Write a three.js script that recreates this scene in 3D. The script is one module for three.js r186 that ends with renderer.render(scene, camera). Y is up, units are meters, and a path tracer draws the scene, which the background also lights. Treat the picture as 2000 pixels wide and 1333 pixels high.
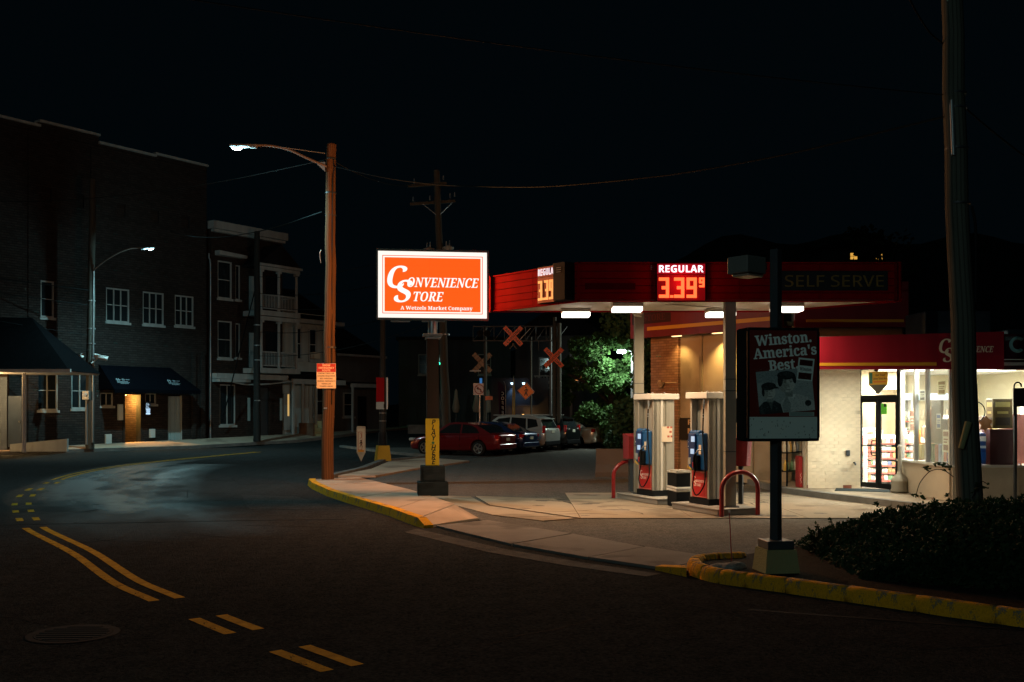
import * as THREE from 'three';
import { mergeGeometries } from 'three/addons/utils/BufferGeometryUtils.js';
import { RoundedBoxGeometry } from 'three/addons/geometries/RoundedBoxGeometry.js';
import { TextGeometry } from 'three/addons/geometries/TextGeometry.js';
import { FontLoader } from 'three/addons/loaders/FontLoader.js';
import { RectAreaLightUniformsLib } from 'three/addons/lights/RectAreaLightUniformsLib.js';
import { Brush, Evaluator, SUBTRACTION } from 'three-bvh-csg';

// ---------------------------------------------------------------- camera, sky, moon, exposure
const scene = new THREE.Scene();
const camera = new THREE.PerspectiveCamera(36.86, 2000 / 1333, 0.1, 900);
camera.position.set(0, 2, 0);                       // level camera, lens shifted up
camera.setViewOffset(2000, 1333, 0, -133.5, 2000, 1333);
const renderer = new THREE.WebGLRenderer();
renderer.toneMapping = THREE.LinearToneMapping;
renderer.toneMappingExposure = 1;
renderer.shadowMap.enabled = true;
RectAreaLightUniformsLib.init();
{
  const W = 64, H = 32, data = new Float32Array(W * H * 4);
  for (let i = 0; i < W * H; i++) data.set([0.0005, 0.0015, 0.0022, 1], i * 4);   // even night sky
  const sky = new THREE.DataTexture(data, W, H, THREE.RGBAFormat, THREE.FloatType);
  sky.mapping = THREE.EquirectangularReflectionMapping;
  sky.needsUpdate = true;
  scene.background = sky; scene.environment = sky;
}
const moon = new THREE.DirectionalLight(new THREE.Color().setRGB(0.55, 0.95, 1), 0.022);   // faint night light from behind the camera
moon.position.set(-40, 60, 55); moon.castShadow = true; moon.shadow.radius = 30;
Object.assign(moon.shadow.camera, { left: -80, right: 80, top: 80, bottom: -80, far: 400 });
moon.name = 'moon';
scene.add(moon, moon.target);

// ---------------------------------------------------------------- helpers
const { sin, cos, PI, abs, min, max, floor, sqrt, hypot, round } = Math;
let seedState = 12345;
const seed = (s) => { seedState = s >>> 0; };
const rnd = () => { seedState = (seedState + 0x6d2b79f5) | 0; let t = Math.imul(seedState ^ (seedState >>> 15), 1 | seedState); t = (t + Math.imul(t ^ (t >>> 7), 61 | t)) ^ t; return ((t ^ (t >>> 14)) >>> 0) / 4294967296; };
const rr = (a, b) => a + (b - a) * rnd();
const rad = (d) => d * PI / 180;
const sstep = (a, b, x) => { const t = min(1, max(0, (x - a) / (b - a))); return t * t * (3 - 2 * t); };
const C = (r, g, b) => new THREE.Color().setRGB(r, g, b);
const V = (x, y, z) => new THREE.Vector3(x, y, z);
// tileable noise, 0..1
function noiseField(size, freq, octaves, sd, gain = 0.5) {
  const out = new Float32Array(size * size); let amp = 1, tot = 0;
  for (let o = 0; o < octaves; o++) {
    const n = min(size, freq << o); seed(sd * 977 + o * 131); const g = new Float32Array(n * n).map(() => rnd());
    for (let y = 0; y < size; y++) {
      const fy = y / size * n, y0 = floor(fy), ty = fy - y0, sy = ty * ty * (3 - 2 * ty), r0 = (y0 % n) * n, r1 = ((y0 + 1) % n) * n;
      for (let x = 0; x < size; x++) {
        const fx = x / size * n, x0 = floor(fx), tx = fx - x0, sx = tx * tx * (3 - 2 * tx), c0 = x0 % n, c1 = (x0 + 1) % n;
        out[y * size + x] += amp * ((g[r0 + c0] * (1 - sx) + g[r0 + c1] * sx) * (1 - sy) + (g[r1 + c0] * (1 - sx) + g[r1 + c1] * sx) * sy);
      }
    }
    tot += amp; amp *= gain;
  }
  for (let i = 0; i < out.length; i++) out[i] /= tot;
  return out;
}
function grayTex(field, size, f, metres = 1) {
  const d = new Uint8Array(size * size * 4);
  for (let i = 0; i < size * size; i++) { const v = f(field[i], i % size, floor(i / size)); const a = Array.isArray(v) ? v : [v, v, v]; for (let c = 0; c < 3; c++) d[i * 4 + c] = max(0, min(255, a[c] * 255)); d[i * 4 + 3] = 255; }
  const t = new THREE.DataTexture(d, size, size); t.wrapS = t.wrapT = THREE.RepeatWrapping; t.magFilter = THREE.LinearFilter; t.minFilter = THREE.LinearMipmapLinearFilter; t.needsUpdate = true;
  t.repeat.set(1 / metres, 1 / metres); return t;
}
const scaled = (t, mx, my = mx) => { const c = t.clone(); c.repeat.set(1 / mx, 1 / my); c.needsUpdate = true; return c; };
const nFine = noiseField(512, 64, 3, 3, 0.7), nMid = noiseField(512, 8, 6, 5, 0.55), nBig = noiseField(512, 4, 5, 9, 0.5);
// stock textures (all neutral multipliers; the colour is the material's)
const T = {
  grit: grayTex(nFine, 512, (v, x, y) => 0.74 + 1.1 * (v - 0.5) + (nMid[y * 512 + x] - 0.5) * 0.3, 1.6),
  gritBump: grayTex(nFine, 512, (v) => v, 0.9),
  blotch: grayTex(nMid, 512, (v) => 0.62 + 0.76 * (v - 0.5) + 0.12, 3),
  blotchRough: grayTex(nBig, 512, (v, x, y) => 0.74 + 0.75 * (v - 0.5) + 0.2 * (nMid[y * 512 + x] - 0.5), 7),
  stain: grayTex(nMid, 512, (v, x, y) => { const w = nBig[y * 512 + x]; return 0.86 + 0.3 * (v - 0.5) - (w > 0.58 ? min(0.28, (w - 0.58) * 2.2) : 0); }, 4),
  wood: (() => { const f = noiseField(256, 4, 4, 21); return grayTex(f, 256, (v, x, y) => { const s = f[(floor(y / 24) * 256 + x) % 65536], k = f[((x * 7) % 256) * 256 + floor(y / 40)]; return 0.45 + 0.5 * (0.45 * v + 0.55 * s) + (k > 0.64 ? -0.2 : 0.08); }, 1); })(),
  kerbPaint: grayTex(nMid, 512, (v, x, y) => { const f = nFine[y * 512 + x], k = v * 0.7 + f * 0.45; return k < 0.43 ? [0.17, 0.15, 0.12] : k < 0.49 ? [0.3, 0.17, 0.04] : [0.6 * (0.75 + 0.5 * f), 0.29 * (0.7 + 0.5 * f), 0.016]; }, 0.8),
  worn: grayTex(nFine, 512, (v, x, y) => (v * 0.55 + nMid[y * 512 + x] * 0.75 > 0.42 ? 1 : 0), 1.3),
  streak: grayTex(nMid, 512, (v, x, y) => 0.8 + 0.35 * (nMid[(floor(y / 20) * 512 + x) % 262144] - 0.5) + 0.15 * (v - 0.5), 2.5),
};
// brick courses for walls too far off to tell the bricks apart (two courses by one brick length a tile, 8 x 4)
const brickTex = (() => {
  const S = 512, d = new Uint8Array(S * S * 4), b = new Uint8Array(S * S * 4), rows = 16, cols = 6; seed(71);
  const tone = Array.from({ length: rows * cols }, () => rr(0.62, 1));
  for (let y = 0; y < S; y++) for (let x = 0; x < S; x++) {
    const r = floor(y / S * rows), fy = y / S * rows - r, xs = (x / S * cols + (r % 2) * 0.5) % cols, c = floor(xs), fx = xs - c;
    const joint = fy < 0.17 || fx < 0.05, v = joint ? 0.45 : tone[r * cols + c] * (0.85 + 0.3 * nFine[y * S + x]);
    const i = (y * S + x) * 4; d[i] = v * 255 * 0.98; d[i + 1] = v * 255 * (joint ? 1 : 0.9); d[i + 2] = v * 255 * (joint ? 1 : 0.86); d[i + 3] = 255;
    b[i] = b[i + 1] = b[i + 2] = joint ? 20 : 200 + 50 * nFine[y * S + x]; b[i + 3] = 255;
  }
  const mk = (a) => { const t = new THREE.DataTexture(a, S, S); t.wrapS = t.wrapT = THREE.RepeatWrapping; t.magFilter = THREE.LinearFilter; t.needsUpdate = true; t.repeat.set(1 / 1.5, 1 / (16 * 0.115)); return t; };
  return { map: mk(d), bump: mk(b) };
})();
function mat(color, roughness = 0.8, o = {}) {
  const { physical, ...rest } = o, matt = roughness >= 0.8 && !physical;                // matt, dusty surfaces hardly mirror
  const m = new (physical || matt ? THREE.MeshPhysicalMaterial : THREE.MeshStandardMaterial)({ color, roughness, side: THREE.DoubleSide, ...(matt ? { specularIntensity: 0.08 } : {}), ...rest });
  return m;
}
const glow = (color, r, g, b) => mat(color, 0.6, { emissive: C(r, g, b), emissiveIntensity: 1 });
// flat print on a canvas; w x h in pixels
function canvasTex(w, h, draw) {
  const c = document.createElement('canvas'); c.width = w; c.height = h; const x = c.getContext('2d'); draw(x, w, h);
  const t = new THREE.CanvasTexture(c); t.colorSpace = THREE.SRGBColorSpace; t.magFilter = THREE.LinearFilter; return t;
}
const print = (w, h, draw, rough = 0.5, o = {}) => mat(C(1, 1, 1), rough, { map: canvasTex(w, h, draw), ...o });
// geometries, uv in metres
function box(w, h, d, x = 0, y = 0, z = 0, ry = 0) {
  const g = new THREE.BoxGeometry(w, h, d), uv = g.attributes.uv, s = [[d, h], [d, h], [w, d], [w, d], [w, h], [w, h]];
  for (let f = 0; f < 6; f++) for (let k = 0; k < 4; k++) uv.setXY(f * 4 + k, uv.getX(f * 4 + k) * s[f][0], uv.getY(f * 4 + k) * s[f][1]);
  if (ry) g.rotateY(ry);
  return g.translate(x, y, z);
}
const rbox = (w, h, d, r, x = 0, y = 0, z = 0) => new RoundedBoxGeometry(w, h, d, 2, min(r, w / 2.01, h / 2.01, d / 2.01)).translate(x, y, z);
function cyl(r0, r1, h, x = 0, y = 0, z = 0, seg = 16, open = false) {   // r0 at the foot, y = the foot
  const g = new THREE.CylinderGeometry(r1, r0, h, seg, 1, open), uv = g.attributes.uv;
  for (let i = 0; i < uv.count; i++) uv.setXY(i, uv.getX(i) * 2 * PI * max(r0, r1), uv.getY(i) * h);
  return g.translate(x, y + h / 2, z);
}
const sph = (r, x = 0, y = 0, z = 0, ws = 14, hs = 10) => new THREE.SphereGeometry(r, ws, hs).translate(x, y, z);
function tube(pts, r, seg = 0, rs = 6, closed = false) {
  const c = new THREE.CatmullRomCurve3(pts.map((p) => (p.isVector3 ? p : V(...p))), closed, 'catmullrom', 0.4);
  return new THREE.TubeGeometry(c, seg || max(2, pts.length * 6), r, rs, closed);
}
function bar(a, b, w, h = w) {                                        // straight square bar from a to b
  const A = V(...a), B = V(...b), L = A.distanceTo(B), g = box(w, h, L);
  const m = new THREE.Matrix4().lookAt(A, B, abs(B.y - A.y) > 0.99 * L ? V(1, 0, 0) : V(0, 1, 0)).setPosition(A.clone().add(B).multiplyScalar(0.5));
  return g.applyMatrix4(m);
}
function rod(a, b, r, r2 = r, seg = 8) {
  const A = V(...a), B = V(...b), L = A.distanceTo(B), g = new THREE.CylinderGeometry(r2, r, L, seg);
  return g.applyQuaternion(new THREE.Quaternion().setFromUnitVectors(V(0, 1, 0), B.clone().sub(A).normalize())).translate(...A.clone().add(B).multiplyScalar(0.5).toArray());
}
function prism(pts, depth, bevel = 0) {                               // outline in xy, from z = 0 to depth
  const s = new THREE.Shape(pts.map((p) => new THREE.Vector2(p[0], p[1])));
  return new THREE.ExtrudeGeometry(s, { depth: depth - 2 * bevel, bevelEnabled: bevel > 0, bevelSize: bevel, bevelThickness: bevel, bevelOffset: -bevel, bevelSegments: 1, curveSegments: 6 }).translate(0, 0, bevel);
}
function slab(pts, y0, y1) {                                          // plan outline in [x, distance], from height y0 to y1
  const g = prism(pts, y1 - y0); g.rotateX(-PI / 2); return g.translate(0, y0, 0);
}
function hull8(b, t) {                                                // four foot points and four top points [x,y,z], in the same order
  const p = [...b, ...t], f = [[0, 1, 5, 4], [1, 2, 6, 5], [2, 3, 7, 6], [3, 0, 4, 7], [4, 5, 6, 7], [3, 2, 1, 0]], pos = [], uv = [];
  for (const q of f) {
    const A = V(...p[q[0]]), B = V(...p[q[1]]), D = V(...p[q[3]]), L = A.distanceTo(B), H = A.distanceTo(D), u = [[0, 0], [L, 0], [L, H], [0, H]];
    for (const k of [0, 1, 2, 0, 2, 3]) { pos.push(...p[q[k]]); uv.push(...u[k]); }
  }
  const g = new THREE.BufferGeometry(); g.setAttribute('position', new THREE.Float32BufferAttribute(pos, 3)); g.setAttribute('uv', new THREE.Float32BufferAttribute(uv, 2)); g.computeVertexNormals(); return g;
}
const plane = (w, h, x = 0, y = 0, z = 0) => new THREE.PlaneGeometry(w, h).translate(x, y, z);
function merge(list) {
  const l = [].concat(list); if (l.length === 1) return l[0];
  return mergeGeometries(l.map((g) => { const n = g.index ? g.toNonIndexed() : g.clone(); for (const k of Object.keys(n.attributes)) if (!['position', 'normal', 'uv'].includes(k)) n.deleteAttribute(k); return n; }));
}
const taken = new Map();
const numbered = (n) => { const k = taken.get(n) ?? 0; taken.set(n, k + 1); return k ? n + '_' + String(k).padStart(3, '0') : n; };
function obj(name, geoms, m, parent = scene) {
  const o = new THREE.Mesh(merge(geoms), m); o.name = parent === scene ? numbered(name) : name; o.castShadow = o.receiveShadow = true; parent.add(o); return o;
}
function tag(o, label, category, group) { o.userData.label = label; o.userData.category = category; if (group) o.userData.group = group; return o; }
function thing(name, label, category, [x, y, z] = [0, 0, 0], turn = 0, group) {
  const o = new THREE.Group(); o.name = numbered(name); o.position.set(x, y, z); o.rotation.y = turn; scene.add(o); return tag(o, label, category, group);
}
function struct(name, geoms, m, kind = 'structure') { const o = obj(name, geoms, m); o.userData.kind = kind; return o; }
const stuff = (o) => { o.userData.kind = 'stuff'; return o; };
function copyOf(root, [x, y, z], turn, label) { const r = root.clone(); r.name = numbered(root.name.replace(/_\d{3}$/, '')); r.userData = { ...root.userData }; if (label) r.userData.label = label; r.position.set(x, y, z); r.rotation.y = turn; scene.add(r); return r; }
function areaLight(parent, color, intensity, w, h, pos, towards) {
  const l = new THREE.RectAreaLight(color, intensity, w, h); l.position.set(...pos); parent.add(l); l.updateMatrixWorld(true);
  const p = new THREE.Vector3(); l.getWorldPosition(p);
  const m = new THREE.Matrix4().lookAt(V(0, 0, 0), V(...towards), abs(towards[1]) > 0.9 ? V(0, 0, 1) : V(0, 1, 0)); l.quaternion.setFromRotationMatrix(m); l.name = 'panel_light'; return l;
}
function bulb(parent, color, cd, pos, radius = 0.05) { const l = new THREE.PointLight(color, cd); l.position.set(...pos); l.castShadow = true; l.shadow.radius = radius / 0.02; l.name = 'lamp_light'; parent.add(l); return l; }
function spot(parent, color, cd, pos, target, angle, pen = 0.6, radius = 0.06) {
  const l = new THREE.SpotLight(color, cd, 0, rad(angle), pen); l.position.set(...pos); l.target.position.set(...target); l.castShadow = true; l.shadow.radius = radius / 0.02; l.name = 'lamp_spot'; parent.add(l, l.target); return l;
}
// land: flat, rising 0.6 m beyond the crossing
const land = (dist) => 0.6 * sstep(54, 68, dist);

// ---------------------------------------------------------------- materials
const M = {
  asphalt: mat(C(0.046, 0.047, 0.047), 0.95, { physical: true, specularIntensity: 0, map: T.grit, bumpMap: T.gritBump, bumpScale: 0.012, roughnessMap: T.blotchRough, vertexColors: true }),
  lot: mat(C(0.115, 0.105, 0.094), 0.95, { map: T.grit, bumpMap: T.gritBump, bumpScale: 0.01 }),
  concrete: mat(C(0.31, 0.25, 0.185), 0.92, { map: T.stain, bumpMap: T.gritBump, bumpScale: 0.004 }),
  walk: mat(C(0.43, 0.32, 0.235), 0.95, { map: T.stain, bumpMap: T.gritBump, bumpScale: 0.005 }),
  apron: mat(C(0.17, 0.155, 0.14), 0.95, { map: scaled(T.stain, 2.6), bumpMap: T.gritBump, bumpScale: 0.006 }),
  kerb: mat(C(0.19, 0.18, 0.165), 0.9, { map: T.blotch, bumpMap: T.gritBump, bumpScale: 0.006 }),
  kerbYellow: mat(C(1, 1, 1), 0.9, { map: T.kerbPaint, bumpMap: T.gritBump, bumpScale: 0.01 }),
  paint: mat(C(0.48, 0.26, 0.014), 0.95, { map: scaled(T.blotch, 0.8), alphaMap: T.worn, alphaTest: 0.5 }),
  soil: mat(C(0.04, 0.032, 0.025), 1, { map: T.grit, bumpMap: T.gritBump, bumpScale: 0.03 }),
  pole: mat(C(0.14, 0.075, 0.042), 0.95, { map: scaled(T.wood, 0.5, 2.4), bumpMap: scaled(T.wood, 0.5, 2.4), bumpScale: 0.012 }),
  poleGrey: mat(C(0.1, 0.095, 0.08), 0.92, { map: scaled(T.wood, 0.5, 2.2), bumpMap: scaled(T.wood, 0.5, 2.2), bumpScale: 0.014 }),
  poleDark: mat(C(0.035, 0.035, 0.033), 0.9, { map: scaled(T.wood, 0.5, 2.2) }),
  wire: mat(C(0.006, 0.007, 0.008), 0.9),
  cable: mat(C(0.015, 0.018, 0.019), 0.9),
  galv: mat(C(0.4, 0.42, 0.43), 0.4, { metalness: 0.7, map: T.blotch }),
  steelDark: mat(C(0.035, 0.045, 0.055), 0.5, { map: T.blotch }),
  black: mat(C(0.008, 0.009, 0.01), 0.7, { physical: true, specularIntensity: 0.2 }),
  rubber: mat(C(0.014, 0.014, 0.014), 0.85),
  white: mat(C(0.72, 0.71, 0.68), 0.6, { map: T.streak }),
  cream: mat(C(0.62, 0.55, 0.42), 0.8, { map: T.stain }),
  trim: mat(C(0.38, 0.4, 0.39), 0.8, { map: T.streak }),
  brick: mat(C(0.045, 0.04, 0.038), 0.95, { map: brickTex.map, bumpMap: brickTex.bump, bumpScale: 0.03 }),
  brickDark: mat(C(0.045, 0.034, 0.03), 0.92, { map: brickTex.map, bumpMap: brickTex.bump, bumpScale: 0.012 }),
  roof: mat(C(0.018, 0.019, 0.021), 0.95, { map: T.grit, physical: true, specularIntensity: 0.1 }),
  redFascia: mat(C(0.34, 0.004, 0.007), 0.75, { map: T.streak, physical: true, specularIntensity: 0.02 }),
  redDark: mat(C(0.13, 0.004, 0.006), 0.7, { map: T.streak, physical: true, specularIntensity: 0.05 }),
  glass: mat(C(0.9, 0.95, 0.95), 0.04, { physical: true, transmission: 1, thickness: 0, ior: 1.5 }),
  darkGlass: mat(C(0.012, 0.016, 0.018), 0.06),
  alu: mat(C(0.55, 0.55, 0.53), 0.38, { metalness: 0.6 }),
};
const TEAL = C(0.45, 0.93, 1), WARM = C(1, 0.8, 0.56);
// ================================================================ GROUND, ROAD, PAVEMENTS
{ // open land out to the horizon
  const xs = [], ds = []; for (let x = -400; x <= 400; x += 20) xs.push(x); for (let d = -60; d <= 420; d += 4) ds.push(d);
  const g = new THREE.PlaneGeometry(1, 1, xs.length - 1, ds.length - 1), p = g.attributes.position, uv = g.attributes.uv;
  for (let j = 0, i = 0; j < ds.length; j++) for (let k = 0; k < xs.length; k++, i++) { const d = ds[ds.length - 1 - j]; p.setXYZ(i, xs[k], land(d) - 0.03, -d); uv.setXY(i, xs[k], d); }
  g.computeVertexNormals(); struct('ground', g, M.soil);
}
{ // asphalt: one sheet, coloured by patches of newer and older surfacing
  const xs = [], ds = []; for (let x = -44; x <= 46; x += 0.5) xs.push(x); for (let d = -24; d < 56; d += 0.5) ds.push(d); for (let d = 56; d <= 150; d += 2) ds.push(d);
  const nx = xs.length, g = new THREE.PlaneGeometry(1, 1, nx - 1, ds.length - 1), p = g.attributes.position, uv = g.attributes.uv, col = new Float32Array(p.count * 3);
  const N = (f, x, y) => f[((floor(y) % 512 + 512) % 512) * 512 + ((floor(x) % 512 + 512) % 512)];
  for (let j = 0, i = 0; j < ds.length; j++) for (let k = 0; k < nx; k++, i++) {
    const d = ds[ds.length - 1 - j], x = xs[k]; p.setXYZ(i, x, land(d), -d); uv.setXY(i, x, d);
    const a = N(nBig, x * 9 + 80, d * 5 + 40), b = N(nMid, x * 21 + 300, d * 15 + 100); let v = 0.95 + 0.22 * (a - 0.5) + 0.4 * (b - 0.5);
    if (a > 0.6) v *= 0.86;                                           // newer, darker overlay
    col.set([v, v, v * 0.99], i * 3);
  }
  g.setAttribute('color', new THREE.BufferAttribute(col, 3)); g.computeVertexNormals(); struct('road', g, M.asphalt);
}
// worn double yellow line along the bend; strips lie 4 mm above the road
const centre = [[7.2, -0.72], [8.2, -1.56], [9.5, -2.65], [10.85, -3.7], [11.76, -4.4], [14.3, -6.0], [17.24, -8.04], [18.6, -8.8], [20.1, -9.6], [21.6, -10.35], [23.7, -11.25], [25.5, -11.9], [27.8, -12.5], [29.4, -13.0], [33, -13.65], [37, -13.8], [40.8, -13.3], [48, -11.9], [56, -10.6]];
const lineCurve = new THREE.CatmullRomCurve3(centre.map(([d, x]) => V(x, 0, -d)));
const curveAt = (d0) => { let lo = 0, hi = 1; for (let k = 0; k < 40; k++) { const m = (lo + hi) / 2; -lineCurve.getPoint(m).z < d0 ? lo = m : hi = m; } return (lo + hi) / 2; };
function strip(d0, d1, off, w, n = 24) {
  const a = curveAt(d0), b = curveAt(d1), pos = [], uv = [], idx = []; let run = 0, prev;
  for (let k = 0; k <= n; k++) {
    const t = a + (b - a) * k / n, p = lineCurve.getPoint(t), q = lineCurve.getTangent(t), nx = -q.z, nz = q.x; if (prev) run += p.distanceTo(prev); prev = p;
    for (const s of [-1, 1]) { pos.push(p.x + nx * (off + s * w / 2), 0.004 + land(-p.z), p.z + nz * (off + s * w / 2)); uv.push(s * w / 2 + off * 3, run); }
    if (k) { const o = k * 2; idx.push(o - 2, o - 1, o, o, o - 1, o + 1); }
  }
  const g = new THREE.BufferGeometry(); g.setAttribute('position', new THREE.Float32BufferAttribute(pos, 3)); g.setAttribute('uv', new THREE.Float32BufferAttribute(uv, 2)); g.setIndex(idx); g.computeVertexNormals(); return g;
}
for (const off of [-0.135, 0.135]) {
  for (const [d0, d1, n] of [[7.9, 8.55, 4], [9.2, 9.85, 4], [10.75, 17.3, 40], [18.35, 18.85, 4], [19.85, 20.3, 4], [21.35, 21.85, 4], [23.4, 24.0, 4], [25.2, 25.9, 4], [27.5, 28.1, 4], [29.0, 48, 40]])
    struct('road_marking', strip(d0, d1, off * (d1 > 30 ? 0.85 : 1), 0.115, n), M.paint);
}
{ // surface polished by tyres in the inner lane of the bend: ragged, fading out into the coarse asphalt
  const a = new Uint8Array(512 * 512 * 4); for (let y = 0; y < 512; y++) for (let x = 0; x < 512; x++) { const e = min(x, 511 - x) / 255, f = min(y, 511 - y) / 200, v = (nBig[y * 512 + x] * 1.1 + nMid[((y * 3) % 512) * 512 + x] * 0.6 - 0.62) * 2.2 + 0.35, k = max(0, min(1, v * min(1, e * 1.8) * min(1, f))); a.fill(k * 255, (y * 512 + x) * 4, (y * 512 + x) * 4 + 3); a[(y * 512 + x) * 4 + 3] = 255; }
  const am = new THREE.DataTexture(a, 512, 512); am.magFilter = THREE.LinearFilter; am.needsUpdate = true; am.wrapS = am.wrapT = THREE.ClampToEdgeWrapping;
  const g = strip(14.5, 46, 1.75, 4.6, 70).translate(0, -0.002, 0), uv = g.attributes.uv, n = uv.count / 2 - 1; for (let k = 0; k < uv.count; k++) uv.setXY(k, k % 2, floor(k / 2) / n);
  const m2 = mat(C(0.046, 0.047, 0.047), 0.55, { bumpMap: scaled(T.gritBump, 0.2, 0.03), bumpScale: 0.006, alphaMap: am, transparent: true, physical: true, specularIntensity: 1 });
  struct('polished_lane', g, m2);
}
{ // crack sealer lines across the carriageway
  const tar = mat(C(0.012, 0.012, 0.012), 0.95, { physical: true, specularIntensity: 0.1 });
  for (const pts of [[[-10.5, 17.4], [-7, 18.0], [-4, 18.5], [-3, 18.6]], [[-9.4, 26.4], [-8, 25.2], [-7.4, 23.2]], [[2.4, 10.2], [5, 9.1], [8, 8.1]]]) {
    const w = 0.03, L = pts.map(([x, d], k) => [x + rr(-0.05, 0.05), d]), up = L.map(([x, d]) => [x, d + w]), dn = L.map(([x, d]) => [x, d - w]).reverse();
    struct('crack_sealer', slab([...up, ...dn], 0.0035, 0.0052), tar);
  }
}
{ const m = thing('manhole_cover', 'round iron manhole cover set in the dark road beside the yellow line', 'manhole', [-3.9, 0.004, -9.1]);
  const iron = mat(C(0.028, 0.028, 0.028), 0.95);
  obj('rim', new THREE.RingGeometry(0.33, 0.39, 40).rotateX(-PI / 2).translate(0, 0.004, 0), iron, m); obj('lid', cyl(0.325, 0.325, 0.006, 0, 0, 0, 40), iron, m);
  obj('lid_ribs', Array.from({ length: 7 }, (_, k) => box(2 * sqrt(0.3 ** 2 - ((k - 3) * 0.085) ** 2), 0.006, 0.03, 0, 0.009, (k - 3) * 0.085)), iron, m).userData.kind = 'stuff'; }

// forecourt
struct('parking_lot', slab([[-4.3, 28.3], [-2.25, 23.5], [-0.55, 18.4], [1.0, 16.3], [2.75, 13.7], [4.4, 13.6], [14, 13.6], [14, 30], [22, 34], [22, 53.5], [-8.5, 53.5], [-3, 42.3], [-1.6, 38.6], [-3.2, 33.5]], 0.001, 0.004), M.lot);
{ // concrete apron under the canopy: separate slabs with open joints
  const J = 0.005, rows = [18.65, 21.4, 24.3], cols = [1.25, 3.3, 5.4, 7.5, 9.6];
  const pad = new THREE.Group(); pad.name = 'concrete_forecourt'; pad.userData.kind = 'structure'; scene.add(pad);
  const put = (pts) => obj('concrete_slab', slab(pts, 0.004, 0.02), M.concrete, pad);
  for (let r = 0; r < 2; r++) for (let c = 0; c < 4; c++) put([[cols[c] + J, rows[r] + J], [cols[c + 1] - J, rows[r] + J], [cols[c + 1] - J, rows[r + 1] - J], [cols[c] + J, rows[r + 1] - J]]);
  put([[1.25 - J, 18.65 + J], [1.25 - J, 21.4 - J], [0.9, 22.7], [-0.85, 23.4], [-0.45, 21.2]]);
  put([[1.15, 18.6], [-0.5, 21.05], [-0.95, 23.3], [-1.9, 23.6], [-1.5, 21.9], [-0.35, 19.2], [0.55, 18.2]]);
}
{ // corner island: kerb stones and pavement slabs
  const outer = [[-5.45, 27.4], [-5.33, 26.7], [-4.24, 23.5], [-3.16, 21.05], [-2.31, 19.2], [-1.73, 17.7], [-1.5, 17.2]];
  const k = new THREE.Group(); k.name = 'kerb'; k.userData.kind = 'structure'; scene.add(k);
  const crv = new THREE.CatmullRomCurve3(outer.map(([x, d]) => V(x, 0, -d)));
  const N = 9;
  const offs = (t, o) => { const p = crv.getPoint(t), q = crv.getTangent(t).setY(0).normalize(); return [p.x - q.z * o, p.z + q.x * o]; };   // o to the right of travel
  for (let i = 0; i < N; i++) {
    const a = i / N + 0.0012, b = (i + 1) / N - 0.0012, w = 0.19, A = offs(a, -0.0), B = offs(b, 0), Ci = offs(b, -w), Di = offs(a, -w), h = i === N - 1 ? 0.05 : 0.15, lean = 0.03;
    const At = offs(a, -lean), Bt = offs(b, -lean);
    obj('kerb_stone', hull8([[A[0], 0, A[1]], [B[0], 0, B[1]], [Ci[0], 0, Ci[1]], [Di[0], 0, Di[1]]], [[At[0], 0.15, At[1]], [Bt[0], h, Bt[1]], [Ci[0], h, Ci[1]], [Di[0], 0.15, Di[1]]]), M.kerbYellow, k);
  }
  const pav = new THREE.Group(); pav.name = 'pavement'; pav.userData.kind = 'structure'; scene.add(pav);
  const inner = (t) => { const p = offs(t, -0.2); return [p[0], -p[1]]; };
  const back = (t) => { const a = [-4.3, 28.3], b = [-2.25, 23.5], c = [-0.55, 18.4]; return t < 0.5 ? [a[0] + (b[0] - a[0]) * t * 2, a[1] + (b[1] - a[1]) * t * 2] : [b[0] + (c[0] - b[0]) * (t * 2 - 1), b[1] + (c[1] - b[1]) * (t * 2 - 1)]; };
  const cuts = [0.02, 0.25, 0.46, 0.66, 0.83, 0.985];
  for (let i = 0; i < 5; i++) { const a = cuts[i] + 0.002, b = cuts[i + 1] - 0.002, m = (a + b) / 2; const y = 0.135 + rr(-0.004, 0.004), q = (p, h) => [p[0], h, -p[1]];
    if (i < 4) obj('pavement_slab', slab([inner(a), inner(m), inner(b), back(b), back(m), back(a)], 0, y), M.walk, pav);
    else obj('pavement_slab', hull8([inner(a), inner(b), back(b), back(a)].map((p) => q(p, -0.02)), [q(inner(a), 0.132), q(inner(b), 0.045), q(back(b), 0.03), q(back(a), 0.125)]), M.walk, pav); }
  // dropped pavement across the entrance
  const F = [[-1.3, 17.35], [0, 14.95], [1.02, 13.6], [1.9, 12.66], [2.15, 12.4]], Bk = [[-0.45, 18.2], [0.95, 16.2], [1.9, 14.65], [2.75, 13.55], [3.0, 13.3]];
  for (let i = 0; i < 4; i++) { const e = 0.012, L = (p, q, t) => [p[0] + (q[0] - p[0]) * t, p[1] + (q[1] - p[1]) * t]; obj('pavement_slab', slab([L(F[i], F[i + 1], e), L(F[i], F[i + 1], 1 - e), L(Bk[i], Bk[i + 1], 1 - e), L(Bk[i], Bk[i + 1], e)], 0.001, 0.035 + rr(-0.004, 0.006)), M.apron, pav); }
  // gutter patches, broken edge
  struct('gutter', slab([[-1.6, 17.1], [-0.1, 14.6], [0.9, 13.35], [1.8, 12.4], [1.6, 12.2], [0.7, 13.05], [-0.35, 14.3], [-1.75, 16.6]], 0.001, 0.007), mat(C(0.07, 0.068, 0.064), 0.95, { map: scaled(T.blotch, 1.3), bumpMap: T.gritBump, bumpScale: 0.02 }));
}
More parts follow.
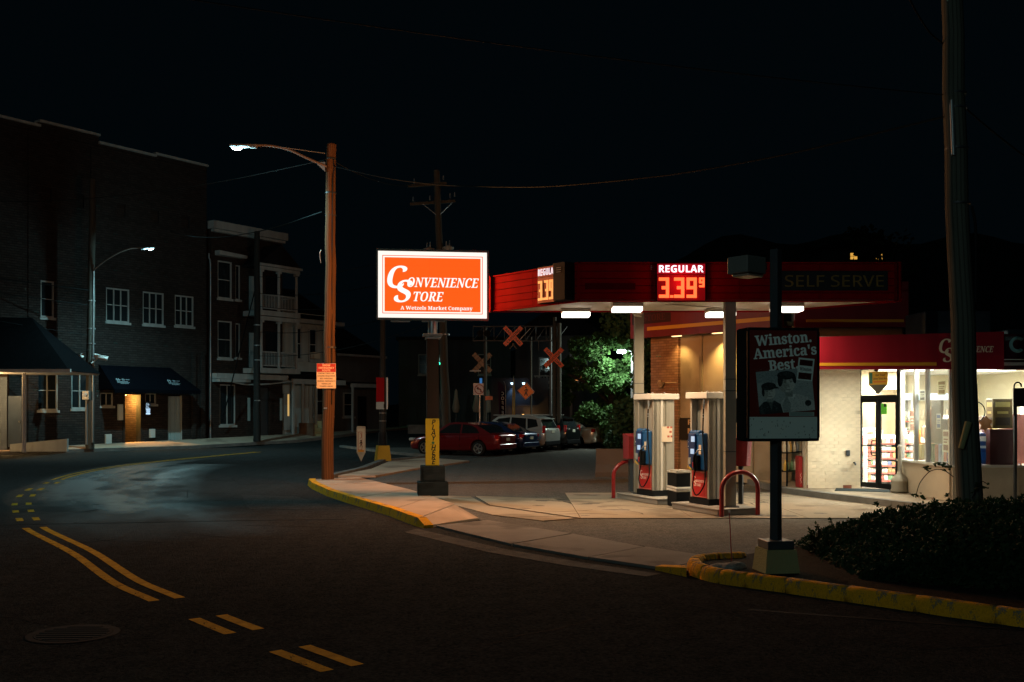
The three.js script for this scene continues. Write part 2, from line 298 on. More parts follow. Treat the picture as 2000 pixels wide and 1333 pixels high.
{ // far lot edge verge with low kerb
  const pts = [[-5.3, 29.4], [-4.9, 33.5], [-4.9, 38.5], [-3.2, 42.5], [-5.2, 45.5], [-9, 54]];
  const k = new THREE.Group(); k.name = 'lot_kerb'; k.userData.kind = 'structure'; scene.add(k);
  for (let i = 0; i < pts.length - 1; i++) obj('kerb_stone', bar([pts[i][0], 0.05, -pts[i][1]], [pts[i + 1][0], 0.05, -pts[i + 1][1]], 0.22, 0.12), M.kerb, k);
  struct('verge', slab([[-5.1, 30], [-4.6, 33.5], [-4.6, 38.2], [-3.4, 41.3], [-1.6, 38.6], [-3.2, 33.5], [-4.0, 30]], 0.002, 0.06), M.walk);
}
{ // planter with yellow kerb round the hedge
  const line = [[2.95, 13.35], [2.35, 13.1], [2.14, 12.5], [2.3, 11.85], [2.75, 11.35], [3.64, 10.45], [4.65, 9.4], [6.4, 7.9], [8.6, 6.6]];
  const crv = new THREE.CatmullRomCurve3(line.map(([x, d]) => V(x, 0, -d))), N = 15, k = new THREE.Group(); k.name = 'planter_kerb'; k.userData.kind = 'structure'; scene.add(k);
  for (let i = 0; i < N; i++) {
    const pos = [], idx = [], prof = [[0, 0], [0.01, 0.09], [0.035, 0.14], [0.075, 0.155], [0.15, 0.15], [0.18, 0.11], [0.18, 0]], n = 5, uv = [];
    for (let s = 0; s <= n; s++) { const t = (i + 0.002 + 0.996 * s / n) / N, p = crv.getPoint(t), q = crv.getTangent(t).setY(0).normalize(); prof.forEach(([o, h], j) => { pos.push(p.x + q.z * o, h + rr(-0.003, 0.003), p.z - q.x * o); uv.push(t * 16, j * 0.06); }); }
    const m = prof.length; for (let s = 0; s < n; s++) for (let j = 0; j < m - 1; j++) { const a = s * m + j; idx.push(a, a + m, a + 1, a + 1, a + m, a + m + 1); }
    for (let j = 1; j < m - 1; j++) { idx.push(0, j, j + 1); const e = n * m; idx.push(e, e + j + 1, e + j); }
    const g = new THREE.BufferGeometry(); g.setAttribute('position', new THREE.Float32BufferAttribute(pos, 3)); g.setAttribute('uv', new THREE.Float32BufferAttribute(uv, 2)); g.setIndex(idx); g.computeVertexNormals();
    obj('kerb_stone', g, M.kerbYellow, k);
  }
  obj('kerb_stone', hull8([[1.78, 0, -12.72], [2.08, 0, -12.2], [2.0, 0, -12.45], [1.85, 0, -12.85]].map((p) => p), [[1.78, 0.05, -12.72], [2.08, 0.11, -12.2], [2.12, 0.11, -12.4], [1.88, 0.05, -12.85]]), M.kerbYellow, k);
  struct('planter_soil', slab([[2.9, 13.3], [2.4, 13.0], [2.27, 12.5], [2.42, 11.95], [2.85, 11.5], [3.75, 10.6], [4.75, 9.55], [6.5, 8.05], [8.7, 6.75], [10.5, 8.5], [10.5, 14.6], [4.2, 14.6]], 0.005, 0.09), M.soil);
}
{ // far pavement along the brick building and the houses, with kerb
  const back = [[-46, 33], [-24.5, 45.3], [-17.2, 55.9], [-12.6, 62.5], [-8.6, 70], [-7, 84]], front = [[-44, 29.5], [-26.6, 41], [-22.6, 44.6], [-16.3, 52.4], [-12.2, 58], [-9.2, 63.5], [-7.2, 69.5], [-5.6, 84]];
  const g = (y0, y1, pts) => { const a = slab(pts, y0, y1), p = a.attributes.position; for (let i = 0; i < p.count; i++) p.setY(i, p.getY(i) + land(-p.getZ(i))); a.computeVertexNormals(); return a; };
  struct('far_pavement', g(0.0, 0.15, [...back, ...front.slice().reverse()]), M.walk);
  const k = new THREE.Group(); k.name = 'far_kerb'; k.userData.kind = 'structure'; scene.add(k);
  for (let i = 0; i < front.length - 1; i++) { const [a, b] = [front[i], front[i + 1]]; obj('kerb_stone', bar([a[0] + 0.07, 0.075 + land(a[1]), -a[1]], [b[0] + 0.07, 0.075 + land(b[1]), -b[1]], 0.14, 0.156), M.kerb, k); }
}
{ // raised walk in front of the store, with kerb
  struct('store_walk', slab([[4.6, 31], [6.35, 28.2], [6.55, 24.2], [7.05, 22.8], [7.85, 20.8], [8.45, 19.3], [9.2, 17.4], [12.5, 17.4], [12.5, 25], [8, 26.6], [5.6, 31]].map((p) => p), 0, 0.15), M.concrete);
  const k = new THREE.Group(); k.name = 'store_kerb'; k.userData.kind = 'structure'; scene.add(k);
  const L = [[4.45, 31], [6.2, 28.2], [6.4, 24.2], [6.9, 22.8], [7.7, 20.8], [8.3, 19.3], [9.05, 17.4]];
  for (let i = 0; i < L.length - 1; i++) obj('kerb_stone', bar([L[i][0] + 0.06, 0.076, -L[i][1]], [L[i + 1][0] + 0.06, 0.076, -L[i + 1][1] + 0.01], 0.16, 0.15), M.kerb, k);
}
{ // asphalt repairs with hard edges, and oil marks on the forecourt
  const patch = [C(0.04, 0.04, 0.04), C(0.05, 0.05, 0.049), C(0.042, 0.042, 0.042)].map((c) => mat(c, 0.95, { map: T.grit, bumpMap: T.gritBump, bumpScale: 0.014, physical: true, specularIntensity: 0 })); seed(88);
  const rough = (pts, j) => pts.flatMap((p, i) => { const q = pts[(i + 1) % pts.length]; return [0, 0.25, 0.5, 0.75].map((t) => [p[0] + (q[0] - p[0]) * t + rr(-j, j), p[1] + (q[1] - p[1]) * t + rr(-j, j)]); });
  for (const [k, pts] of [[[-8.6, 31], [-7.0, 30.2], [-5.9, 27.6], [-7.2, 27.0]], [[-6.4, 24], [-4.9, 23.4], [-3.6, 20.5], [-5.2, 20.4]], [[-12.2, 41], [-9.6, 40], [-9.9, 37.2], [-12.4, 37.6]], [[1.2, 11.2], [2.0, 10.9], [4.3, 8.7], [3.3, 8.5]], [[-7.5, 12.6], [-5.9, 12.3], [-5.6, 10.4], [-7.3, 10.2]]].entries()) struct('road_patch', slab(rough(pts, 0.04), 0.0012, 0.0034), patch[k % 3]);
  const oil = [mat(C(0.1, 0.085, 0.07), 0.8), mat(C(0.15, 0.125, 0.1), 0.85)];
  for (let k = 0; k < 30; k++) { const x = rr(0.2, 7.2), d = rr(18.8, 24), r = rr(0.03, 0.16) * (rnd() < 0.25 ? 2 : 1), n = 14, ph = rr(0, 6); struct('oil_stain', slab(Array.from({ length: n }, (_, i) => { const a = i / n * 2 * PI, q = r * (1 + 0.3 * sin(2 * a + ph) + 0.18 * sin(5 * a + ph * 3)); return [x + q * 1.6 * cos(a), d + q * sin(a)]; }), 0.0195, 0.0212), oil[k % 2]); }
  const crack = mat(C(0.02, 0.019, 0.018), 0.95);
  for (let k = 0; k < 26; k++) { let x = rr(-9, 5), d = rr(8.5, 30), a = rr(0, 3.14); const up = [], dn = []; if (x > -3.5 && d > 14) x -= 7; for (let i = 0; i < 9; i++) { const w = rr(0.004, 0.011); up.push([x, d + w]); dn.unshift([x, d - w]); a += rr(-0.5, 0.5); x += 0.22 * cos(a); d += 0.22 * sin(a); } struct('road_crack', slab([...up, ...dn], 0.0036, 0.0046), crack); }
  for (let k = 0; k < 14; k++) { let x = rr(-1, 7), d = rr(18.8, 28), a = rr(0, 3.14); const up = [], dn = []; for (let i = 0; i < 8; i++) { const w = rr(0.004, 0.012); up.push([x, d + w]); dn.unshift([x, d - w]); a += rr(-0.4, 0.4); x += 0.2 * cos(a); d += 0.2 * sin(a); } struct('road_crack', slab([...up, ...dn], 0.0198, 0.0215), crack); }
}
// ================================================================ BUILDINGS ON THE FAR SIDE
// window with recessed pane: local frame, facing +z; returns part with sub-parts
function windowPart(parent, x, y, w, h, z, o = {}) {
  const { frame = M.trim, pane = M.darkGlass, sill = true, rows = 2, cols = 1, fw = 0.07, lintel = false, name = 'window' } = o;
  const g = new THREE.Group(); g.name = name; g.position.set(x, y, z); parent.add(g);
  const fr = [box(w + fw * 2, fw, 0.09, 0, h / 2 + fw / 2, 0.02), box(w + fw * 2, fw, 0.09, 0, -h / 2 - fw / 2, 0.02), box(fw, h, 0.09, -w / 2 - fw / 2, 0, 0.02), box(fw, h, 0.09, w / 2 + fw / 2, 0, 0.02)];
  obj('window_frame', fr, frame, g);
  for (let c = 1; c < cols; c++) obj('mullion', box(fw * 0.8, h - 0.004, 0.06, -w / 2 + w * c / cols, 0, 0.02), frame, g);
  for (let r = 1; r < rows; r++) for (let c = 0; c < cols; c++) obj('glazing_bar', box(w / cols - fw * 0.8, fw * 0.6, 0.05, -w / 2 + w * (c + 0.5) / cols, -h / 2 + h * r / rows, 0.02), frame, g);
  for (let r = 0; r < rows; r++) for (let c = 0; c < cols; c++) obj('pane', box(w / cols - 0.01, h / rows - 0.01, 0.012, -w / 2 + w * (c + 0.5) / cols, -h / 2 + h * (r + 0.5) / rows, 0), pane, g);
  if (sill) obj('sill', box(w + 0.25, 0.12, 0.2, 0, -h / 2 - fw - 0.06, 0.06), frame, g);
  if (lintel) obj('lintel', box(w + 0.2, 0.12, 0.13, 0, h / 2 + fw + 0.06, 0.03), frame, g);
  return g;
}
// wall with rectangular holes, in the xy plane from z - t to z; holes: [x0, x1, y0, y1]
function holedWall(x0, x1, y0, y1, t, holes, z = 0) {
  const s = new THREE.Shape([[x0, y0], [x1, y0], [x1, y1], [x0, y1]].map((p) => new THREE.Vector2(...p)));
  for (const [a, b, c, d] of holes) s.holes.push(new THREE.Path([[a, c], [a, d], [b, d], [b, c]].map((p) => new THREE.Vector2(...p))));
  return new THREE.ExtrudeGeometry(s, { depth: t, bevelEnabled: false }).translate(0, 0, z - t);
}
const FACE = rad(54.88), CORNER = [-16.8, 0, -56.3];
{ // ---------------- large brick building
  const b = thing('brick_building', 'tall dark brick building with stepped parapet, awning and glowing doorway', 'building', CORNER, FACE);
  const segs = [[-30, -9.68, 15.35], [-9.68, -6.57, 15.58], [-6.57, -3.31, 15.22], [-3.31, 0, 15.33]];
  const wins = [[-5.48, 7.27, 1.2, 1.56], [-3.39, 7.27, 1.15, 1.56], [-1.46, 7.3, 1.08, 1.5], [-9.25, 7.25, 0.55, 1.6], [-9.23, 2.9, 0.9, 1.75], [-7.55, 2.9, 0.8, 1.6]];
  const vents = [[-12, 12.2], [-9.3, 12.2], [-7.6, 12.2], [-5.3, 12.1], [-3.3, 12.1], [-1.4, 12.1]], hole = ([x, y, w, h]) => [x - w / 2 - 0.07, x + w / 2 + 0.07, y - h / 2 - 0.07, y + h / 2 + 0.07];
  const door = [-5.2, -4.13, 0.2, 2.75], teal = [-2.5, -1.6, 0.2, 2.75], sm = [[-6.1, 2.5, 0.6, 0.55], [-3.55, 2.55, 0.55, 0.45]];
  const holes = [...wins.map(hole), ...vents.map(([x, y]) => [x - 0.25, x + 0.25, y - 0.32, y + 0.32]), door, teal, ...sm.map(hole)];
  obj('wall', holedWall(-30, 0, -0.6, 15.1, 0.35, holes), M.brick, b);
  for (const [k, [x0, x1, h]] of segs.entries()) obj('parapet', box(x1 - x0 - 0.004, h - 15.1, 0.36, (x0 + x1) / 2, (h + 15.1) / 2 + 0.001, k % 2 ? -0.15 : -0.17), M.brick, b);
  for (const x of [-9.98, -6.75]) obj('pier_strip', box(0.5, 15.6, 0.05, x, 7.2, 0.026), M.brick, b);
  obj('back_wall', box(29.9, 15, 0.3, -15, 7, -12), M.brick, b);
  obj('side_wall', box(0.35, 15.9, 11.8, -0.175, 7.35, -6.1), M.brick, b);
  obj('roof_deck', box(29.6, 0.2, 11.6, -14.9, 14.6, -6.1), M.roof, b);
  for (const [x0, x1, h] of segs) obj('coping', box(x1 - x0 + 0.06, 0.11, 0.5, (x0 + x1) / 2, h + 0.056, -0.1), M.trim, b);
  for (const q of vents) obj('bricked_up_opening', box(0.5, 0.64, 0.1, q[0], q[1], -0.16), M.brickDark, b);
  wins.slice(0, 3).forEach(([x, y, w, h]) => windowPart(b, x, y, w, h, -0.1, { cols: 3, rows: 2 }));
  wins.slice(3).forEach(([x, y, w, h]) => windowPart(b, x, y, w, h, -0.1, { cols: 1 + (w > 0.7), rows: 2 }));
  sm.forEach(([x, y, w, h]) => windowPart(b, x, y, w, h, -0.1, { cols: 2, rows: 1, fw: 0.05 }));
  // doorway: recessed vestibule lined with rough stone, warm lamp in its ceiling
  const ves = new THREE.Group(); ves.name = 'doorway'; b.add(ves);
  obj('vestibule_shell', [box(0.1, 2.7, 1.6, -5.28, 1.45, -0.95), box(0.1, 2.7, 1.6, -4.05, 1.45, -0.95), box(1.33, 0.1, 1.6, -4.665, 2.85, -0.95), box(1.13, 0.12, 1.5, -4.665, 0.14, -1.1)], M.brickDark, ves);
  obj('door_jamb', [box(0.09, 2.56, 0.4, -5.165, 1.48, -0.13), box(0.09, 2.56, 0.4, -4.165, 1.48, -0.13)], M.poleDark, ves);
  const stones = [C(0.52, 0.4, 0.26), C(0.44, 0.33, 0.21), C(0.58, 0.46, 0.32), C(0.38, 0.28, 0.18)].map((c) => mat(c, 0.92, { map: T.blotch, bumpMap: T.gritBump, bumpScale: 0.02 }));
  obj('backing', box(1.16, 2.7, 0.1, -4.665, 1.45, -1.7), mat(C(0.22, 0.16, 0.1), 1), ves); seed(41);
  for (let y = 0.2; y < 2.7;) {
    const h = rr(0.09, 0.17);
    for (let x = -5.23; x < -4.1;) { const w = min(rr(0.16, 0.5), -4.1 - x); if (w > 0.04) { obj('stone', box(w - 0.012, min(h, 2.78 - y) - 0.012, 0.08, x + w / 2, y + h / 2, -1.62 + rr(-0.02, 0.025)), stones[floor(rnd() * 4)], ves); } x += w; }
    y += h;
  }
  obj('lamp', cyl(0.07, 0.1, 0.06, -4.66, 2.72, -0.62), glow(C(0.9, 0.7, 0.4), 3, 1.6, 0.5), ves);
  bulb(b, C(1, 0.5, 0.1), 62, [-4.66, 2.55, -0.62], 0.07);
  // pale door with pleated curtain
  const td = new THREE.Group(); td.name = 'pale_door'; b.add(td);
  const pale = mat(C(0.4, 0.47, 0.46), 0.75, { map: T.streak });
  for (let k = 0; k < 7; k++) obj('door_panel', box(0.115, 2.5, 0.05 + (k % 3) * 0.02, -2.43 + k * 0.127, 1.45, -0.18), pale, td);
  obj('door_frame', [box(0.05, 2.55, 0.16, -2.52, 1.48, -0.1), box(0.05, 2.55, 0.16, -1.58, 1.48, -0.1)], M.trim, td);
  // navy awning: hipped, with scalloped valance
  const navy = mat(C(0.0022, 0.003, 0.005), 0.95, { physical: true, specularIntensity: 0.05 }), aw = new THREE.Group(); aw.name = 'awning'; b.add(aw);
  const xa = -6.6, xb = -1.45, yt = 4.2, yb = 3.0, out = 1.35;
  obj('awning_cover', [hull8([[xa, yb, 0.07], [xb, yb, 0.07], [xb, yb, 0.1], [xa, yb, 0.1]], [[xa, yt, 0.06], [xb - 1.0, yt, 0.06], [xb - 1.0, yt, 0.09], [xa, yt, 0.09]]),
    hull8([[xa, yb, out], [xb, yb, out], [xb, yb - 0.02, out - 0.03], [xa, yb - 0.02, out - 0.03]], [[xa, yt, 0.12], [xb - 1.0, yt, 0.12], [xb - 1.0, yt - 0.03, 0.1], [xa, yt - 0.03, 0.1]]),
    hull8([[xb, yb, 0.07], [xb, yb, out], [xb - 0.03, yb, out], [xb - 0.03, yb, 0.07]], [[xb - 1.0, yt, 0.07], [xb - 1.0, yt, 0.12], [xb - 1.03, yt, 0.12], [xb - 1.03, yt, 0.07]]),
    hull8([[xa, yb, 0.07], [xa, yb, out], [xa + 0.02, yb, out], [xa + 0.02, yb, 0.07]], [[xa, yt, 0.07], [xa, yt, 0.12], [xa + 0.02, yt, 0.12], [xa + 0.02, yt, 0.07]])], navy, aw);
  const val = []; for (let k = 0; k < 30; k++) { const w = (xb - xa) / 30; val.push(prism([[0, 0.2], [0, 0.04], [w * 0.25, 0], [w * 0.75, 0], [w, 0.04], [w, 0.2]], 0.015).translate(xa + k * w, yb - 0.2, out - 0.015)); }
  obj('valance', val, navy, aw).userData.kind = 'stuff';
  const scrawl = (x, ox, oy, k) => { x.lineWidth = 7 * k; x.lineCap = 'round'; x.beginPath(); x.moveTo(ox, oy + 20 * k); x.bezierCurveTo(ox + 30 * k, oy - 90 * k, ox + 60 * k, oy - 20 * k, ox + 8 * k, oy + 50 * k); x.moveTo(ox + 50 * k, oy + 10 * k); x.bezierCurveTo(ox + 90 * k, oy - 70 * k, ox + 95 * k, oy, ox + 45 * k, oy + 62 * k); x.moveTo(ox + 80 * k, oy + 5 * k); x.lineTo(ox + 118 * k, oy + 8 * k); x.stroke(); };
  const script = print(512, 256, (x, w, h) => { x.clearRect(0, 0, w, h); x.strokeStyle = x.fillStyle = '#b9cbd0'; scrawl(x, 40, 80, 1.1); scrawl(x, 210, 78, 0.8); x.fillRect(320, 78, 110, 9); for (const [a, b, y] of [[40, 330, 150], [30, 380, 185], [110, 240, 220]]) for (let k = a; k < a + b - 20; k += 26) x.fillRect(k, y, 18, 11); }, 0.8, { alphaTest: 0.4 });
  for (const px of [-2.75, -5.75]) { const p = obj('lettering', plane(1.0, 0.5), script, aw); p.position.set(px, 3.42, 0.93); p.rotation.x = -Math.atan2(out - 0.12, yt - yb); }
  const lit = mat(C(0.02, 0.03, 0.04), 0.5, { emissive: C(1, 1, 1), emissiveIntensity: 1.25, emissiveMap: canvasTex(128, 256, (x, w, h) => { x.fillStyle = '#020509'; x.fillRect(0, 0, w, h); x.strokeStyle = x.fillStyle = '#bfe2ff'; scrawl(x, 14, 55, 0.75); scrawl(x, 10, 120, 0.8); for (const [a, b, y, t] of [[14, 100, 136, 18], [20, 92, 168, 22], [24, 84, 198, 16], [12, 104, 222, 24]]) x.fillRect(a, y, b, t); }) });
  const ls = new THREE.Group(); ls.name = 'lit_sign'; ls.position.set(-3.83, 2.05, 0.16); b.add(ls); obj('case', rbox(0.36, 0.72, 0.1, 0.02, 0, 0, -0.056), M.black, ls); obj('lettering', plane(0.32, 0.68), lit, ls);
  areaLight(ls, C(0.7, 0.88, 1), 1.2, 0.3, 0.66, [0, 0, 0.03], [0, 0, 1]);
  const panelM = mat(C(0.42, 0.47, 0.46), 0.7);
  for (const [x, y, w, h] of [[-5.42, 1.85, 0.26, 0.8], [-6.1, 0.5, 0.32, 0.5], [-3.55, 0.75, 0.3, 0.45]]) obj('wall_box', rbox(w, h, 0.12, 0.01, x, y, 0.11), panelM, b);
  obj('downpipe', tube([[0.12, 10.6, 0.05], [0.12, 10.2, 0.05], [0.22, 9.9, 0.05], [0.22, 5, 0.05], [0.22, 0.4, 0.05], [0.27, 0.2, 0.15]], 0.05, 40, 8), M.galv, b);
  for (const x of [-0.35, -0.95]) obj('pilaster', box(0.22, 5.2, 0.14, x, 2.5, 0.12), M.brick, b);
}
{ // ---------------- low porch building before the brick one
  const p = thing('porch_building', 'low building with dark hipped roof, white gutter and warm porch light', 'building', [-21.5, 0.15, -46]);
  const navySide = mat(C(0.09, 0.12, 0.16), 0.75, { map: T.streak });
  const roofPts = { e0: [-9, 3.48, 2.5], e1: [2.7, 3.48, 2.5], e2: [2.7, 3.48, -0.8], r0: [-9, 6.05, -0.8], r1: [-0.5, 6.05, -0.8] };
  const up = (q, k) => [q[0], q[1] + k, q[2]], R = roofPts, e3 = [-9, 3.48, -0.8];
  obj('roof', hull8([R.e0, R.e1, R.e2, e3], [R.r0, R.r1, [-0.48, 6.05, -0.85], [-9, 6.05, -0.85]]), mat(C(0.004, 0.0045, 0.0055), 0.95, { map: T.grit, physical: true, specularIntensity: 0.05 }), p);
  obj('soffit', box(11.6, 0.05, 3.2, -3.15, 3.44, 0.86), M.white, p);
  obj('gutter', box(11.8, 0.13, 0.12, -3.12, 3.49, 2.58), M.white, p);
  obj('wall', box(7.4, 3.4, 0.15, -4.9, 1.72, -0.1), M.brickDark, p);
  const sid = new THREE.Group(); sid.name = 'siding'; p.add(sid);
  for (let k = 0; k < 28; k++) obj('siding_board', hull8([[-5.6, k * 0.118, 0.03], [-1.2, k * 0.118, 0.03], [-1.2, k * 0.118, -0.02], [-5.6, k * 0.118, -0.02]], [[-5.6, k * 0.118 + 0.116, 0.0], [-1.2, k * 0.118 + 0.116, 0.0], [-1.2, k * 0.118 + 0.116, -0.02], [-5.6, k * 0.118 + 0.116, -0.02]]), navySide, sid);
  obj('door', rbox(0.62, 2.3, 0.08, 0.02, -0.82, 1.3, 0.02), mat(C(0.03, 0.05, 0.08), 0.5), p); obj('door_handle', sph(0.04, -0.6, 1.3, 0.1), M.galv, p);
  obj('porch_post', rbox(0.13, 3.4, 0.13, 0.02, 0.62, 1.7, 2.2), M.white, p); obj('porch_post', rbox(0.13, 3.4, 0.13, 0.02, -3.6, 1.7, 2.2), M.white, p);
  obj('gate_post', rbox(0.12, 0.85, 0.12, 0.02, -0.75, 0.42, 1.7), M.white, p);
  obj('ramp_wall', prism([[-0.5, 0], [2.0, 0], [2.0, 0.56], [-0.5, 0.32]], 0.16).translate(0, 0, 1.0), M.trim, p);
  obj('porch_lamp', cyl(0.1, 0.13, 0.07, -1.0, 3.33, 2.25), glow(C(0.9, 0.8, 0.6), 2.5, 1.6, 0.8), p);
  bulb(p, C(1, 0.6, 0.25), 34, [-1.0, 3.2, 2.25], 0.08);
}
// ---------------- row houses: dark brick house with balconies, white clapboard house, porch house
{
  const h = thing('balcony_house', 'dark brick house with stacked pale balconies and a shop window', 'house', CORNER, FACE);
  h.position.y = 0.1;
  const L = (s) => land(56.3 + 0.8179 * s);
  obj('wall', holedWall(0.3, 5.5, -0.3, 11.9, 0.3, [[0.75, 1.75, 8.1, 10.2], [0.75, 1.75, 4.75, 6.85], [2.0, 2.35, 8.1, 10.1], [2.0, 2.35, 4.8, 6.8], [0.9, 2.0, 1.0, 3.3], [3.5, 4.5, 0.3, 3.2]]), M.brickDark, h);
  obj('side_wall', [box(0.25, 12.1, 9, 5.37, 5.9, -4.82), box(0.25, 12.1, 9, 0.43, 5.9, -4.82), box(4.9, 12.1, 0.2, 2.9, 5.9, -9.2)], M.brickDark, h);
  obj('roof_deck', box(4.7, 0.15, 8.9, 2.9, 11.5, -4.8), M.roof, h);
  obj('cornice', [box(5.4, 0.42, 0.55, 2.9, 12.1, 0.1), box(5.2, 0.14, 0.4, 2.9, 11.8, 0.06)], M.trim, h);
  windowPart(h, 1.25, 9.15, 0.86, 1.95, -0.1, { cols: 1 }); windowPart(h, 1.25, 5.8, 0.86, 1.95, -0.1, { cols: 1 });
  windowPart(h, 2.17, 9.1, 0.24, 1.85, -0.1, { rows: 1, fw: 0.05 }); windowPart(h, 2.17, 5.8, 0.24, 1.85, -0.1, { rows: 1, fw: 0.05 });
  windowPart(h, 1.45, 2.15, 1.0, 2.15, -0.1, { cols: 2, rows: 1 });
  obj('door', rbox(0.94, 2.85, 0.08, 0.02, 4.0, 1.75, -0.15), mat(C(0.02, 0.025, 0.03), 0.4), h); obj('shelf', box(0.9, 0.04, 0.3, 1.45, 1.7, -0.3), M.white, h);
  obj('bay_roof', prism([[0.55, 10.45], [2.5, 10.45], [2.5, 10.62], [0.55, 10.7]], 0.4).translate(0, 0, 0.01), M.trim, h);
  // three porch levels
  for (const [lev, y, roofY] of [['balcony', 4.1, 7.05], ['balcony', 7.35, 9.9]]) {
    const p = new THREE.Group(); p.name = lev; h.add(p);
    obj('balcony_floor', box(3.0, 0.28, 1.5, 4.0, y, 0.78), M.trim, p);
    for (const x of [2.65, 3.95, 5.3]) obj('column', [cyl(0.09, 0.08, roofY - y - 0.3, x, y + 0.14, 1.4, 12), box(0.24, 0.12, 0.24, x, roofY - 0.18, 1.4)], M.trim, p);
    for (const [x0, x1] of [[2.74, 3.86], [4.04, 5.2]]) {
      obj('railing', [box(x1 - x0, 0.07, 0.09, (x0 + x1) / 2, y + 1.05, 1.4), box(x1 - x0, 0.06, 0.07, (x0 + x1) / 2, y + 0.28, 1.4)], M.trim, p);
      for (let x = x0 + 0.08; x < x1 - 0.04; x += 0.115) obj('baluster', box(0.035, 0.71, 0.035, x, y + 0.665, 1.4), M.trim, p);
    }
    obj('railing', [box(0.09, 0.07, 1.2, 5.3, y + 1.05, 0.75), box(0.07, 0.06, 1.2, 5.3, y + 0.28, 0.75)], M.trim, p);
    obj('beam', box(3.0, 0.22, 0.16, 4.0, roofY, 1.42), M.trim, p);
    if (lev === 'balcony' && y > 6) obj('gable_roof', [prism([[2.4, 9.98], [5.6, 9.98], [5.6, 10.1], [4.0, 11.35], [2.4, 10.1]], 1.5).translate(0, 0, 0.05)], M.roof, p), obj('fascia_board', box(3.2, 0.14, 0.06, 4.0, 10.06, 1.6), M.trim, p);
    obj('back_window', box(0.8, 1.9, 0.05, 4.6, y + 1.4, 0.04), M.darkGlass, p); obj('back_door', box(0.7, 2.0, 0.06, 3.3, y + 1.2, 0.04), M.trim, p);
  }
  obj('shop_cornice', [box(5.2, 0.3, 0.5, 2.95, 3.75, 0.2), box(2.2, 0.16, 0.7, 1.45, 3.5, 0.3)], M.trim, h);
  obj('bunting', tube([[0.9, 3.5, 0.6], [2.2, 3.3, 0.6], [3.6, 3.35, 0.9], [5.2, 3.55, 1.2]], 0.05, 30, 5), mat(C(0.25, 0.25, 0.24), 0.9), h);
  for (const x of [2.45, 4.85]) obj('vertical_sign', box(0.16, 1.3, 0.04, x, 1.9, 0.6), print(64, 512, (c, w, hh) => { c.fillStyle = '#8e9a98'; c.fillRect(0, 0, w, hh); c.fillStyle = '#303a3e'; for (let k = 0; k < 6; k++) { c.fillRect(16, 24 + k * 80, 32, 12); c.fillRect(16 + (k % 3) * 10, 24 + k * 80, 11, 52); } }, 0.6), h);
  obj('stoop', [box(1.6, 0.3, 1.0, 4.0, 0.15, 0.6), box(1.6, 0.16, 0.5, 4.0, 0.08, 1.35)], M.kerb, h);
}
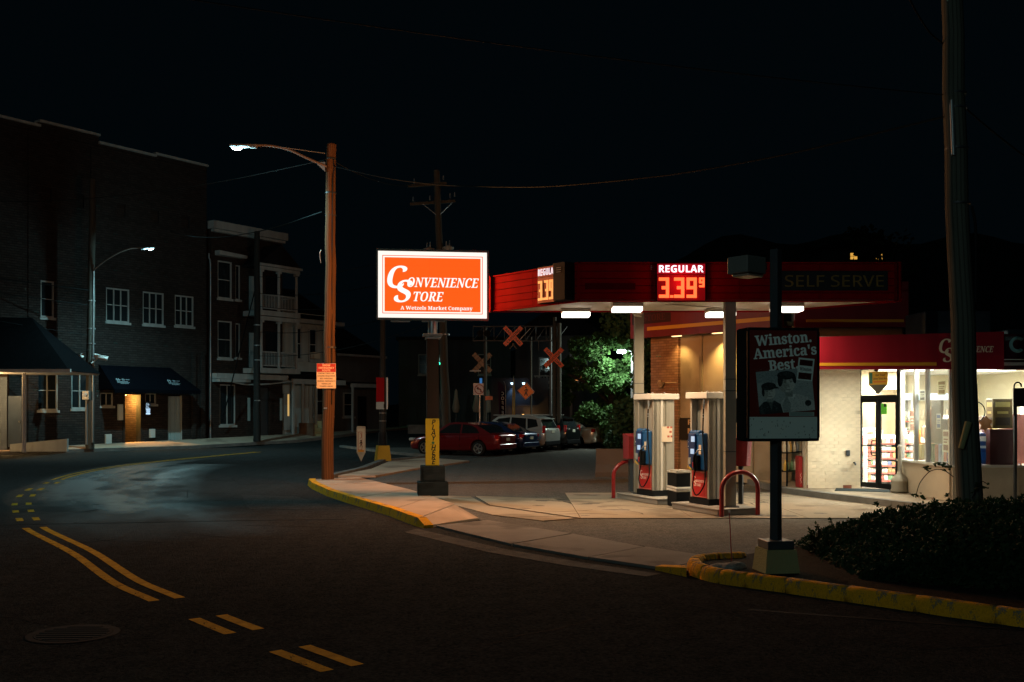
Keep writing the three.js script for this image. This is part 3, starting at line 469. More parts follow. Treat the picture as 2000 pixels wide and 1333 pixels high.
{
  const h = thing('clapboard_house', 'pale clapboard house with corner porch, steps and slim upper windows', 'house', CORNER, FACE); h.position.y = 0.35;
  const clap = mat(C(0.42, 0.46, 0.44), 0.7, { map: T.streak });
  const holes = [[6.55, 7.05, 4.7, 6.55], [7.75, 8.3, 4.7, 6.55], [8.95, 9.45, 4.7, 6.55], [8.1, 8.9, 1.3, 3.0], [9.05, 9.7, 1.3, 3.0]];
  obj('wall', [box(4.1, 7.6, 0.15, 7.75, 3.7, -0.25), box(0.15, 7.6, 7, 5.75, 3.7, -3.7), box(0.15, 7.6, 7, 9.8, 3.7, -3.7)], clap, h);
  const sid = new THREE.Group(); sid.name = 'siding'; h.add(sid);
  for (let k = 0; k < 46; k++) {                                                        // lapped boards, cut round the windows
    const y = -0.1 + k * 0.155; let runs = [[5.75, 9.83]]; if (y < 3.25) runs = [[7.75, 9.83]];
    for (const [a, b, c, d] of holes) if (y + 0.15 > c - 0.08 && y < d + 0.08) runs = runs.flatMap(([p, q]) => (a - 0.08 > p && b + 0.08 < q ? [[p, a - 0.08], [b + 0.08, q]] : [[p, q]]));
    for (const [a, b] of runs) obj('clapboard', hull8([[a, y, -0.09], [b, y, -0.09], [b, y, -0.17], [a, y, -0.17]], [[a, y + 0.153, -0.125], [b, y + 0.153, -0.125], [b, y + 0.153, -0.17], [a, y + 0.153, -0.17]]), clap, sid);
  }
  for (const q of holes) windowPart(h, (q[0] + q[1]) / 2, (q[2] + q[3]) / 2, q[1] - q[0] - 0.06, q[3] - q[2] - 0.06, -0.12, { fw: 0.08 });
  obj('roof', hull8([[5.5, 7.0, 0.5], [10.1, 7.0, 0.5], [10.1, 7.0, -7.4], [5.5, 7.0, -7.4]], [[6.6, 9.3, -3], [9.2, 9.3, -3], [9.2, 9.3, -4], [6.6, 9.3, -4]]), M.roof, h);
  obj('eave', [box(4.7, 0.22, 0.14, 7.8, 6.98, 0.5), box(4.7, 0.06, 0.7, 7.8, 6.88, 0.18)], M.trim, h);
  const po = new THREE.Group(); po.name = 'porch'; h.add(po);
  obj('porch_roof', [hull8([[5.5, 3.45, 0.9], [9.9, 3.45, 0.9], [9.9, 3.45, -0.1], [5.5, 3.45, -0.1]], [[5.6, 3.6, 0.8], [8.4, 3.95, 0.2], [8.4, 3.95, -0.1], [5.6, 3.95, -0.1]])], M.roof, po);
  obj('porch_beam', box(4.4, 0.3, 0.16, 7.7, 3.3, 0.82), M.trim, po);
  for (const x of [5.6, 6.35, 7.45]) obj('porch_post', rbox(0.14, 3.2, 0.14, 0.02, x, 1.6, 0.8), M.trim, po);
  obj('front_door', rbox(0.7, 2.2, 0.06, 0.02, 6.0, 1.5, -0.1), M.trim, po); obj('door_light', box(0.12, 1.3, 0.02, 6.02, 1.9, -0.06), glow(C(0.6, 0.5, 0.3), 0.55, 0.33, 0.1), po);
  const st = new THREE.Group(); st.name = 'steps'; h.add(st); const yel = mat(C(0.48, 0.45, 0.25), 0.8, { map: T.stain });
  for (let k = 0; k < 4; k++) obj('step', box(1.0, 0.18, 0.3, 6.9, 0.09 + k * 0.18, 1.7 - k * 0.3), yel, st);
  obj('step_wall', prism([[0, 0], [1.3, 0], [1.3, 0.3], [0.9, 0.3], [0.9, 0.6], [0.5, 0.6], [0.5, 0.95], [0, 0.95]], 0.14).rotateY(-PI / 2).translate(7.6, 0, 0.75), yel, st);
  obj('step_wall', box(0.14, 0.85, 1.2, 6.25, 0.42, 1.25), mat(C(0.2, 0.12, 0.08), 0.85, { map: T.blotch }), st);
  obj('house_plaque', box(0.34, 0.5, 0.03, 7.75, 0.55, 1.5), print(128, 192, (c, w, hh) => { c.fillStyle = '#aeb8b4'; c.fillRect(0, 0, w, hh); c.fillStyle = '#1d2b38'; c.beginPath(); c.arc(64, 60, 38, 0, 7); c.fill(); c.fillStyle = '#2c6a70'; c.fillRect(24, 112, 80, 24); c.fillRect(24, 146, 80, 24); }, 0.6), h);
  obj('air_conditioner', rbox(0.5, 0.4, 0.35, 0.02, 8.05, 4.95, 0.1), M.cream, h);
  obj('upper_wall', box(3.8, 3.0, 0.12, 8.0, 8.2, -6.8), clap, h);
}
{
  const h = thing('porch_house', 'small dark house with a pale porch frame beyond the clapboard house', 'house', CORNER, FACE); h.position.y = 0.6;
  const dk = mat(C(0.12, 0.12, 0.12), 0.85, { map: T.streak });
  obj('wall', box(4.2, 5.0, 6, 12.3, 2.4, -3.4), dk, h);
  obj('roof', hull8([[9.9, 4.9, 0], [14.7, 4.9, 0], [14.7, 4.9, -6.8], [9.9, 4.9, -6.8]], [[11, 6.9, -3], [13.6, 6.9, -3], [13.6, 6.9, -3.8], [11, 6.9, -3.8]]), M.roof, h);
  obj('porch_beam', box(3.2, 0.25, 0.2, 11.9, 2.9, 1.0), M.trim, h); for (const x of [10.4, 13.4]) obj('porch_post', rbox(0.13, 2.9, 0.13, 0.02, x, 1.4, 1.0), M.trim, h);
  obj('porch_roof', box(3.5, 0.1, 1.6, 11.9, 3.08, 0.3), M.roof, h); windowPart(h, 11.4, 1.7, 0.8, 1.4, -0.36, { cols: 1 }); obj('front_door', rbox(0.8, 2.1, 0.06, 0.02, 12.7, 1.2, -0.38), M.black, h);
  obj('gutter', box(4.6, 0.14, 0.12, 12.3, 4.86, 0.05), M.trim, h);
}
// ================================================================ FORECOURT
const font = await new FontLoader().loadAsync('fonts/droid/droid_sans_bold.typeface.json');
// the shop's mark: tall C over S, then the rest of the words in slanted serif capitals
function shopMark(x, ox, oy, k, color, sx = 1) {
  x.save(); x.translate(ox, oy); x.scale(k * sx, k); x.transform(1, 0, -0.22, 1, 0, 0); x.fillStyle = color; x.textBaseline = 'alphabetic';
  x.font = 'bold 290px serif'; x.fillText('C', 10, 190, 190); x.font = 'bold 290px serif'; x.fillText('S', 118, 322, 170);
  x.font = 'bold 124px serif'; x.fillText('ONVENIENCE', 212, 178, 660); x.fillText('TORE', 296, 312, 280); x.restore();
}
{ // ---------------- main sign on its pedestal
  const s = thing('store_sign', 'lit orange and white store sign on a square column with grey pedestal', 'sign', [-1.74, 0.13, -22.4], rad(7));
  const W = 2.42, H = 1.5, y = 4.575;
  const face = canvasTex(1600, 1000, (x, w, h) => {
    x.fillStyle = '#fff6ea'; x.fillRect(0, 0, w, h); x.fillStyle = '#e04a26'; x.fillRect(62, 62, w - 124, h - 124); x.fillStyle = '#fff6ea'; x.fillRect(72, 72, w - 144, h - 144);
    x.fillStyle = '#fb5a12'; x.fillRect(94, 94, w - 188, h - 188);
    x.fillStyle = '#e8500f'; x.fillRect(94, 212, w - 188, 3); x.fillRect(w * 0.47, 94, 4, 250);
    shopMark(x, 128, 250, 1.6, '#fffdf8', 1.0);
    x.fillStyle = '#fffdf8'; x.font = 'bold 76px serif'; x.textAlign = 'center'; x.fillText('A Wetzels Market Company', w * 0.535, h - 122, 1090);
  });
  const lit = mat(C(0.05, 0.05, 0.05), 0.35, { emissive: C(1, 1, 1), emissiveIntensity: 1.12, emissiveMap: face });
  const cab = mat(C(0.16, 0.15, 0.13), 0.5, { metalness: 0.4 });
  obj('cabinet', rbox(W, H, 0.3, 0.015, 0, y, 0), cab, s);
  obj('cabinet_rim', [box(W + 0.02, 0.035, 0.04, 0, y + H / 2 + 0.002, 0.145), box(W + 0.02, 0.035, 0.04, 0, y - H / 2 - 0.002, 0.145), box(0.035, H, 0.04, -W / 2 + 0.005, y, 0.146), box(0.035, H, 0.04, W / 2 - 0.005, y, 0.146)], cab, s);
  obj('sign_face', plane(W - 0.06, H - 0.06, 0, y, 0.156), lit, s); obj('sign_face', plane(W - 0.06, H - 0.06).rotateY(PI).translate(0, y, -0.156), lit, s);
  for (const d of [1, -1]) areaLight(s, C(1, 0.36, 0.1), d > 0 ? 62 : 60, W - 0.06, H - 0.06, [0, y, 0.2 * d], [0, 0, d]);
  obj('neck', cyl(0.1, 0.1, 0.35, 0, 3.5, 0, 16), M.galv, s); obj('bracket', [box(0.5, 0.04, 0.24, 0.02, 3.81, 0), box(0.42, 0.04, 0.16, -0.7, 3.8, 0)], M.galv, s);
  obj('column_cap', [rbox(0.42, 0.05, 0.42, 0.01, 0, 3.49, 0), rbox(0.32, 0.06, 0.32, 0.01, 0, 3.43, 0)], M.galv, s);
  obj('column', box(0.26, 2.8, 0.26, 0, 2.02, 0), mat(C(0.045, 0.03, 0.024), 0.85, { map: T.streak }), s);
  const ped = mat(C(0.04, 0.043, 0.043), 0.85, { map: T.blotch });
  obj('pedestal', [rbox(0.52, 0.36, 0.52, 0.012, 0, 0.46, 0), rbox(0.66, 0.29, 0.66, 0.015, 0, 0.145, 0)], ped, s); obj('pedestal_hatch', [rbox(0.42, 0.26, 0.02, 0.004, 0, 0.46, 0.262), box(0.1, 0.02, 0.012, 0, 0.5, 0.275)], ped, s);
}
{
  const p = thing('column_board', 'narrow yellow board with black upright lettering fixed to the sign column', 'sign', [-1.73, 0.78, -22.22], rad(5));
  obj('board', rbox(0.3, 1.02, 0.03, 0.004, 0, 0.51, -0.03), mat(C(0.55, 0.36, 0.03), 0.5), p);
  obj('print', plane(0.29, 1.0, 0, 0.51, -0.012), print(232, 800, (x, w, h) => {
    x.fillStyle = '#dcae1c'; x.fillRect(0, 0, w, h); x.fillStyle = '#15130c'; x.textAlign = 'center'; x.font = 'bold 92px sans-serif';
    const put = (c, y) => { x.save(); x.transform(1, 0, -0.2, 1, 0.2 * y, 0); x.fillText(c, w * 0.56, y); x.restore(); };
    x.font = 'bold 124px sans-serif'; [...'PLAY'].forEach((c, k) => put(c, 98 + k * 92)); [...'HERE'].forEach((c, k) => put(c, 542 + k * 82));
    x.fillStyle = '#2f6e5a'; x.beginPath(); x.arc(w * 0.56, 414, 24, 0, 7); x.fill(); x.fillStyle = '#15130c'; x.fillRect(w * 0.36, 444, 92, 4);
  }, 0.45), p);
}
// ---------------- canopy: a skewed plan, fascia of ribbed panels
const CAN = { y0: 4.03, y1: 4.775, p: [[1.255, 19.3], [7.32, 19.3], [5.45, 21.35], [-0.45, 21.35]] };   // front left, front right, back right, back left
{
  const c = thing('fuel_canopy', 'flat red fuel canopy on two square posts over the pumps', 'canopy', [0, 0, 0]);
  const soff = mat(C(0.62, 0.55, 0.45), 0.6, { map: T.streak });
  const inset = (k) => { const m = CAN.p.reduce((a, q) => [a[0] + q[0] / 4, a[1] + q[1] / 4], [0, 0]); return CAN.p.map((q) => [m[0] + (q[0] - m[0]) * k, m[1] + (q[1] - m[1]) * k]); };
  obj('roof_deck', slab(inset(0.985), CAN.y1 - 0.18, CAN.y1 - 0.1), M.roof, c);
  const soffit = new THREE.Group(); soffit.name = 'soffit'; c.add(soffit);
  { const q = inset(0.985), n = 7, L = (a, b, t) => [a[0] + (b[0] - a[0]) * t, a[1] + (b[1] - a[1]) * t]; for (let k = 0; k < n; k++) { const a = k / n + 0.0015, b = (k + 1) / n - 0.0015; obj('soffit_panel', slab([L(q[0], q[1], a), L(q[0], q[1], b), L(q[3], q[2], b), L(q[3], q[2], a)], CAN.y0 + 0.02, CAN.y0 + 0.05), soff, soffit); } }
  const sides = [['front_fascia', 0, 1, M.redFascia], ['side_fascia', 3, 0, M.redFascia], ['side_fascia', 1, 2, M.redFascia], ['back_fascia', 2, 3, M.redFascia]];
  for (const [name, i, j, m] of sides) {
    const g = new THREE.Group(); g.name = name; c.add(g);
    const [a, b] = [CAN.p[i], CAN.p[j]], L = hypot(b[0] - a[0], b[1] - a[1]); g.position.set(a[0], CAN.y0, -a[1]); g.rotation.y = Math.atan2(b[1] - a[1], b[0] - a[0]);
    const n = 5, ph = (CAN.y1 - CAN.y0 - 0.06) / n, cols = max(1, round(L / 1.5));
    obj('backing', box(L - 0.02, CAN.y1 - CAN.y0 - 0.02, 0.04, L / 2, (CAN.y1 - CAN.y0) / 2, -0.06), M.redDark, g);
    for (let r = 0; r < n; r++) for (let k = 0; k < cols; k++) obj('fascia_panel', hull8([[L * k / cols + 0.003, 0.03 + r * ph + 0.004, 0.0], [L * (k + 1) / cols - 0.003, 0.03 + r * ph + 0.004, 0.0], [L * (k + 1) / cols - 0.003, 0.03 + r * ph + 0.008, -0.04], [L * k / cols + 0.003, 0.03 + r * ph + 0.008, -0.04]], [[L * k / cols + 0.003, 0.03 + (r + 1) * ph - 0.008, 0.0], [L * (k + 1) / cols - 0.003, 0.03 + (r + 1) * ph - 0.008, 0.0], [L * (k + 1) / cols - 0.003, 0.03 + (r + 1) * ph - 0.008, -0.04], [L * k / cols + 0.003, 0.03 + (r + 1) * ph - 0.008, -0.04]]), m, g);
    obj('edge_trim', [box(L + 0.01, 0.028, 0.07, L / 2, 0.012, -0.02), box(L + 0.01, 0.03, 0.07, L / 2, CAN.y1 - CAN.y0 - 0.012, -0.02)], m, g);
    obj('corner_trim', box(0.05, CAN.y1 - CAN.y0 + 0.01, 0.05, 0.0, (CAN.y1 - CAN.y0) / 2, -0.01), m, g);
  }
  obj('gutter_conduit', rod([2.95, CAN.y0 - 0.02, -19.6], [4.9, CAN.y0 + 0.0, -20.9], 0.015), soff, c);
  const postM = mat(C(0.34, 0.31, 0.25), 0.85, { map: T.streak });
  for (const [x, d, h] of [[4.13, 19.42, CAN.y0 + 0.03], [2.8, 22.6, CAN.y0 + 0.1]]) {
    const p = new THREE.Group(); p.name = 'post'; p.position.set(x, 0.15, -d); c.add(p);
    obj('post_shaft', box(0.2, h - 0.15, 0.2, 0, (h - 0.15) / 2, 0), postM, p); obj('base_plate', box(0.3, 0.02, 0.3, 0, 0.01, 0), M.steelDark, p);
    for (const y of [1.05, 2.2, 2.42]) obj('post_band', box(0.208, 0.014, 0.208, 0, y, 0), M.steelDark, p);
  }
  obj('cross_beam', [bar([2.8, CAN.y0 + 0.08, -22.6], [2.55, CAN.y0 + 0.08, -21.3], 0.16, 0.14)], soff, c);
  // self serve board on the front
  obj('board', box(2.05, 0.36, 0.03, 6.05, 4.42, -19.285), mat(C(0.012, 0.012, 0.014), 0.5), c);
  const thin = await new FontLoader().loadAsync('fonts/droid/droid_sans_regular.typeface.json');
  const tg = new TextGeometry('SELF SERVE', { font: thin, size: 0.215, depth: 0.015, curveSegments: 5 }); tg.computeBoundingBox(); tg.scale(1.86 / (tg.boundingBox.max.x - tg.boundingBox.min.x), 1, 1);
  obj('lettering', tg.translate(5.12, 4.31, -19.27), mat(C(0.2, 0.12, 0.025), 0.6), c).userData.kind = 'stuff';
  obj('name_ghost', box(0.95, 0.12, 0.012, 1.85, 4.32, -19.297), M.redDark, c);
}
{ // four fluorescent fixtures under the canopy
  const spots = [[2.22, 19.75], [5.3, 19.75], [1.3, 20.85], [4.25, 20.85]];
  const tubeM = glow(C(0.9, 0.9, 0.85), 4.2, 3.8, 3.2), hous = mat(C(0.4, 0.36, 0.3), 0.6);
  for (const [x, d] of spots) {
    const f = thing('canopy_light', 'box light with glowing flat lens under the red fuel canopy', 'light fixture', [x, CAN.y0 - 0.005, -d], 0, 'lights under the fuel canopy');
    obj('housing', rbox(0.58, 0.07, 0.4, 0.01, 0, -0.02, 0), hous, f); obj('lens', rbox(0.56, 0.085, 0.38, 0.015, 0, -0.1, 0), tubeM, f);
    areaLight(f, C(1, 0.77, 0.48), 125, 0.54, 0.36, [0, -0.15, 0], [0, -1, 0]);
  }
}
// ---------------- price displays
function priceDisplay(name, label, pos, turn, k, lit) {
  const d = thing(name, label, 'price sign', pos, turn, undefined);
  const white = lit ? glow(C(0.8, 0.8, 0.8), 1.5, 1.35, 1.5) : glow(C(0.75, 0.75, 0.75), 0.75, 0.7, 0.8), dig = lit ? glow(C(0.8, 0.3, 0.12), 2.4, 0.24, 0.06) : mat(C(0.7, 0.36, 0.1), 0.5, { emissive: C(0.75, 0.34, 0.1) });
  const panel = lit ? mat(C(0.3, 0.004, 0.01), 0.5, { emissive: C(0.22, 0.001, 0.006) })   : mat(C(0.42, 0.05, 0.02), 0.6), sub = lit ? mat(C(0.2, 0.003, 0.005), 0.6, { emissive: C(0.1, 0.0, 0.001) }) : panel;
  const W = 0.9 * k;
  obj('cabinet', rbox(W + 0.04, 0.72, 0.1, 0.01, 0, 0.36, -0.056), M.black, d);
  obj('name_panel', box(W, 0.19, 0.012, 0, 0.605, 0.0), panel, d); obj('digit_panel', box(W, 0.49, 0.012, 0, 0.255, 0.0), sub, d);
  const t = new TextGeometry('REGULAR', { font, size: 0.125, depth: 0.008, curveSegments: 4 }); t.computeBoundingBox(); const b = t.boundingBox; t.translate(-(b.max.x + b.min.x) / 2, 0, 0).scale((W * 0.93) / (b.max.x - b.min.x), 1.05, 1);
  obj('name_letters', t.translate(0, 0.54, 0.009), white, d).userData.kind = 'stuff';
  const seg = { a: [0, 1, 1, 0], b: [1, 0.5, 1], c: [1, 0, 0.5], d: 0 };
  function digit(ch, x, y, w, h, s) {
    const on = { 3: 'abgcd', 9: 'abgcdf' }[ch], L = [];
    for (const q of on) { if (q === 'a') L.push(box(w, s, 0.012, x + w / 2, y + h - s / 2, 0)); if (q === 'g') L.push(ch === '3' ? box(w * 0.72, s, 0.0121, x + w * 0.64, y + h / 2, 0) : box(w, s, 0.0121, x + w / 2, y + h / 2, 0)); if (q === 'd') L.push(box(w, s, 0.012, x + w / 2, y + s / 2, 0)); if (q === 'b') L.push(box(s, h / 2, 0.0122, x + w - s / 2, y + h * 0.75, 0)); if (q === 'c') L.push(box(s, h / 2, 0.0122, x + w - s / 2, y + h * 0.25, 0)); if (q === 'f') L.push(box(s, h / 2, 0.0122, x + s / 2, y + h * 0.75, 0)); }
    return L;
  }
  const u = W / 0.9; for (const [ch, x, y, w, h, s] of [['3', -0.42, 0.06, 0.19, 0.38, 0.058], ['3', -0.135, 0.06, 0.19, 0.38, 0.058], ['9', 0.1, 0.06, 0.19, 0.38, 0.058], ['9', 0.335, 0.26, 0.1, 0.18, 0.036]])
    obj('digit', digit(ch, x * u, y, w * u, h, s * (k < 0.9 ? 0.8 : 1)).map((g) => g.translate(0, 0, 0.012)), dig, d);
  obj('decimal_point', box(0.06 * u, 0.045, 0.012, -0.18 * u, 0.085, 0.012), dig, d);
  return d;
}
{
  const d = priceDisplay('price_display', 'glowing red fuel price display on the front of the canopy', [3.18, 4.035, -19.235], 0, 1.0, true);
  areaLight(d, C(1, 0.04, 0.03), 2.2, 0.85, 0.5, [0, 0.3, 0.04], [0, 0, 1]);
  bulb(d, C(1, 0.02, 0.02), 0.5, [0, 0.33, 0.22], 0.1);
  obj('vent', [0, 1, 2].map((k) => box(0.03, 0.012, 0.01, -0.56, 0.66 - k * 0.03, 0.0)), M.trim, d);
  const a = CAN.p[3], b = CAN.p[0], t = 0.72, turn = Math.atan2(b[1] - a[1], b[0] - a[0]), nx = Math.sin(turn), nz = Math.cos(turn);
  const d2 = priceDisplay('price_display', 'fuel price board on the slanting side of the canopy beside a black cabinet', [a[0] + (b[0] - a[0]) * t + nx * 0.12, 4.06, -(a[1] + (b[1] - a[1]) * t) + nz * 0.12], turn, 0.62, false);
  obj('side_cabinet', rbox(0.34, 0.72, 0.3, 0.01, 0.47, 0.36, -0.02), M.black, d2); obj('cabinet_louvre', [0, 1, 2].map((k) => box(0.12, 0.012, 0.01, 0.47, 0.62 - k * 0.04, 0.135)), M.trim, d2);
}
// ---------------- islands
const ISL = rad(22.5), uX = sin(ISL), uZ = cos(ISL), vX = cos(ISL), vZ = -sin(ISL);   // u: along the island towards the street, v: across
const onIsle = (o, a, b) => [o[0] + uX * a + vX * b, o[1] + uZ * a + vZ * b];          // [x, z]
const islandM = mat(C(0.34, 0.31, 0.27), 0.9, { map: T.stain, bumpMap: T.gritBump, bumpScale: 0.01 }), islandFace = islandM;
const A1 = [2.33, -22.75], A2 = [3.19, -20.45];
for (const [o, L, label] of [[A1, 1.75, 'low concrete pump island under the pump beside the white barrier lot'], [A2, 1.62, 'low concrete pump island inside the red hoop guard']]) {
  const g = thing('pump_island', label.replace(' beside the white barrier lot', ' at the back of the forecourt'), 'pump island', [o[0], 0.02, o[1]], ISL);
  obj('island_body', rbox(0.93, 0.1, L, 0.02, 0.465, 0.05, L / 2), islandFace, g); obj('island_top', rbox(0.95, 0.032, L + 0.02, 0.012, 0.465, 0.113, L / 2), islandM, g);
}
// ---------------- fuel pumps
const pumpGrey = mat(C(0.4, 0.37, 0.31), 0.5, { metalness: 0.1, map: scaled(T.stain, 2.2, 2.2) }), pumpLight = mat(C(0.62, 0.58, 0.52), 0.5), pumpBlue = mat(C(0.012, 0.085, 0.24), 0.4), pumpBlueDark = mat(C(0.006, 0.03, 0.12), 0.4), redPanel = mat(C(0.42, 0.03, 0.03), 0.4);
function fuelPump(label, o, a, b, num) {
  const [x, z] = onIsle(o, a, b), p = thing('fuel_pump', label, 'fuel pump', [x, 0.149, z], ISL), w = 0.54, l = 0.66, H = 2.06;   // w across (x), l along (z), dispenser towards -x
  obj('plinth', box(w + 0.03, 0.12, l + 0.03, 0, 0.06, 0), M.black, p);
  obj('cabinet_body', rbox(w - 0.16, H - 0.12, l - 0.06, 0.01, 0.05, 0.12 + (H - 0.12) / 2, 0), pumpGrey, p);
  // corner posts and end panels
  for (const s of [-1, 1]) {
    obj('end_panel', [rbox(0.16, H - 0.12, 0.04, 0.006, -0.18, 0.12 + (H - 0.12) / 2, s * (l / 2 - 0.02)), rbox(0.2, H - 0.12, 0.03, 0.006, 0.155, 0.12 + (H - 0.12) / 2, s * (l / 2 - 0.02))], pumpGrey, p);
    obj('end_pilaster', rbox(0.06, H - 0.12, 0.05, 0.008, -0.06, 0.12 + (H - 0.12) / 2, s * (l / 2 - 0.012)), pumpLight, p);
    obj('corner_post', rbox(0.1, H - 0.12, 0.06, 0.008, -w / 2 + 0.05, 0.12 + (H - 0.12) / 2, s * (l / 2 - 0.03)), pumpGrey, p);
  }
  obj('canopy_cap', rbox(w + 0.16, 0.125, l + 0.1, 0.015, 0.0, H + 0.062, 0), pumpLight, p);
  for (const s of [-1, 1]) obj('lifting_eye', new THREE.TorusGeometry(0.018, 0.006, 6, 10).translate(s * 0.15, H + 0.135, 0.1), M.galv, p);
  // blue dispenser head
  const hd = new THREE.Group(); hd.name = 'dispenser_head'; hd.position.set(-w / 2, 0, 0); p.add(hd);
  obj('head_housing', [rbox(0.16, 0.72, l - 0.1, 0.03, -0.0, 1.03, 0), rbox(0.14, 0.12, l - 0.3, 0.04, -0.02, 1.38, -0.06)], pumpBlue, hd);
  obj('head_console', rbox(0.06, 0.6, 0.24, 0.02, -0.09, 1.08, -0.1), pumpBlueDark, hd);
  const scr = glow(C(0.2, 0.3, 0.4), 0.28, 0.42, 0.62);
  obj('price_screen', rbox(0.012, 0.11, 0.12, 0.004, -0.125, 1.27, -0.04), scr, hd); obj('volume_screen', rbox(0.012, 0.1, 0.12, 0.004, -0.125, 1.03, -0.06), scr, hd);
  obj('keypad', rbox(0.014, 0.13, 0.1, 0.004, -0.125, 0.84, -0.16), M.trim, hd); obj('grade_button', [0, 1, 2].map((k) => rbox(0.02, 0.05, 0.03, 0.006, -0.13, 0.72 - k * 0.02, -0.2 + k * 0.055)), mat(C(0.6, 0.38, 0.05), 0.5), hd);
  obj('instruction_label', box(0.004, 0.18, 0.08, -0.085, 1.07, 0.15), print(64, 160, (c, ww, h) => { c.fillStyle = '#d8c8ae'; c.fillRect(0, 0, ww, h); c.fillStyle = '#a33a24'; for (let k = 0; k < 9; k++) c.fillRect(7, 8 + k * 17, 50 - (k * 13) % 20, 8); }), hd);
  const nm = obj('pump_number', plane(0.13, 0.17), print(64, 96, (c, ww, h) => { c.fillStyle = '#0b2c58'; c.fillRect(0, 0, ww, h); c.fillStyle = '#fff'; c.font = 'bold 92px sans-serif'; c.textAlign = 'center'; c.fillText(num, 32, 82); }), hd); nm.rotation.y = -PI / 2; nm.position.set(-0.084, 1.17, -0.26 + 0.03);
  // lower red door
  const door = obj('lower_door', rbox(0.03, 0.52, l - 0.12, 0.006, -w / 2 + 0.01, 0.39, 0), redPanel, p);
  const pr = obj('door_print', plane(l - 0.16, 0.5), print(512, 512, (c, ww, h) => { c.fillStyle = '#b21f22'; c.fillRect(0, 0, ww, h); c.strokeStyle = '#d88a7a'; c.lineWidth = 8; c.strokeRect(6, 6, ww - 12, h - 12); shopMark(c, 30, 120, 0.56, '#f2e3d6'); }, 0.35), door); pr.rotation.y = -PI / 2; pr.position.set(-w / 2 - 0.0085, 0.39, 0);
  // nozzle and hose
  const nz = new THREE.Group(); nz.name = 'nozzle'; nz.position.set(-w / 2 - 0.14, 0.86, 0.1); p.add(nz);
  obj('nozzle_boot', rbox(0.09, 0.3, 0.12, 0.02, 0.03, -0.05, 0), M.black, nz); obj('nozzle_body', tube([[-0.02, -0.2, 0], [-0.05, -0.05, 0], [-0.05, 0.06, 0], [-0.02, 0.14, 0.02]], 0.025, 14, 8), M.black, nz); obj('nozzle_spout', tube([[-0.03, 0.12, 0.02], [0.0, 0.2, 0.06], [0.04, 0.2, 0.12]], 0.012, 10, 6), M.galv, nz); obj('trigger_guard', rbox(0.02, 0.1, 0.02, 0.006, -0.08, -0.08, 0.01), redPanel, nz);
  const hx = -w / 2 - 0.12;
  obj('hose', tube([[hx + 0.02, 2.0, l / 2 - 0.02], [hx, 1.75, l / 2 - 0.01], [hx - 0.01, 1.3, l / 2 - 0.01], [hx - 0.02, 0.8, l / 2 + 0.08], [hx - 0.04, 0.45, l / 2 + 0.1], [hx - 0.06, 0.24, l / 2 - 0.05], [hx - 0.06, 0.2, 0.14], [hx - 0.05, 0.34, 0.02], [hx - 0.04, 0.52, 0.04], [hx - 0.04, 0.68, 0.1]], 0.014, 70, 7), M.rubber, p);
  obj('hose_swivel', rod([hx + 0.02, 2.05, l / 2 - 0.02], [hx + 0.01, 1.86, l / 2 - 0.015], 0.018), M.galv, p); for (const y of [1.74, 1.69]) obj('hose_collar', cyl(0.022, 0.022, 0.025, hx, y, l / 2 - 0.01, 10), M.galv, p);
  return p;
}
const pump1 = fuelPump('grey fuel pump with a printed notice on its end panel', A1, 0.86, 0.5, '4');
{ const n = obj('notice', box(0.26, 0.33, 0.004, 0.06, 1.32, 0.348), print(208, 264, (c, w, h) => { c.fillStyle = '#e2cdb4'; c.fillRect(0, 0, w, h); c.fillStyle = '#b3523c'; for (let k = 0; k < 9; k++) { const a = 20 + (k * 37) % 24; for (let q = a; q < w - a; q += 17) c.fillRect(q, 20 + k * 26, 12, 11); } }, 0.7), pump1); n.userData.label = 'cream paper notice with lines of red print'; }
const pump2 = fuelPump('grey fuel pump with a red sticker and dark recess beside the front post', A2, 0.62, 0.52, '2');
obj('red_sticker', cyl(0.045, 0.045, 0.004, 0, 0, 0, 20).rotateX(PI / 2).translate(0.1, 0.62, 0.35), redPanel, pump2);
obj('side_recess', rbox(0.1, 0.85, 0.02, 0.006, 0.21, 1.05, 0.335), M.black, pump2);
// ---------------- hoop guards
function hoop(label, o, a, b0, b1) {
  const [x0, z0] = onIsle(o, a, b0), [x1, z1] = onIsle(o, a, b1), g = thing('hoop_guard', label, 'bollard', [x0, 0.004, z0], 0, undefined), dx = x1 - x0, dz = z1 - z0, pts = [[0, 0, 0], [0, 0.25, 0], [0, 0.45, 0]];
  for (let k = 0; k <= 10; k++) { const t = PI * (1 - k / 10), f = (1 + cos(t)) / 2; pts.push([dx * f, 0.5 + 0.33 * sin(t), dz * f]); }
  pts.push([dx, 0.45, dz], [dx, 0.25, dz], [dx, 0, dz]);
  obj('hoop', tube(pts, 0.043, 60, 12), mat(C(0.38, 0.02, 0.02), 0.32, { map: scaled(T.blotch, 0.2) }), g);
  obj('foot_plate', cyl(0.09, 0.09, 0.02, 0, 0, 0, 16), M.steelDark, g); obj('foot_plate', cyl(0.09, 0.09, 0.02, dx, 0, dz, 16), M.steelDark, g);
}
hoop('red steel hoop guard in front of the pump with the red sticker', A2, 1.72, 0.02, 0.82);
hoop('red steel hoop guard behind the pump with the printed notice', A1, -0.12, -0.02, 0.8);
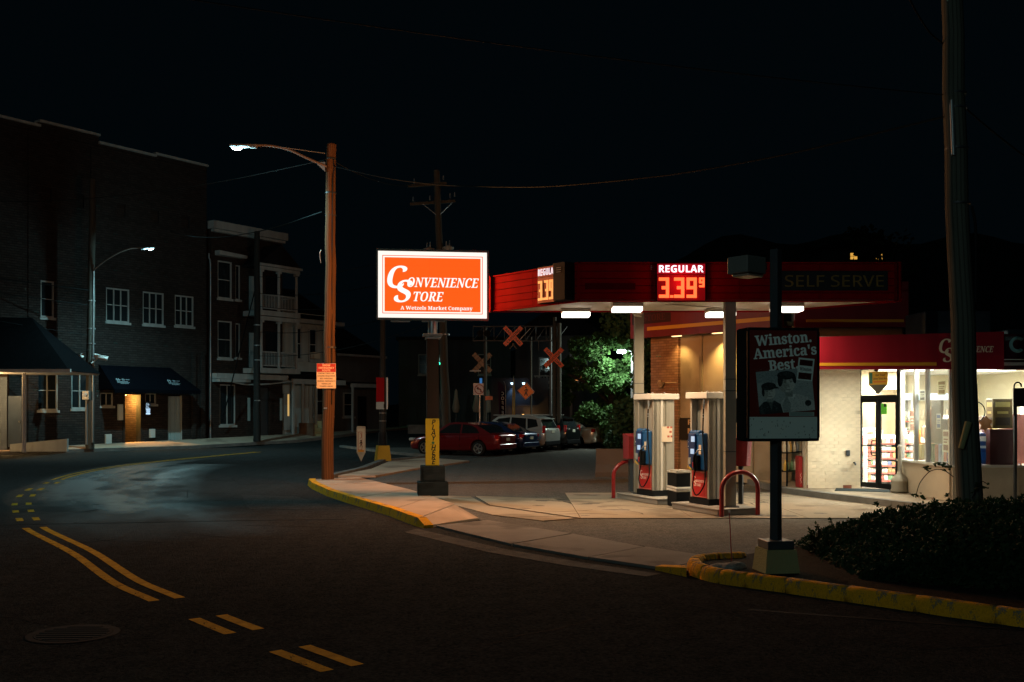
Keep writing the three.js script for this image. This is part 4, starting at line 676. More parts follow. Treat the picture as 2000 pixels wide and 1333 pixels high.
// ---------------- service boxes on the posts, bin, barrier
function serviceBox(label, x, z, turn) {
  const s = thing('service_box', label, 'service box', [x, 0.9, z], turn), m = mat(C(0.34, 0.014, 0.016), 0.7, { map: T.blotch });
  obj('box_body', hull8([[-0.13, 0, 0.13], [0.13, 0, 0.13], [0.13, 0, -0.13], [-0.13, 0, -0.13]], [[-0.14, 0.5, 0.16], [0.14, 0.5, 0.16], [0.14, 0.56, -0.13], [-0.14, 0.56, -0.13]]), m, s);
  obj('mark', plane(0.2, 0.2, 0, 0.26, 0.151), print(128, 128, (c) => { c.fillStyle = '#a3191d'; c.fillRect(0, 0, 128, 128); c.fillStyle = '#f0ddd0'; c.font = 'bold 92px serif'; c.fillText('C', 18, 76); c.fillText('S', 52, 118); }, 0.4), s).rotation.x = -0.06;
  obj('stem', box(0.08, 0.74, 0.08, 0, -0.37, -0.02), M.steelDark, s);
}
serviceBox('red towel dispenser box by the rear canopy post', 2.62, -22.85, rad(22)); scene.children.at(-1).position.x = 2.66;
serviceBox('red towel dispenser box seen past the front canopy post', 4.47, -19.9, rad(60));
{
  const [x, z] = onIsle(A1, 2.1, 0.32), b = thing('litter_bin', 'square black litter bin with a clear bag folded over it', 'bin', [x, 0.02, z], ISL);
  obj('bin_body', rbox(0.37, 0.68, 0.37, 0.015, 0, 0.345, 0), M.black, b);
  const bag = new THREE.CylinderGeometry(0.272, 0.278, 0.1, 4, 3, true).rotateY(PI / 4).translate(0, 0.37, 0).toNonIndexed(); { const p = bag.attributes.position; for (let i = 0; i < p.count; i++) p.setXYZ(i, p.getX(i) * (1 + 0.05 * sin(p.getY(i) * 60 + p.getZ(i) * 20)), p.getY(i) + 0.015 * sin(p.getX(i) * 30 + p.getZ(i) * 25), p.getZ(i) * (1 + 0.05 * cos(p.getY(i) * 50))); bag.computeVertexNormals(); }
  obj('bag', bag, mat(C(0.5, 0.48, 0.43), 0.35), b); obj('bin_lid', [rbox(0.39, 0.03, 0.39, 0.01, 0, 0.7, 0), rbox(0.3, 0.03, 0.3, 0.01, 0, 0.728, 0)], pumpGrey, b);
}
{ const b = thing('concrete_barrier', 'short brown concrete barrier standing behind the rear pump', 'barrier', [3.25, 0.004, -30.5], rad(8)); obj('barrier_block', prism([[-0.42, 0], [0.42, 0], [0.42, 0.14], [0.2, 0.35], [0.14, 0.82], [-0.14, 0.82], [-0.2, 0.35], [-0.42, 0.14]], 1.6, 0.02).rotateY(rad(70)).translate(-0.7, 0, -0.2), mat(C(0.1, 0.08, 0.065), 0.9, { map: T.stain }), b); obj('lifting_loop', tube([[0.1, 0.8, -0.1], [0.1, 0.88, -0.05], [0.1, 0.8, 0.02]], 0.012), M.steelDark, b); }
// ================================================================ THE STORE
{
  const s = thing('convenience_store', 'low store with red fascia, white brick pier, glazed door and lit windows', 'store', [0, 0, 0]);
  const wallTan = mat(C(0.42, 0.34, 0.23), 0.85, { map: T.stain }), dado = mat(C(0.5, 0.42, 0.32), 0.8, { map: T.stain, bumpMap: T.gritBump, bumpScale: 0.003 });
  const orangeBrick = mat(C(0.36, 0.22, 0.13), 0.85, { map: scaled(brickTex.map, 1.2, 1.2), bumpMap: scaled(brickTex.bump, 1.2, 1.2), bumpScale: 0.008 });
  // --- white painted brick pier, brick by brick
  const pier = new THREE.Group(); pier.name = 'brick_pier'; s.add(pier);
  const paintWhite = [C(0.71, 0.6, 0.44), C(0.695, 0.585, 0.43), C(0.72, 0.61, 0.45)].map((c) => mat(c, 0.75, { map: scaled(T.stain, 1.7), bumpMap: T.gritBump, bumpScale: 0.003 })), bare = mat(C(0.3, 0.11, 0.07), 0.9, { map: T.blotch });
  obj('mortar_core', box(1.225, 2.95, 0.28, 7.54, 1.62, -24.0975), paintWhite[1], pier);
  const bw = 0.2067, bh = 0.079, full = box(bw - 0.007, bh - 0.007, 0.09), half = box(bw / 2 - 0.007, bh - 0.007, 0.09); seed(7);
  for (let r = 0; r < 37; r++) { const odd = r % 2; for (let k = 0; k < 6 + odd; k++) {
    const edge = odd && (k === 0 || k === 6), w = edge ? bw / 2 : bw, x = 6.92 + (odd ? (k === 0 ? bw / 4 : k === 6 ? 1.24 - bw / 4 : bw * k) : bw * (k + 0.5));
    const b = obj('brick', edge ? half : full, r < 1 && rnd() < 0.3 ? bare : paintWhite[floor(rnd() * 3)], pier); b.position.set(x, 0.15 + bh * (r + 0.5), -24.0 + rr(-0.003, 0.004));
  } }
  obj('pier_side', box(0.03, 2.95, 0.3, 6.905, 1.62, -24.16), paintWhite[1], pier);
  obj('outlet', rbox(0.09, 0.13, 0.04, 0.01, 7.86, 0.98, -23.94), M.steelDark, pier); obj('tap', tube([[8.0, 0.75, -23.95], [8.0, 0.75, -23.86], [8.0, 0.7, -23.84]], 0.02), M.steelDark, pier);
  // --- glazed door, angled towards the street
  const D0 = [8.2, 24.3], D1 = [8.8, 23.15], dl = hypot(D1[0] - D0[0], D1[1] - D0[1]), dt = Math.atan2(D1[1] - D0[1], D1[0] - D0[0]);
  const door = new THREE.Group(); door.name = 'entrance'; door.position.set(D0[0], 0.15, -D0[1]); door.rotation.y = dt; s.add(door);
  const fr = M.black;
  obj('door_frame', [box(0.07, 2.85, 0.12, 0.035, 1.425, 0), box(0.07, 2.85, 0.12, dl - 0.035, 1.425, 0), box(dl - 0.14, 0.07, 0.12, dl / 2, 2.815, 0), box(dl - 0.14, 0.1, 0.12, dl / 2, 2.13, 0)], fr, door);
  obj('transom_pane', box(dl - 0.15, 0.6, 0.01, dl / 2, 2.48, 0), M.glass, door);
  for (const [a, b] of [[0.08, dl / 2 - 0.01], [dl / 2 + 0.01, dl - 0.08]]) { const lf = new THREE.Group(); lf.name = 'door_leaf'; door.add(lf); const c = (a + b) / 2, w = b - a; obj('stile', [box(0.06, 2.06, 0.05, a + 0.03, 1.05, 0), box(0.06, 2.06, 0.05, b - 0.03, 1.05, 0), box(w - 0.12, 0.07, 0.05, c, 2.045, 0), box(w - 0.12, 0.12, 0.05, c, 0.08, 0), box(w - 0.12, 0.02, 0.03, c, 1.0, 0.01)], fr, lf); obj('pane', box(w - 0.11, 1.9, 0.01, c, 1.07, 0), M.glass, lf); }
  obj('door_handle', tube([[dl / 2 - 0.06, 0.78, 0.03], [dl / 2 - 0.13, 0.8, 0.09], [dl / 2 - 0.13, 1.1, 0.09], [dl / 2 - 0.06, 1.12, 0.03]], 0.013, 20, 7), M.black, door);
  obj('bait_notice', box(0.17, 0.24, 0.004, dl / 2 + 0.17, 1.86, 0.012), print(136, 192, (c, w, h) => { c.fillStyle = '#63d43c'; c.fillRect(0, 0, w, h); c.fillStyle = '#10260c'; c.font = 'bold 62px sans-serif'; c.textAlign = 'center'; c.fillText('LIVE', w / 2, 78, 124); c.fillText('BAIT', w / 2, 160, 124); }, 0.6), door);
  obj('lottery_sign', prism([[-0.28, 0], [0.28, 0], [0.28, -0.3], [0, -0.52], [-0.28, -0.3]], 0.012).translate(dl / 2 + 0.02, 2.72, 0.03), mat(C(0.09, 0.085, 0.06), 0.5), door);
  obj('lottery_print', plane(0.55, 0.3, dl / 2 + 0.02, 2.57, 0.045), print(352, 192, (c, w, h) => { c.fillStyle = '#c99a1c'; c.fillRect(0, 0, w, h); c.fillStyle = '#1f6f5c'; c.fillRect(10, 14, 62, 160); c.fillStyle = '#221c0c'; c.font = 'bold 44px sans-serif'; c.textAlign = 'center'; c.fillText('Get Your', 220, 66, 220); c.fillText('Lottery Tickets Here', 216, 118, 262); c.fillStyle = '#c8661c'; c.fillRect(90, 140, 240, 20); }, 0.5), door);
  obj('hours_sticker', box(0.05, 0.1, 0.003, dl / 2 - 0.06, 2.27, 0.01), M.black, door); obj('door_mount', sph(0.06, dl / 2, 2.78, 0.08), M.black, door);
  // --- side windows, then front window
  function glazing(name, a, b, splits, yb = 0.84, yt = 2.88) {
    const L = hypot(b[0] - a[0], b[1] - a[1]), g = new THREE.Group(); g.name = name; g.position.set(a[0], 0, -a[1]); g.rotation.y = Math.atan2(b[1] - a[1], b[0] - a[0]); s.add(g);
    obj('dado', box(L, yb - 0.15, 0.14, L / 2, (yb + 0.15) / 2, -0.02), dado, g); obj('sill', box(L + 0.02, 0.045, 0.2, L / 2, yb + 0.02, 0.02), M.alu, g); obj('head', box(L, 0.06, 0.1, L / 2, yt + 0.03, 0), M.alu, g);
    const cs = [0, ...splits, L]; for (const c of cs) obj('mullion', box(0.05, yt - yb - 0.045, 0.09, min(L - 0.025, max(0.025, c)), (yt + yb) / 2 + 0.02, 0), M.alu, g);
    for (let i = 0; i < cs.length - 1; i++) obj('pane', box(cs[i + 1] - cs[i] - 0.05, yt - yb - 0.05, 0.008, (cs[i] + cs[i + 1]) / 2, (yt + yb) / 2 + 0.02, -0.01), M.glass, g);
    return g;
  }
  const W0 = [8.8, 23.1], W1 = [8.86, 20.62], W2 = [13.5, 20.2];
  glazing('side_window', W0, W1, [0.78, 1.36]); glazing('front_window', W1, W2, [1.5, 3.1]);
  // --- interior
  const cream = mat(C(0.7, 0.63, 0.46), 0.8), white = mat(C(0.75, 0.75, 0.74), 0.6), inn = new THREE.Group(); inn.name = 'shop_interior'; s.add(inn);
  obj('shop_floor', slab([[8.05, 24.6], [8.9, 23.2], [8.98, 20.8], [13.6, 20.3], [13.6, 30], [7.4, 30]], 0.14, 0.16), mat(C(0.4, 0.38, 0.34), 0.4), inn);
  obj('back_wall', [box(6.6, 3.0, 0.15, 10.6, 1.6, -30), box(0.15, 3.0, 9.8, 13.7, 1.6, -25.2), box(0.15, 3.0, 5.6, 7.5, 1.6, -27.2)], cream, inn);
  obj('ceiling', slab([[7.4, 24.45], [8.2, 24.42], [8.86, 23.1], [8.92, 20.7], [13.6, 20.3], [13.6, 30.1], [7.4, 30.1]], 3.0, 3.06), white, inn);
  const lightM = glow(C(0.9, 0.9, 0.9), 2.4, 2.3, 2.1);
  for (const [x, d] of [[9.6, 22.2], [11.6, 22.2], [9.6, 25], [11.6, 25], [9.6, 28]]) { const f = obj('ceiling_light', rbox(1.2, 0.05, 0.5, 0.01, x, 2.965, -d), lightM, inn); areaLight(inn, C(1, 0.94, 0.8), 320, 1.15, 0.45, [x, 2.93, -d], [0, -1, 0]); }
  // shelving: frame, boards, packets too small to pick apart
  seed(99); const cols = [[0.4, 0.08, 0.06], [0.6, 0.58, 0.52], [0.12, 0.16, 0.3], [0.5, 0.38, 0.14], [0.14, 0.24, 0.13], [0.42, 0.2, 0.09], [0.6, 0.5, 0.4], [0.3, 0.36, 0.42]].map((c) => mat(C(...c), 0.5));
  function shelving(x, d, L, turn, h, dep = 0.45, n = 6) {
    const g = new THREE.Group(); g.name = 'shelving'; g.position.set(x, 0.16, -d); g.rotation.y = turn; inn.add(g);
    obj('shelf_frame', [box(L, h, 0.03, 0, h / 2, -dep / 2), box(0.03, h, dep, -L / 2, h / 2, 0), box(0.03, h, dep, L / 2, h / 2, 0), ...Array.from({ length: n }, (_, k) => box(L - 0.04, 0.03, dep, 0, 0.08 + k * (h - 0.1) / n, 0))], white, g);
    const by = cols.map(() => []); for (let k = 0; k < n; k++) for (let q = -L / 2 + 0.04; q < L / 2 - 0.12;) { const w = rr(0.045, 0.11), hh = rr(0.08, max(0.1, min(0.26, (h - 0.1) / n - 0.05))); by[floor(rnd() * 8)].push(box(w - 0.01, hh, dep * 0.7, q + w / 2, 0.1 + k * (h - 0.1) / n + hh / 2, 0.03)); q += w; }
    by.forEach((l, k) => l.length && stuff(obj('packets', l, cols[k], g)));
    obj('price_rail', Array.from({ length: n }, (_, k) => box(L - 0.04, 0.04, 0.012, 0, 0.08 + k * (h - 0.1) / n, dep / 2 + 0.008)), cols[0], g);
  }
  shelving(9.2, 27.2, 2.4, 0, 1.35); shelving(9.6, 29.0, 3.2, 0, 1.8); shelving(9.5, 25.4, 1.4, rad(-10), 1.2); shelving(10.9, 25.0, 2.0, rad(12), 1.3);
  // coolers along the back
  for (let k = 0; k < 4; k++) { const g = new THREE.Group(); g.name = 'cooler'; g.position.set(8.5 + k * 1.2, 0.16, -29.6); inn.add(g); obj('cooler_case', [box(1.15, 0.2, 0.6, 0, 2.2, 0), box(0.06, 2.1, 0.6, -0.55, 1.05, 0), box(0.06, 2.1, 0.6, 0.55, 1.05, 0)], white, g); stuff(obj('bottles', Array.from({ length: 24 }, (_, q) => cyl(0.035, 0.03, 0.24, -0.42 + (q % 6) * 0.17, 0.25 + floor(q / 6) * 0.45, 0.1, 6)), cols[k * 2], g)); obj('cooler_sign', box(1.0, 0.18, 0.02, 0, 2.2, 0.32), glow(C(0.5, 0.6, 0.7), 0.8, 1.0, 1.3), g); }
  obj('counter', rbox(0.7, 1.0, 2.2, 0.02, 12.4, 0.66, -22.6), wallTan, inn);
  // goods stacked inside the window
  const goods = (x, y, d, w, h, dep, r, g, b2, tx) => obj('window_display', rbox(w, h, dep, 0.008, x, y + h / 2, -d), tx ? print(64, 96, (c) => { c.fillStyle = tx[0]; c.fillRect(0, 0, 64, 96); c.fillStyle = tx[1]; c.fillRect(8, 10, 48, 16); c.fillRect(14, 40, 36, 8); c.fillStyle = tx[2]; c.fillRect(8, 60, 48, 26); }, 0.5) : mat(C(r, g, b2), 0.6), inn);
  goods(9.02, 0.9, 20.95, 0.14, 0.42, 0.24, 0, 0, 0, ['#123a8c', '#d9e4f4', '#7a2560']); goods(9.2, 0.9, 20.82, 0.3, 0.5, 0.16, 0, 0, 0, ['#d9b91c', '#24509c', '#e5d257']); goods(9.6, 0.9, 20.9, 0.4, 0.62, 0.3, 0, 0, 0, ['#12438f', '#e8eef6', '#1b5cb0']); goods(9.1, 1.0, 21.5, 0.1, 0.8, 0.4, 0.02, 0.02, 0.02); goods(9.12, 0.9, 22.3, 0.1, 1.1, 0.3, 0.3, 0.09, 0.02); goods(9.1, 0.9, 21.9, 0.06, 1.3, 0.5, 0.05, 0.045, 0.04);
  goods(9.86, 0.88, 20.75, 0.5, 0.72, 0.35, 0.08, 0.01, 0.012); goods(9.88, 1.61, 20.75, 0.4, 0.6, 0.3, 0, 0, 0, ['#6b5220', '#c8b060', '#3a2612']); goods(9.0, 1.05, 22.7, 0.1, 0.5, 0.12, 0.5, 0.2, 0.02); goods(10.3, 0.9, 20.9, 0.3, 1.0, 0.3, 0.4, 0.12, 0.1);
  seed(321); for (let k = 0; k < 26; k++) { const d = 20.85 + (k % 13) * 0.17, up = k > 12, q = rr(0.12, 0.16); obj('window_display', rbox(0.2, up ? rr(0.15, 0.3) : rr(0.3, 0.42), q, 0.008, 9.08 + (up ? 0.16 : 0) + rr(-0.02, 0.03), (up ? 1.32 : 0.9) + 0.17, -d), cols[floor(rnd() * 8)], inn); }
  for (const [d, y, w, h, c1, c2] of [[22.75, 1.75, 0.3, 0.5, '#e8e4d8', '#b33a20'], [21.9, 1.3, 0.34, 0.6, '#3a3530', '#c9a062'], [21.35, 1.75, 0.22, 0.32, '#d8d2c4', '#20508c'], [21.0, 1.35, 0.3, 0.46, '#cfc9b8', '#6a2a18'], [22.2, 2.3, 0.3, 0.24, '#efe9da', '#444'], [21.2, 2.45, 0.4, 0.3, '#e9dcb0', '#8c6a20']]) { const p = obj('window_poster', plane(w, h), print(64, 96, (c) => { c.fillStyle = c1; c.fillRect(0, 0, 64, 96); c.fillStyle = c2; c.fillRect(6, 8, 52, 20); c.fillRect(10, 38, 44, 6); c.fillRect(10, 50, 36, 6); c.fillRect(8, 64, 48, 24); }, 0.7), inn); p.rotation.y = -PI / 2; p.position.set(8.9, y, -d); }
  shelving(9.75, 22.4, 1.9, rad(-90), 1.7); shelving(10.9, 22.6, 2.4, rad(-90), 1.5); shelving(12.9, 24, 3.0, rad(-90), 2.0);
  obj('window_poster', box(0.22, 1.3, 0.006, 9.0, 2.1, -20.66), print(64, 384, (c) => { c.fillStyle = '#8a948c'; c.fillRect(0, 0, 64, 384); c.fillStyle = '#3c4a44'; for (let k = 0; k < 6; k++) c.fillRect(6, 12 + k * 22, 52, 12); c.fillStyle = '#1d3a34'; c.fillRect(0, 150, 64, 234); c.fillStyle = '#9fb0a4'; c.fillRect(8, 300, 48, 14); }, 0.6), inn);
  obj('round_decal', new THREE.TorusGeometry(0.21, 0.012, 8, 40).translate(9.33, 1.95, -20.64), M.black, inn); obj('leaf_cutout', prism([[0, 0], [0.05, 0.12], [0.14, 0.1], [0.1, 0.2], [0.2, 0.28], [0.08, 0.3], [0.02, 0.38], [-0.06, 0.3], [-0.16, 0.28], [-0.08, 0.18], [-0.12, 0.08], [-0.03, 0.1]], 0.01).translate(9.55, 1.5, -20.66), mat(C(0.3, 0.1, 0.02), 0.7), inn);
  // --- red fascia over the walk, with the yellow stripe and the mark
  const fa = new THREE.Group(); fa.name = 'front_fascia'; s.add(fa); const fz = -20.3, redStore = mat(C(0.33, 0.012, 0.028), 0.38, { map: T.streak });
  obj('fascia_board', hull8([[5.9, 2.795, fz], [9.76, 2.795, fz], [9.76, 2.795, fz - 0.12], [5.9, 2.795, fz - 0.12]], [[5.9, 3.43, fz], [9.76, 3.545, fz], [9.76, 3.545, fz - 0.12], [5.9, 3.43, fz - 0.12]]), redStore, fa);
  obj('stripe', hull8([[5.92, 2.862, fz + 0.006], [8.42, 2.866, fz + 0.006], [8.42, 2.866, fz], [5.92, 2.862, fz]], [[5.92, 2.92, fz + 0.006], [8.42, 2.932, fz + 0.006], [8.42, 2.932, fz], [5.92, 2.92, fz]]), mat(C(0.62, 0.3, 0.02), 0.5), fa);
  const mk = canvasTex(1024, 512, (c, w, h) => { c.clearRect(0, 0, w, h); shopMark(c, 50, 90, 1.05, '#e6d6bd', 0.95); });
  obj('lettering', plane(1.32, 0.66, 9.06, 3.16, fz + 0.006), mat(C(1, 1, 1), 0.6, { map: mk, alphaTest: 0.5, transparent: false }), fa);
  obj('fascia_return', [box(0.12, 0.64, 3.6, 5.96, 3.11, fz - 1.95)], redStore, fa);
  obj('soffit', slab([[5.95, 20.4], [9.7, 20.4], [14, 20.2], [14, 24.2], [6.0, 24.2]], 2.99, 3.0), M.white, s);
  { const f = obj('soffit_light', rbox(1.25, 0.06, 0.2, 0.01, 7.35, 2.955, -21.9), lightM, s); areaLight(s, C(1, 0.86, 0.6), 42, 1.2, 0.16, [7.35, 2.915, -21.9], [0, -1, 0]); }
  obj('end_board', box(2.4, 0.72, 0.1, 10.97, 3.15, fz - 0.28), mat(C(0.06, 0.006, 0.01), 0.5), s); obj('end_letter', new THREE.TorusGeometry(0.13, 0.035, 8, 30, 4.6).rotateZ(0.8).translate(10.13, 3.3, fz - 0.21), mat(C(0.2, 0.42, 0.42), 0.6), s);
  obj('flat_roof', slab([[6.0, 20.5], [14, 20.5], [14, 31], [7.2, 31], [6.0, 25.6]], 3.38, 3.46), mat(C(0.14, 0.15, 0.15), 0.9, { map: T.grit }), s);
  obj('roof_unit', rbox(1.5, 0.7, 1.2, 0.03, 10.2, 3.9, -24), M.steelDark, s); obj('roof_unit', rbox(0.7, 0.45, 0.7, 0.03, 12.3, 3.7, -25), M.steelDark, s);
  // --- taller block behind: tan walls under a dark red band with yellow stripe
  const B0 = [3.9, 30.0], B1 = [7.05, 26.1], bl = hypot(B1[0] - B0[0], B1[1] - B0[1]), bt = Math.atan2(B1[1] - B0[1], B1[0] - B0[0]);
  const wing = new THREE.Group(); wing.name = 'side_wing'; wing.position.set(B0[0], 0, -B0[1]); wing.rotation.y = bt; s.add(wing);
  obj('wall', [box(bl - 1.4, 4.2, 0.2, bl / 2 + 0.65, 2.15, -0.1)], wallTan, wing);
  obj('corner_pier', box(1.05, 4.2, 0.3, 0.85, 2.15, -0.05), orangeBrick, wing);
  obj('wall_rib', [box(0.1, 4.2, 0.06, 2.15, 2.15, 0.03), box(0.05, 4.2, 0.05, 3.9, 2.15, 0.025)], wallTan, wing);
  for (const x of [2.72, 3.32]) { const wv = new THREE.Group(); wv.name = 'wing_window'; wing.add(wv); obj('window_frame', box(0.42, 0.8, 0.05, x, 2.05, 0.03), M.black, wv); obj('pane', box(0.34, 0.72, 0.02, x, 2.05, 0.055), M.darkGlass, wv); }
  obj('wall_lamp', [rod([0.85, 2.75, 0.12], [1.35, 2.75, 0.12], 0.02), cyl(0.05, 0.11, 0.16, 0.8, 2.62, 0.2, 12), cyl(0.05, 0.05, 0.12, 0.72, 2.72, 0.16, 10)], mat(C(0.35, 0.25, 0.15), 0.5), wing);
  obj('cash_notice', box(0.42, 0.62, 0.03, 1.62, 1.45, 0.06), print(128, 192, (c, w, h) => { c.fillStyle = '#17110b'; c.fillRect(0, 0, w, h); c.fillStyle = '#c9a77c'; c.font = 'bold 26px sans-serif'; c.textAlign = 'center'; c.fillText('NY', 64, 64); c.font = 'bold 40px sans-serif'; c.fillText('RN', 64, 110); c.fillText('ME', 64, 156); }, 0.7), wing);
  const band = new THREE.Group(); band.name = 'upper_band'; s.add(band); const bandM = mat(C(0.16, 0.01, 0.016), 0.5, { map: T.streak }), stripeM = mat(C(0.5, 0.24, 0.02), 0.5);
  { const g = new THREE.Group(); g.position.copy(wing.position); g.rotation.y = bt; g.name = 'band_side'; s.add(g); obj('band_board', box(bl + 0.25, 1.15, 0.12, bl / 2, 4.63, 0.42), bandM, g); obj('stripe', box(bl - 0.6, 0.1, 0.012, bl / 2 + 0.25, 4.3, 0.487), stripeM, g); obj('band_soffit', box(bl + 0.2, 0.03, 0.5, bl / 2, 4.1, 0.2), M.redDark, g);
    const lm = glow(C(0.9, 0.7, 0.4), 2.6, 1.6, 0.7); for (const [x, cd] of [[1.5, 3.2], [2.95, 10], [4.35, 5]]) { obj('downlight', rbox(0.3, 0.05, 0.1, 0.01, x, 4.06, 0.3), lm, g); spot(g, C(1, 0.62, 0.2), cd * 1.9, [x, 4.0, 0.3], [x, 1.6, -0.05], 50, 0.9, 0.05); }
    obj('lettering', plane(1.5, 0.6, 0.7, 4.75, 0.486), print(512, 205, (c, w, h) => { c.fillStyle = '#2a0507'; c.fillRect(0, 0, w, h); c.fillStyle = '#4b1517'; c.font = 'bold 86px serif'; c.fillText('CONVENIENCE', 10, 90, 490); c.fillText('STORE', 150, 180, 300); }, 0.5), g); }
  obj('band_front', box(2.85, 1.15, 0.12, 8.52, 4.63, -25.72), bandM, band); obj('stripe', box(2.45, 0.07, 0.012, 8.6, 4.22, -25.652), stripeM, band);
  obj('block_wall', [box(2.75, 2.2, 0.2, 8.5, 3.6, -26.0), box(0.2, 4.6, 5, 9.9, 2.5, -28.6)], wallTan, band); obj('block_roof', slab([[4.0, 30.2], [7.1, 26.2], [9.9, 25.8], [9.9, 32], [5.2, 32.4]], 4.85, 4.95), M.roof, band);
  obj('flood_tube', [box(0.03, 0.03, 0.4, 6.9, 2.32, -24.6)], M.white, s);
}
{ // mat, ash urn, goods rack, chalkboard
  const r = thing('door_mat', 'dark rubber mat in front of the store door', 'mat', [8.15, 0.151, -23.3], rad(-20)); obj('mat_sheet', rbox(1.5, 0.012, 0.8, 0.005, 0, 0.006, 0), mat(C(0.02, 0.028, 0.03), 0.9), r);
  const u = thing('ash_urn', 'beige cigarette urn with a narrow neck by the store door', 'ashtray', [8.62, 0.151, -22.75]);
  obj('urn_base', new THREE.LatheGeometry([[0, 0], [0.19, 0], [0.2, 0.05], [0.175, 0.09], [0.18, 0.24], [0.19, 0.27], [0.13, 0.36], [0.06, 0.42], [0.045, 0.5], [0.04, 0.98], [0.05, 1.02], [0.035, 1.06], [0, 1.06]].map((p) => new THREE.Vector2(...p)), 24), mat(C(0.36, 0.32, 0.25), 0.7, { map: T.blotch }), u);
  const k = thing('goods_rack', 'black wire rack of bottles and packets against the tan store wall', 'rack', [6.72, 0.15, -25.0], rad(48));
  obj('rack_frame', [...[[-0.4, 0.2], [0.4, 0.2], [-0.4, -0.2], [0.4, -0.2]].map(([x, z]) => box(0.03, 1.55, 0.03, x, 0.775, z)), box(0.8, 0.025, 0.4, 0, 0.35, 0), box(0.8, 0.025, 0.4, 0, 0.8, 0), box(0.8, 0.025, 0.4, 0, 1.2, 0)], M.black, k);
  seed(5); const cs = [[0.4, 0.04, 0.04], [0.5, 0.45, 0.35], [0.1, 0.2, 0.1], [0.5, 0.3, 0.05], [0.2, 0.25, 0.3]].map((c) => mat(C(...c), 0.4));
  for (let y = 0; y < 3; y++) for (let q = 0; q < 7; q++) obj('bottle', new THREE.LatheGeometry([[0, 0], [0.045, 0], [0.045, 0.16], [0.016, 0.22], [0.016, 0.26], [0, 0.26]].map((p) => new THREE.Vector2(...p)), 8).translate(-0.33 + q * 0.11, [0.365, 0.815, 1.215][y], rr(0.05, 0.15)), cs[floor(rnd() * 5)], k);
  const rp = thing('red_crate', 'upright red drinks case leaning beside the white brick pier', 'crate', [6.8, 0.15, -24.35]); obj('crate_panel', rbox(0.09, 0.74, 0.3, 0.01, 0.03, 0.37, 0), mat(C(0.3, 0.014, 0.018), 0.5), rp); obj('crate_mark', plane(0.05, 0.3, 0.03, 0.22, 0.152), print(32, 160, (c) => { c.fillStyle = '#9c181c'; c.fillRect(0, 0, 32, 160); c.strokeStyle = '#efe3da'; c.lineWidth = 5; c.beginPath(); for (let y = 12; y < 150; y += 6) c.lineTo(16 + 9 * sin(y / 9), y); c.stroke(); }), rp);
  const b = thing('notice_board', 'black lettered notice board with dome lamp in the store window', 'board', [10.45, 0.88, -19.75], rad(-3));
  obj('board_frame', [box(0.05, 1.5, 0.05, -0.72, 0.75, 0), box(0.05, 1.5, 0.05, 0.72, 0.75, 0), box(1.5, 0.06, 0.06, 0, 1.5, 0), box(1.39, 0.3, 0.03, 0, 1.32, 0)], M.steelDark, b);
  obj('board_face', box(1.2, 1.14, 0.03, 0.1, 0.58, 0.0), M.black, b);
  obj('board_print', plane(1.18, 1.12, 0.1, 0.58, 0.017), print(512, 486, (c, w, h) => { c.fillStyle = '#0b0f12'; c.fillRect(0, 0, w, h); c.fillStyle = '#59605e'; c.font = '40px sans-serif'; c.fillText('IN PENNSYLVANIA', 30, 70, 440); c.fillText("IT'S ILLEGAL", 40, 125, 300); c.fillText('TO SELL TOBACCO', 34, 180, 440); c.fillText('PRODUCTS TO', 60, 235, 330); c.fillText('ANYONE UNDER 21', 30, 290, 440); c.fillText('A PHOTO ID', 40, 370, 280); }, 0.8), b);
  obj('dome_lamp', [new THREE.SphereGeometry(0.1, 16, 8, 0, 2 * PI, 0, PI / 2).translate(-0.42, 1.56, 0), cyl(0.105, 0.105, 0.02, -0.42, 1.55, 0, 20)], M.galv, b); obj('hook_arm', tube([[-0.75, 1.0, 0.02], [-0.75, 1.55, 0.02], [-0.7, 1.64, 0.02], [-0.63, 1.62, 0.02], [-0.61, 1.55, 0.02]], 0.015, 24, 6), M.black, b);
  obj('leg', box(0.05, 0.75, 0.05, -0.7, -0.37, -0.05), M.steelDark, b); obj('leg', box(0.05, 0.75, 0.05, 0.7, -0.37, -0.05), M.steelDark, b);
}
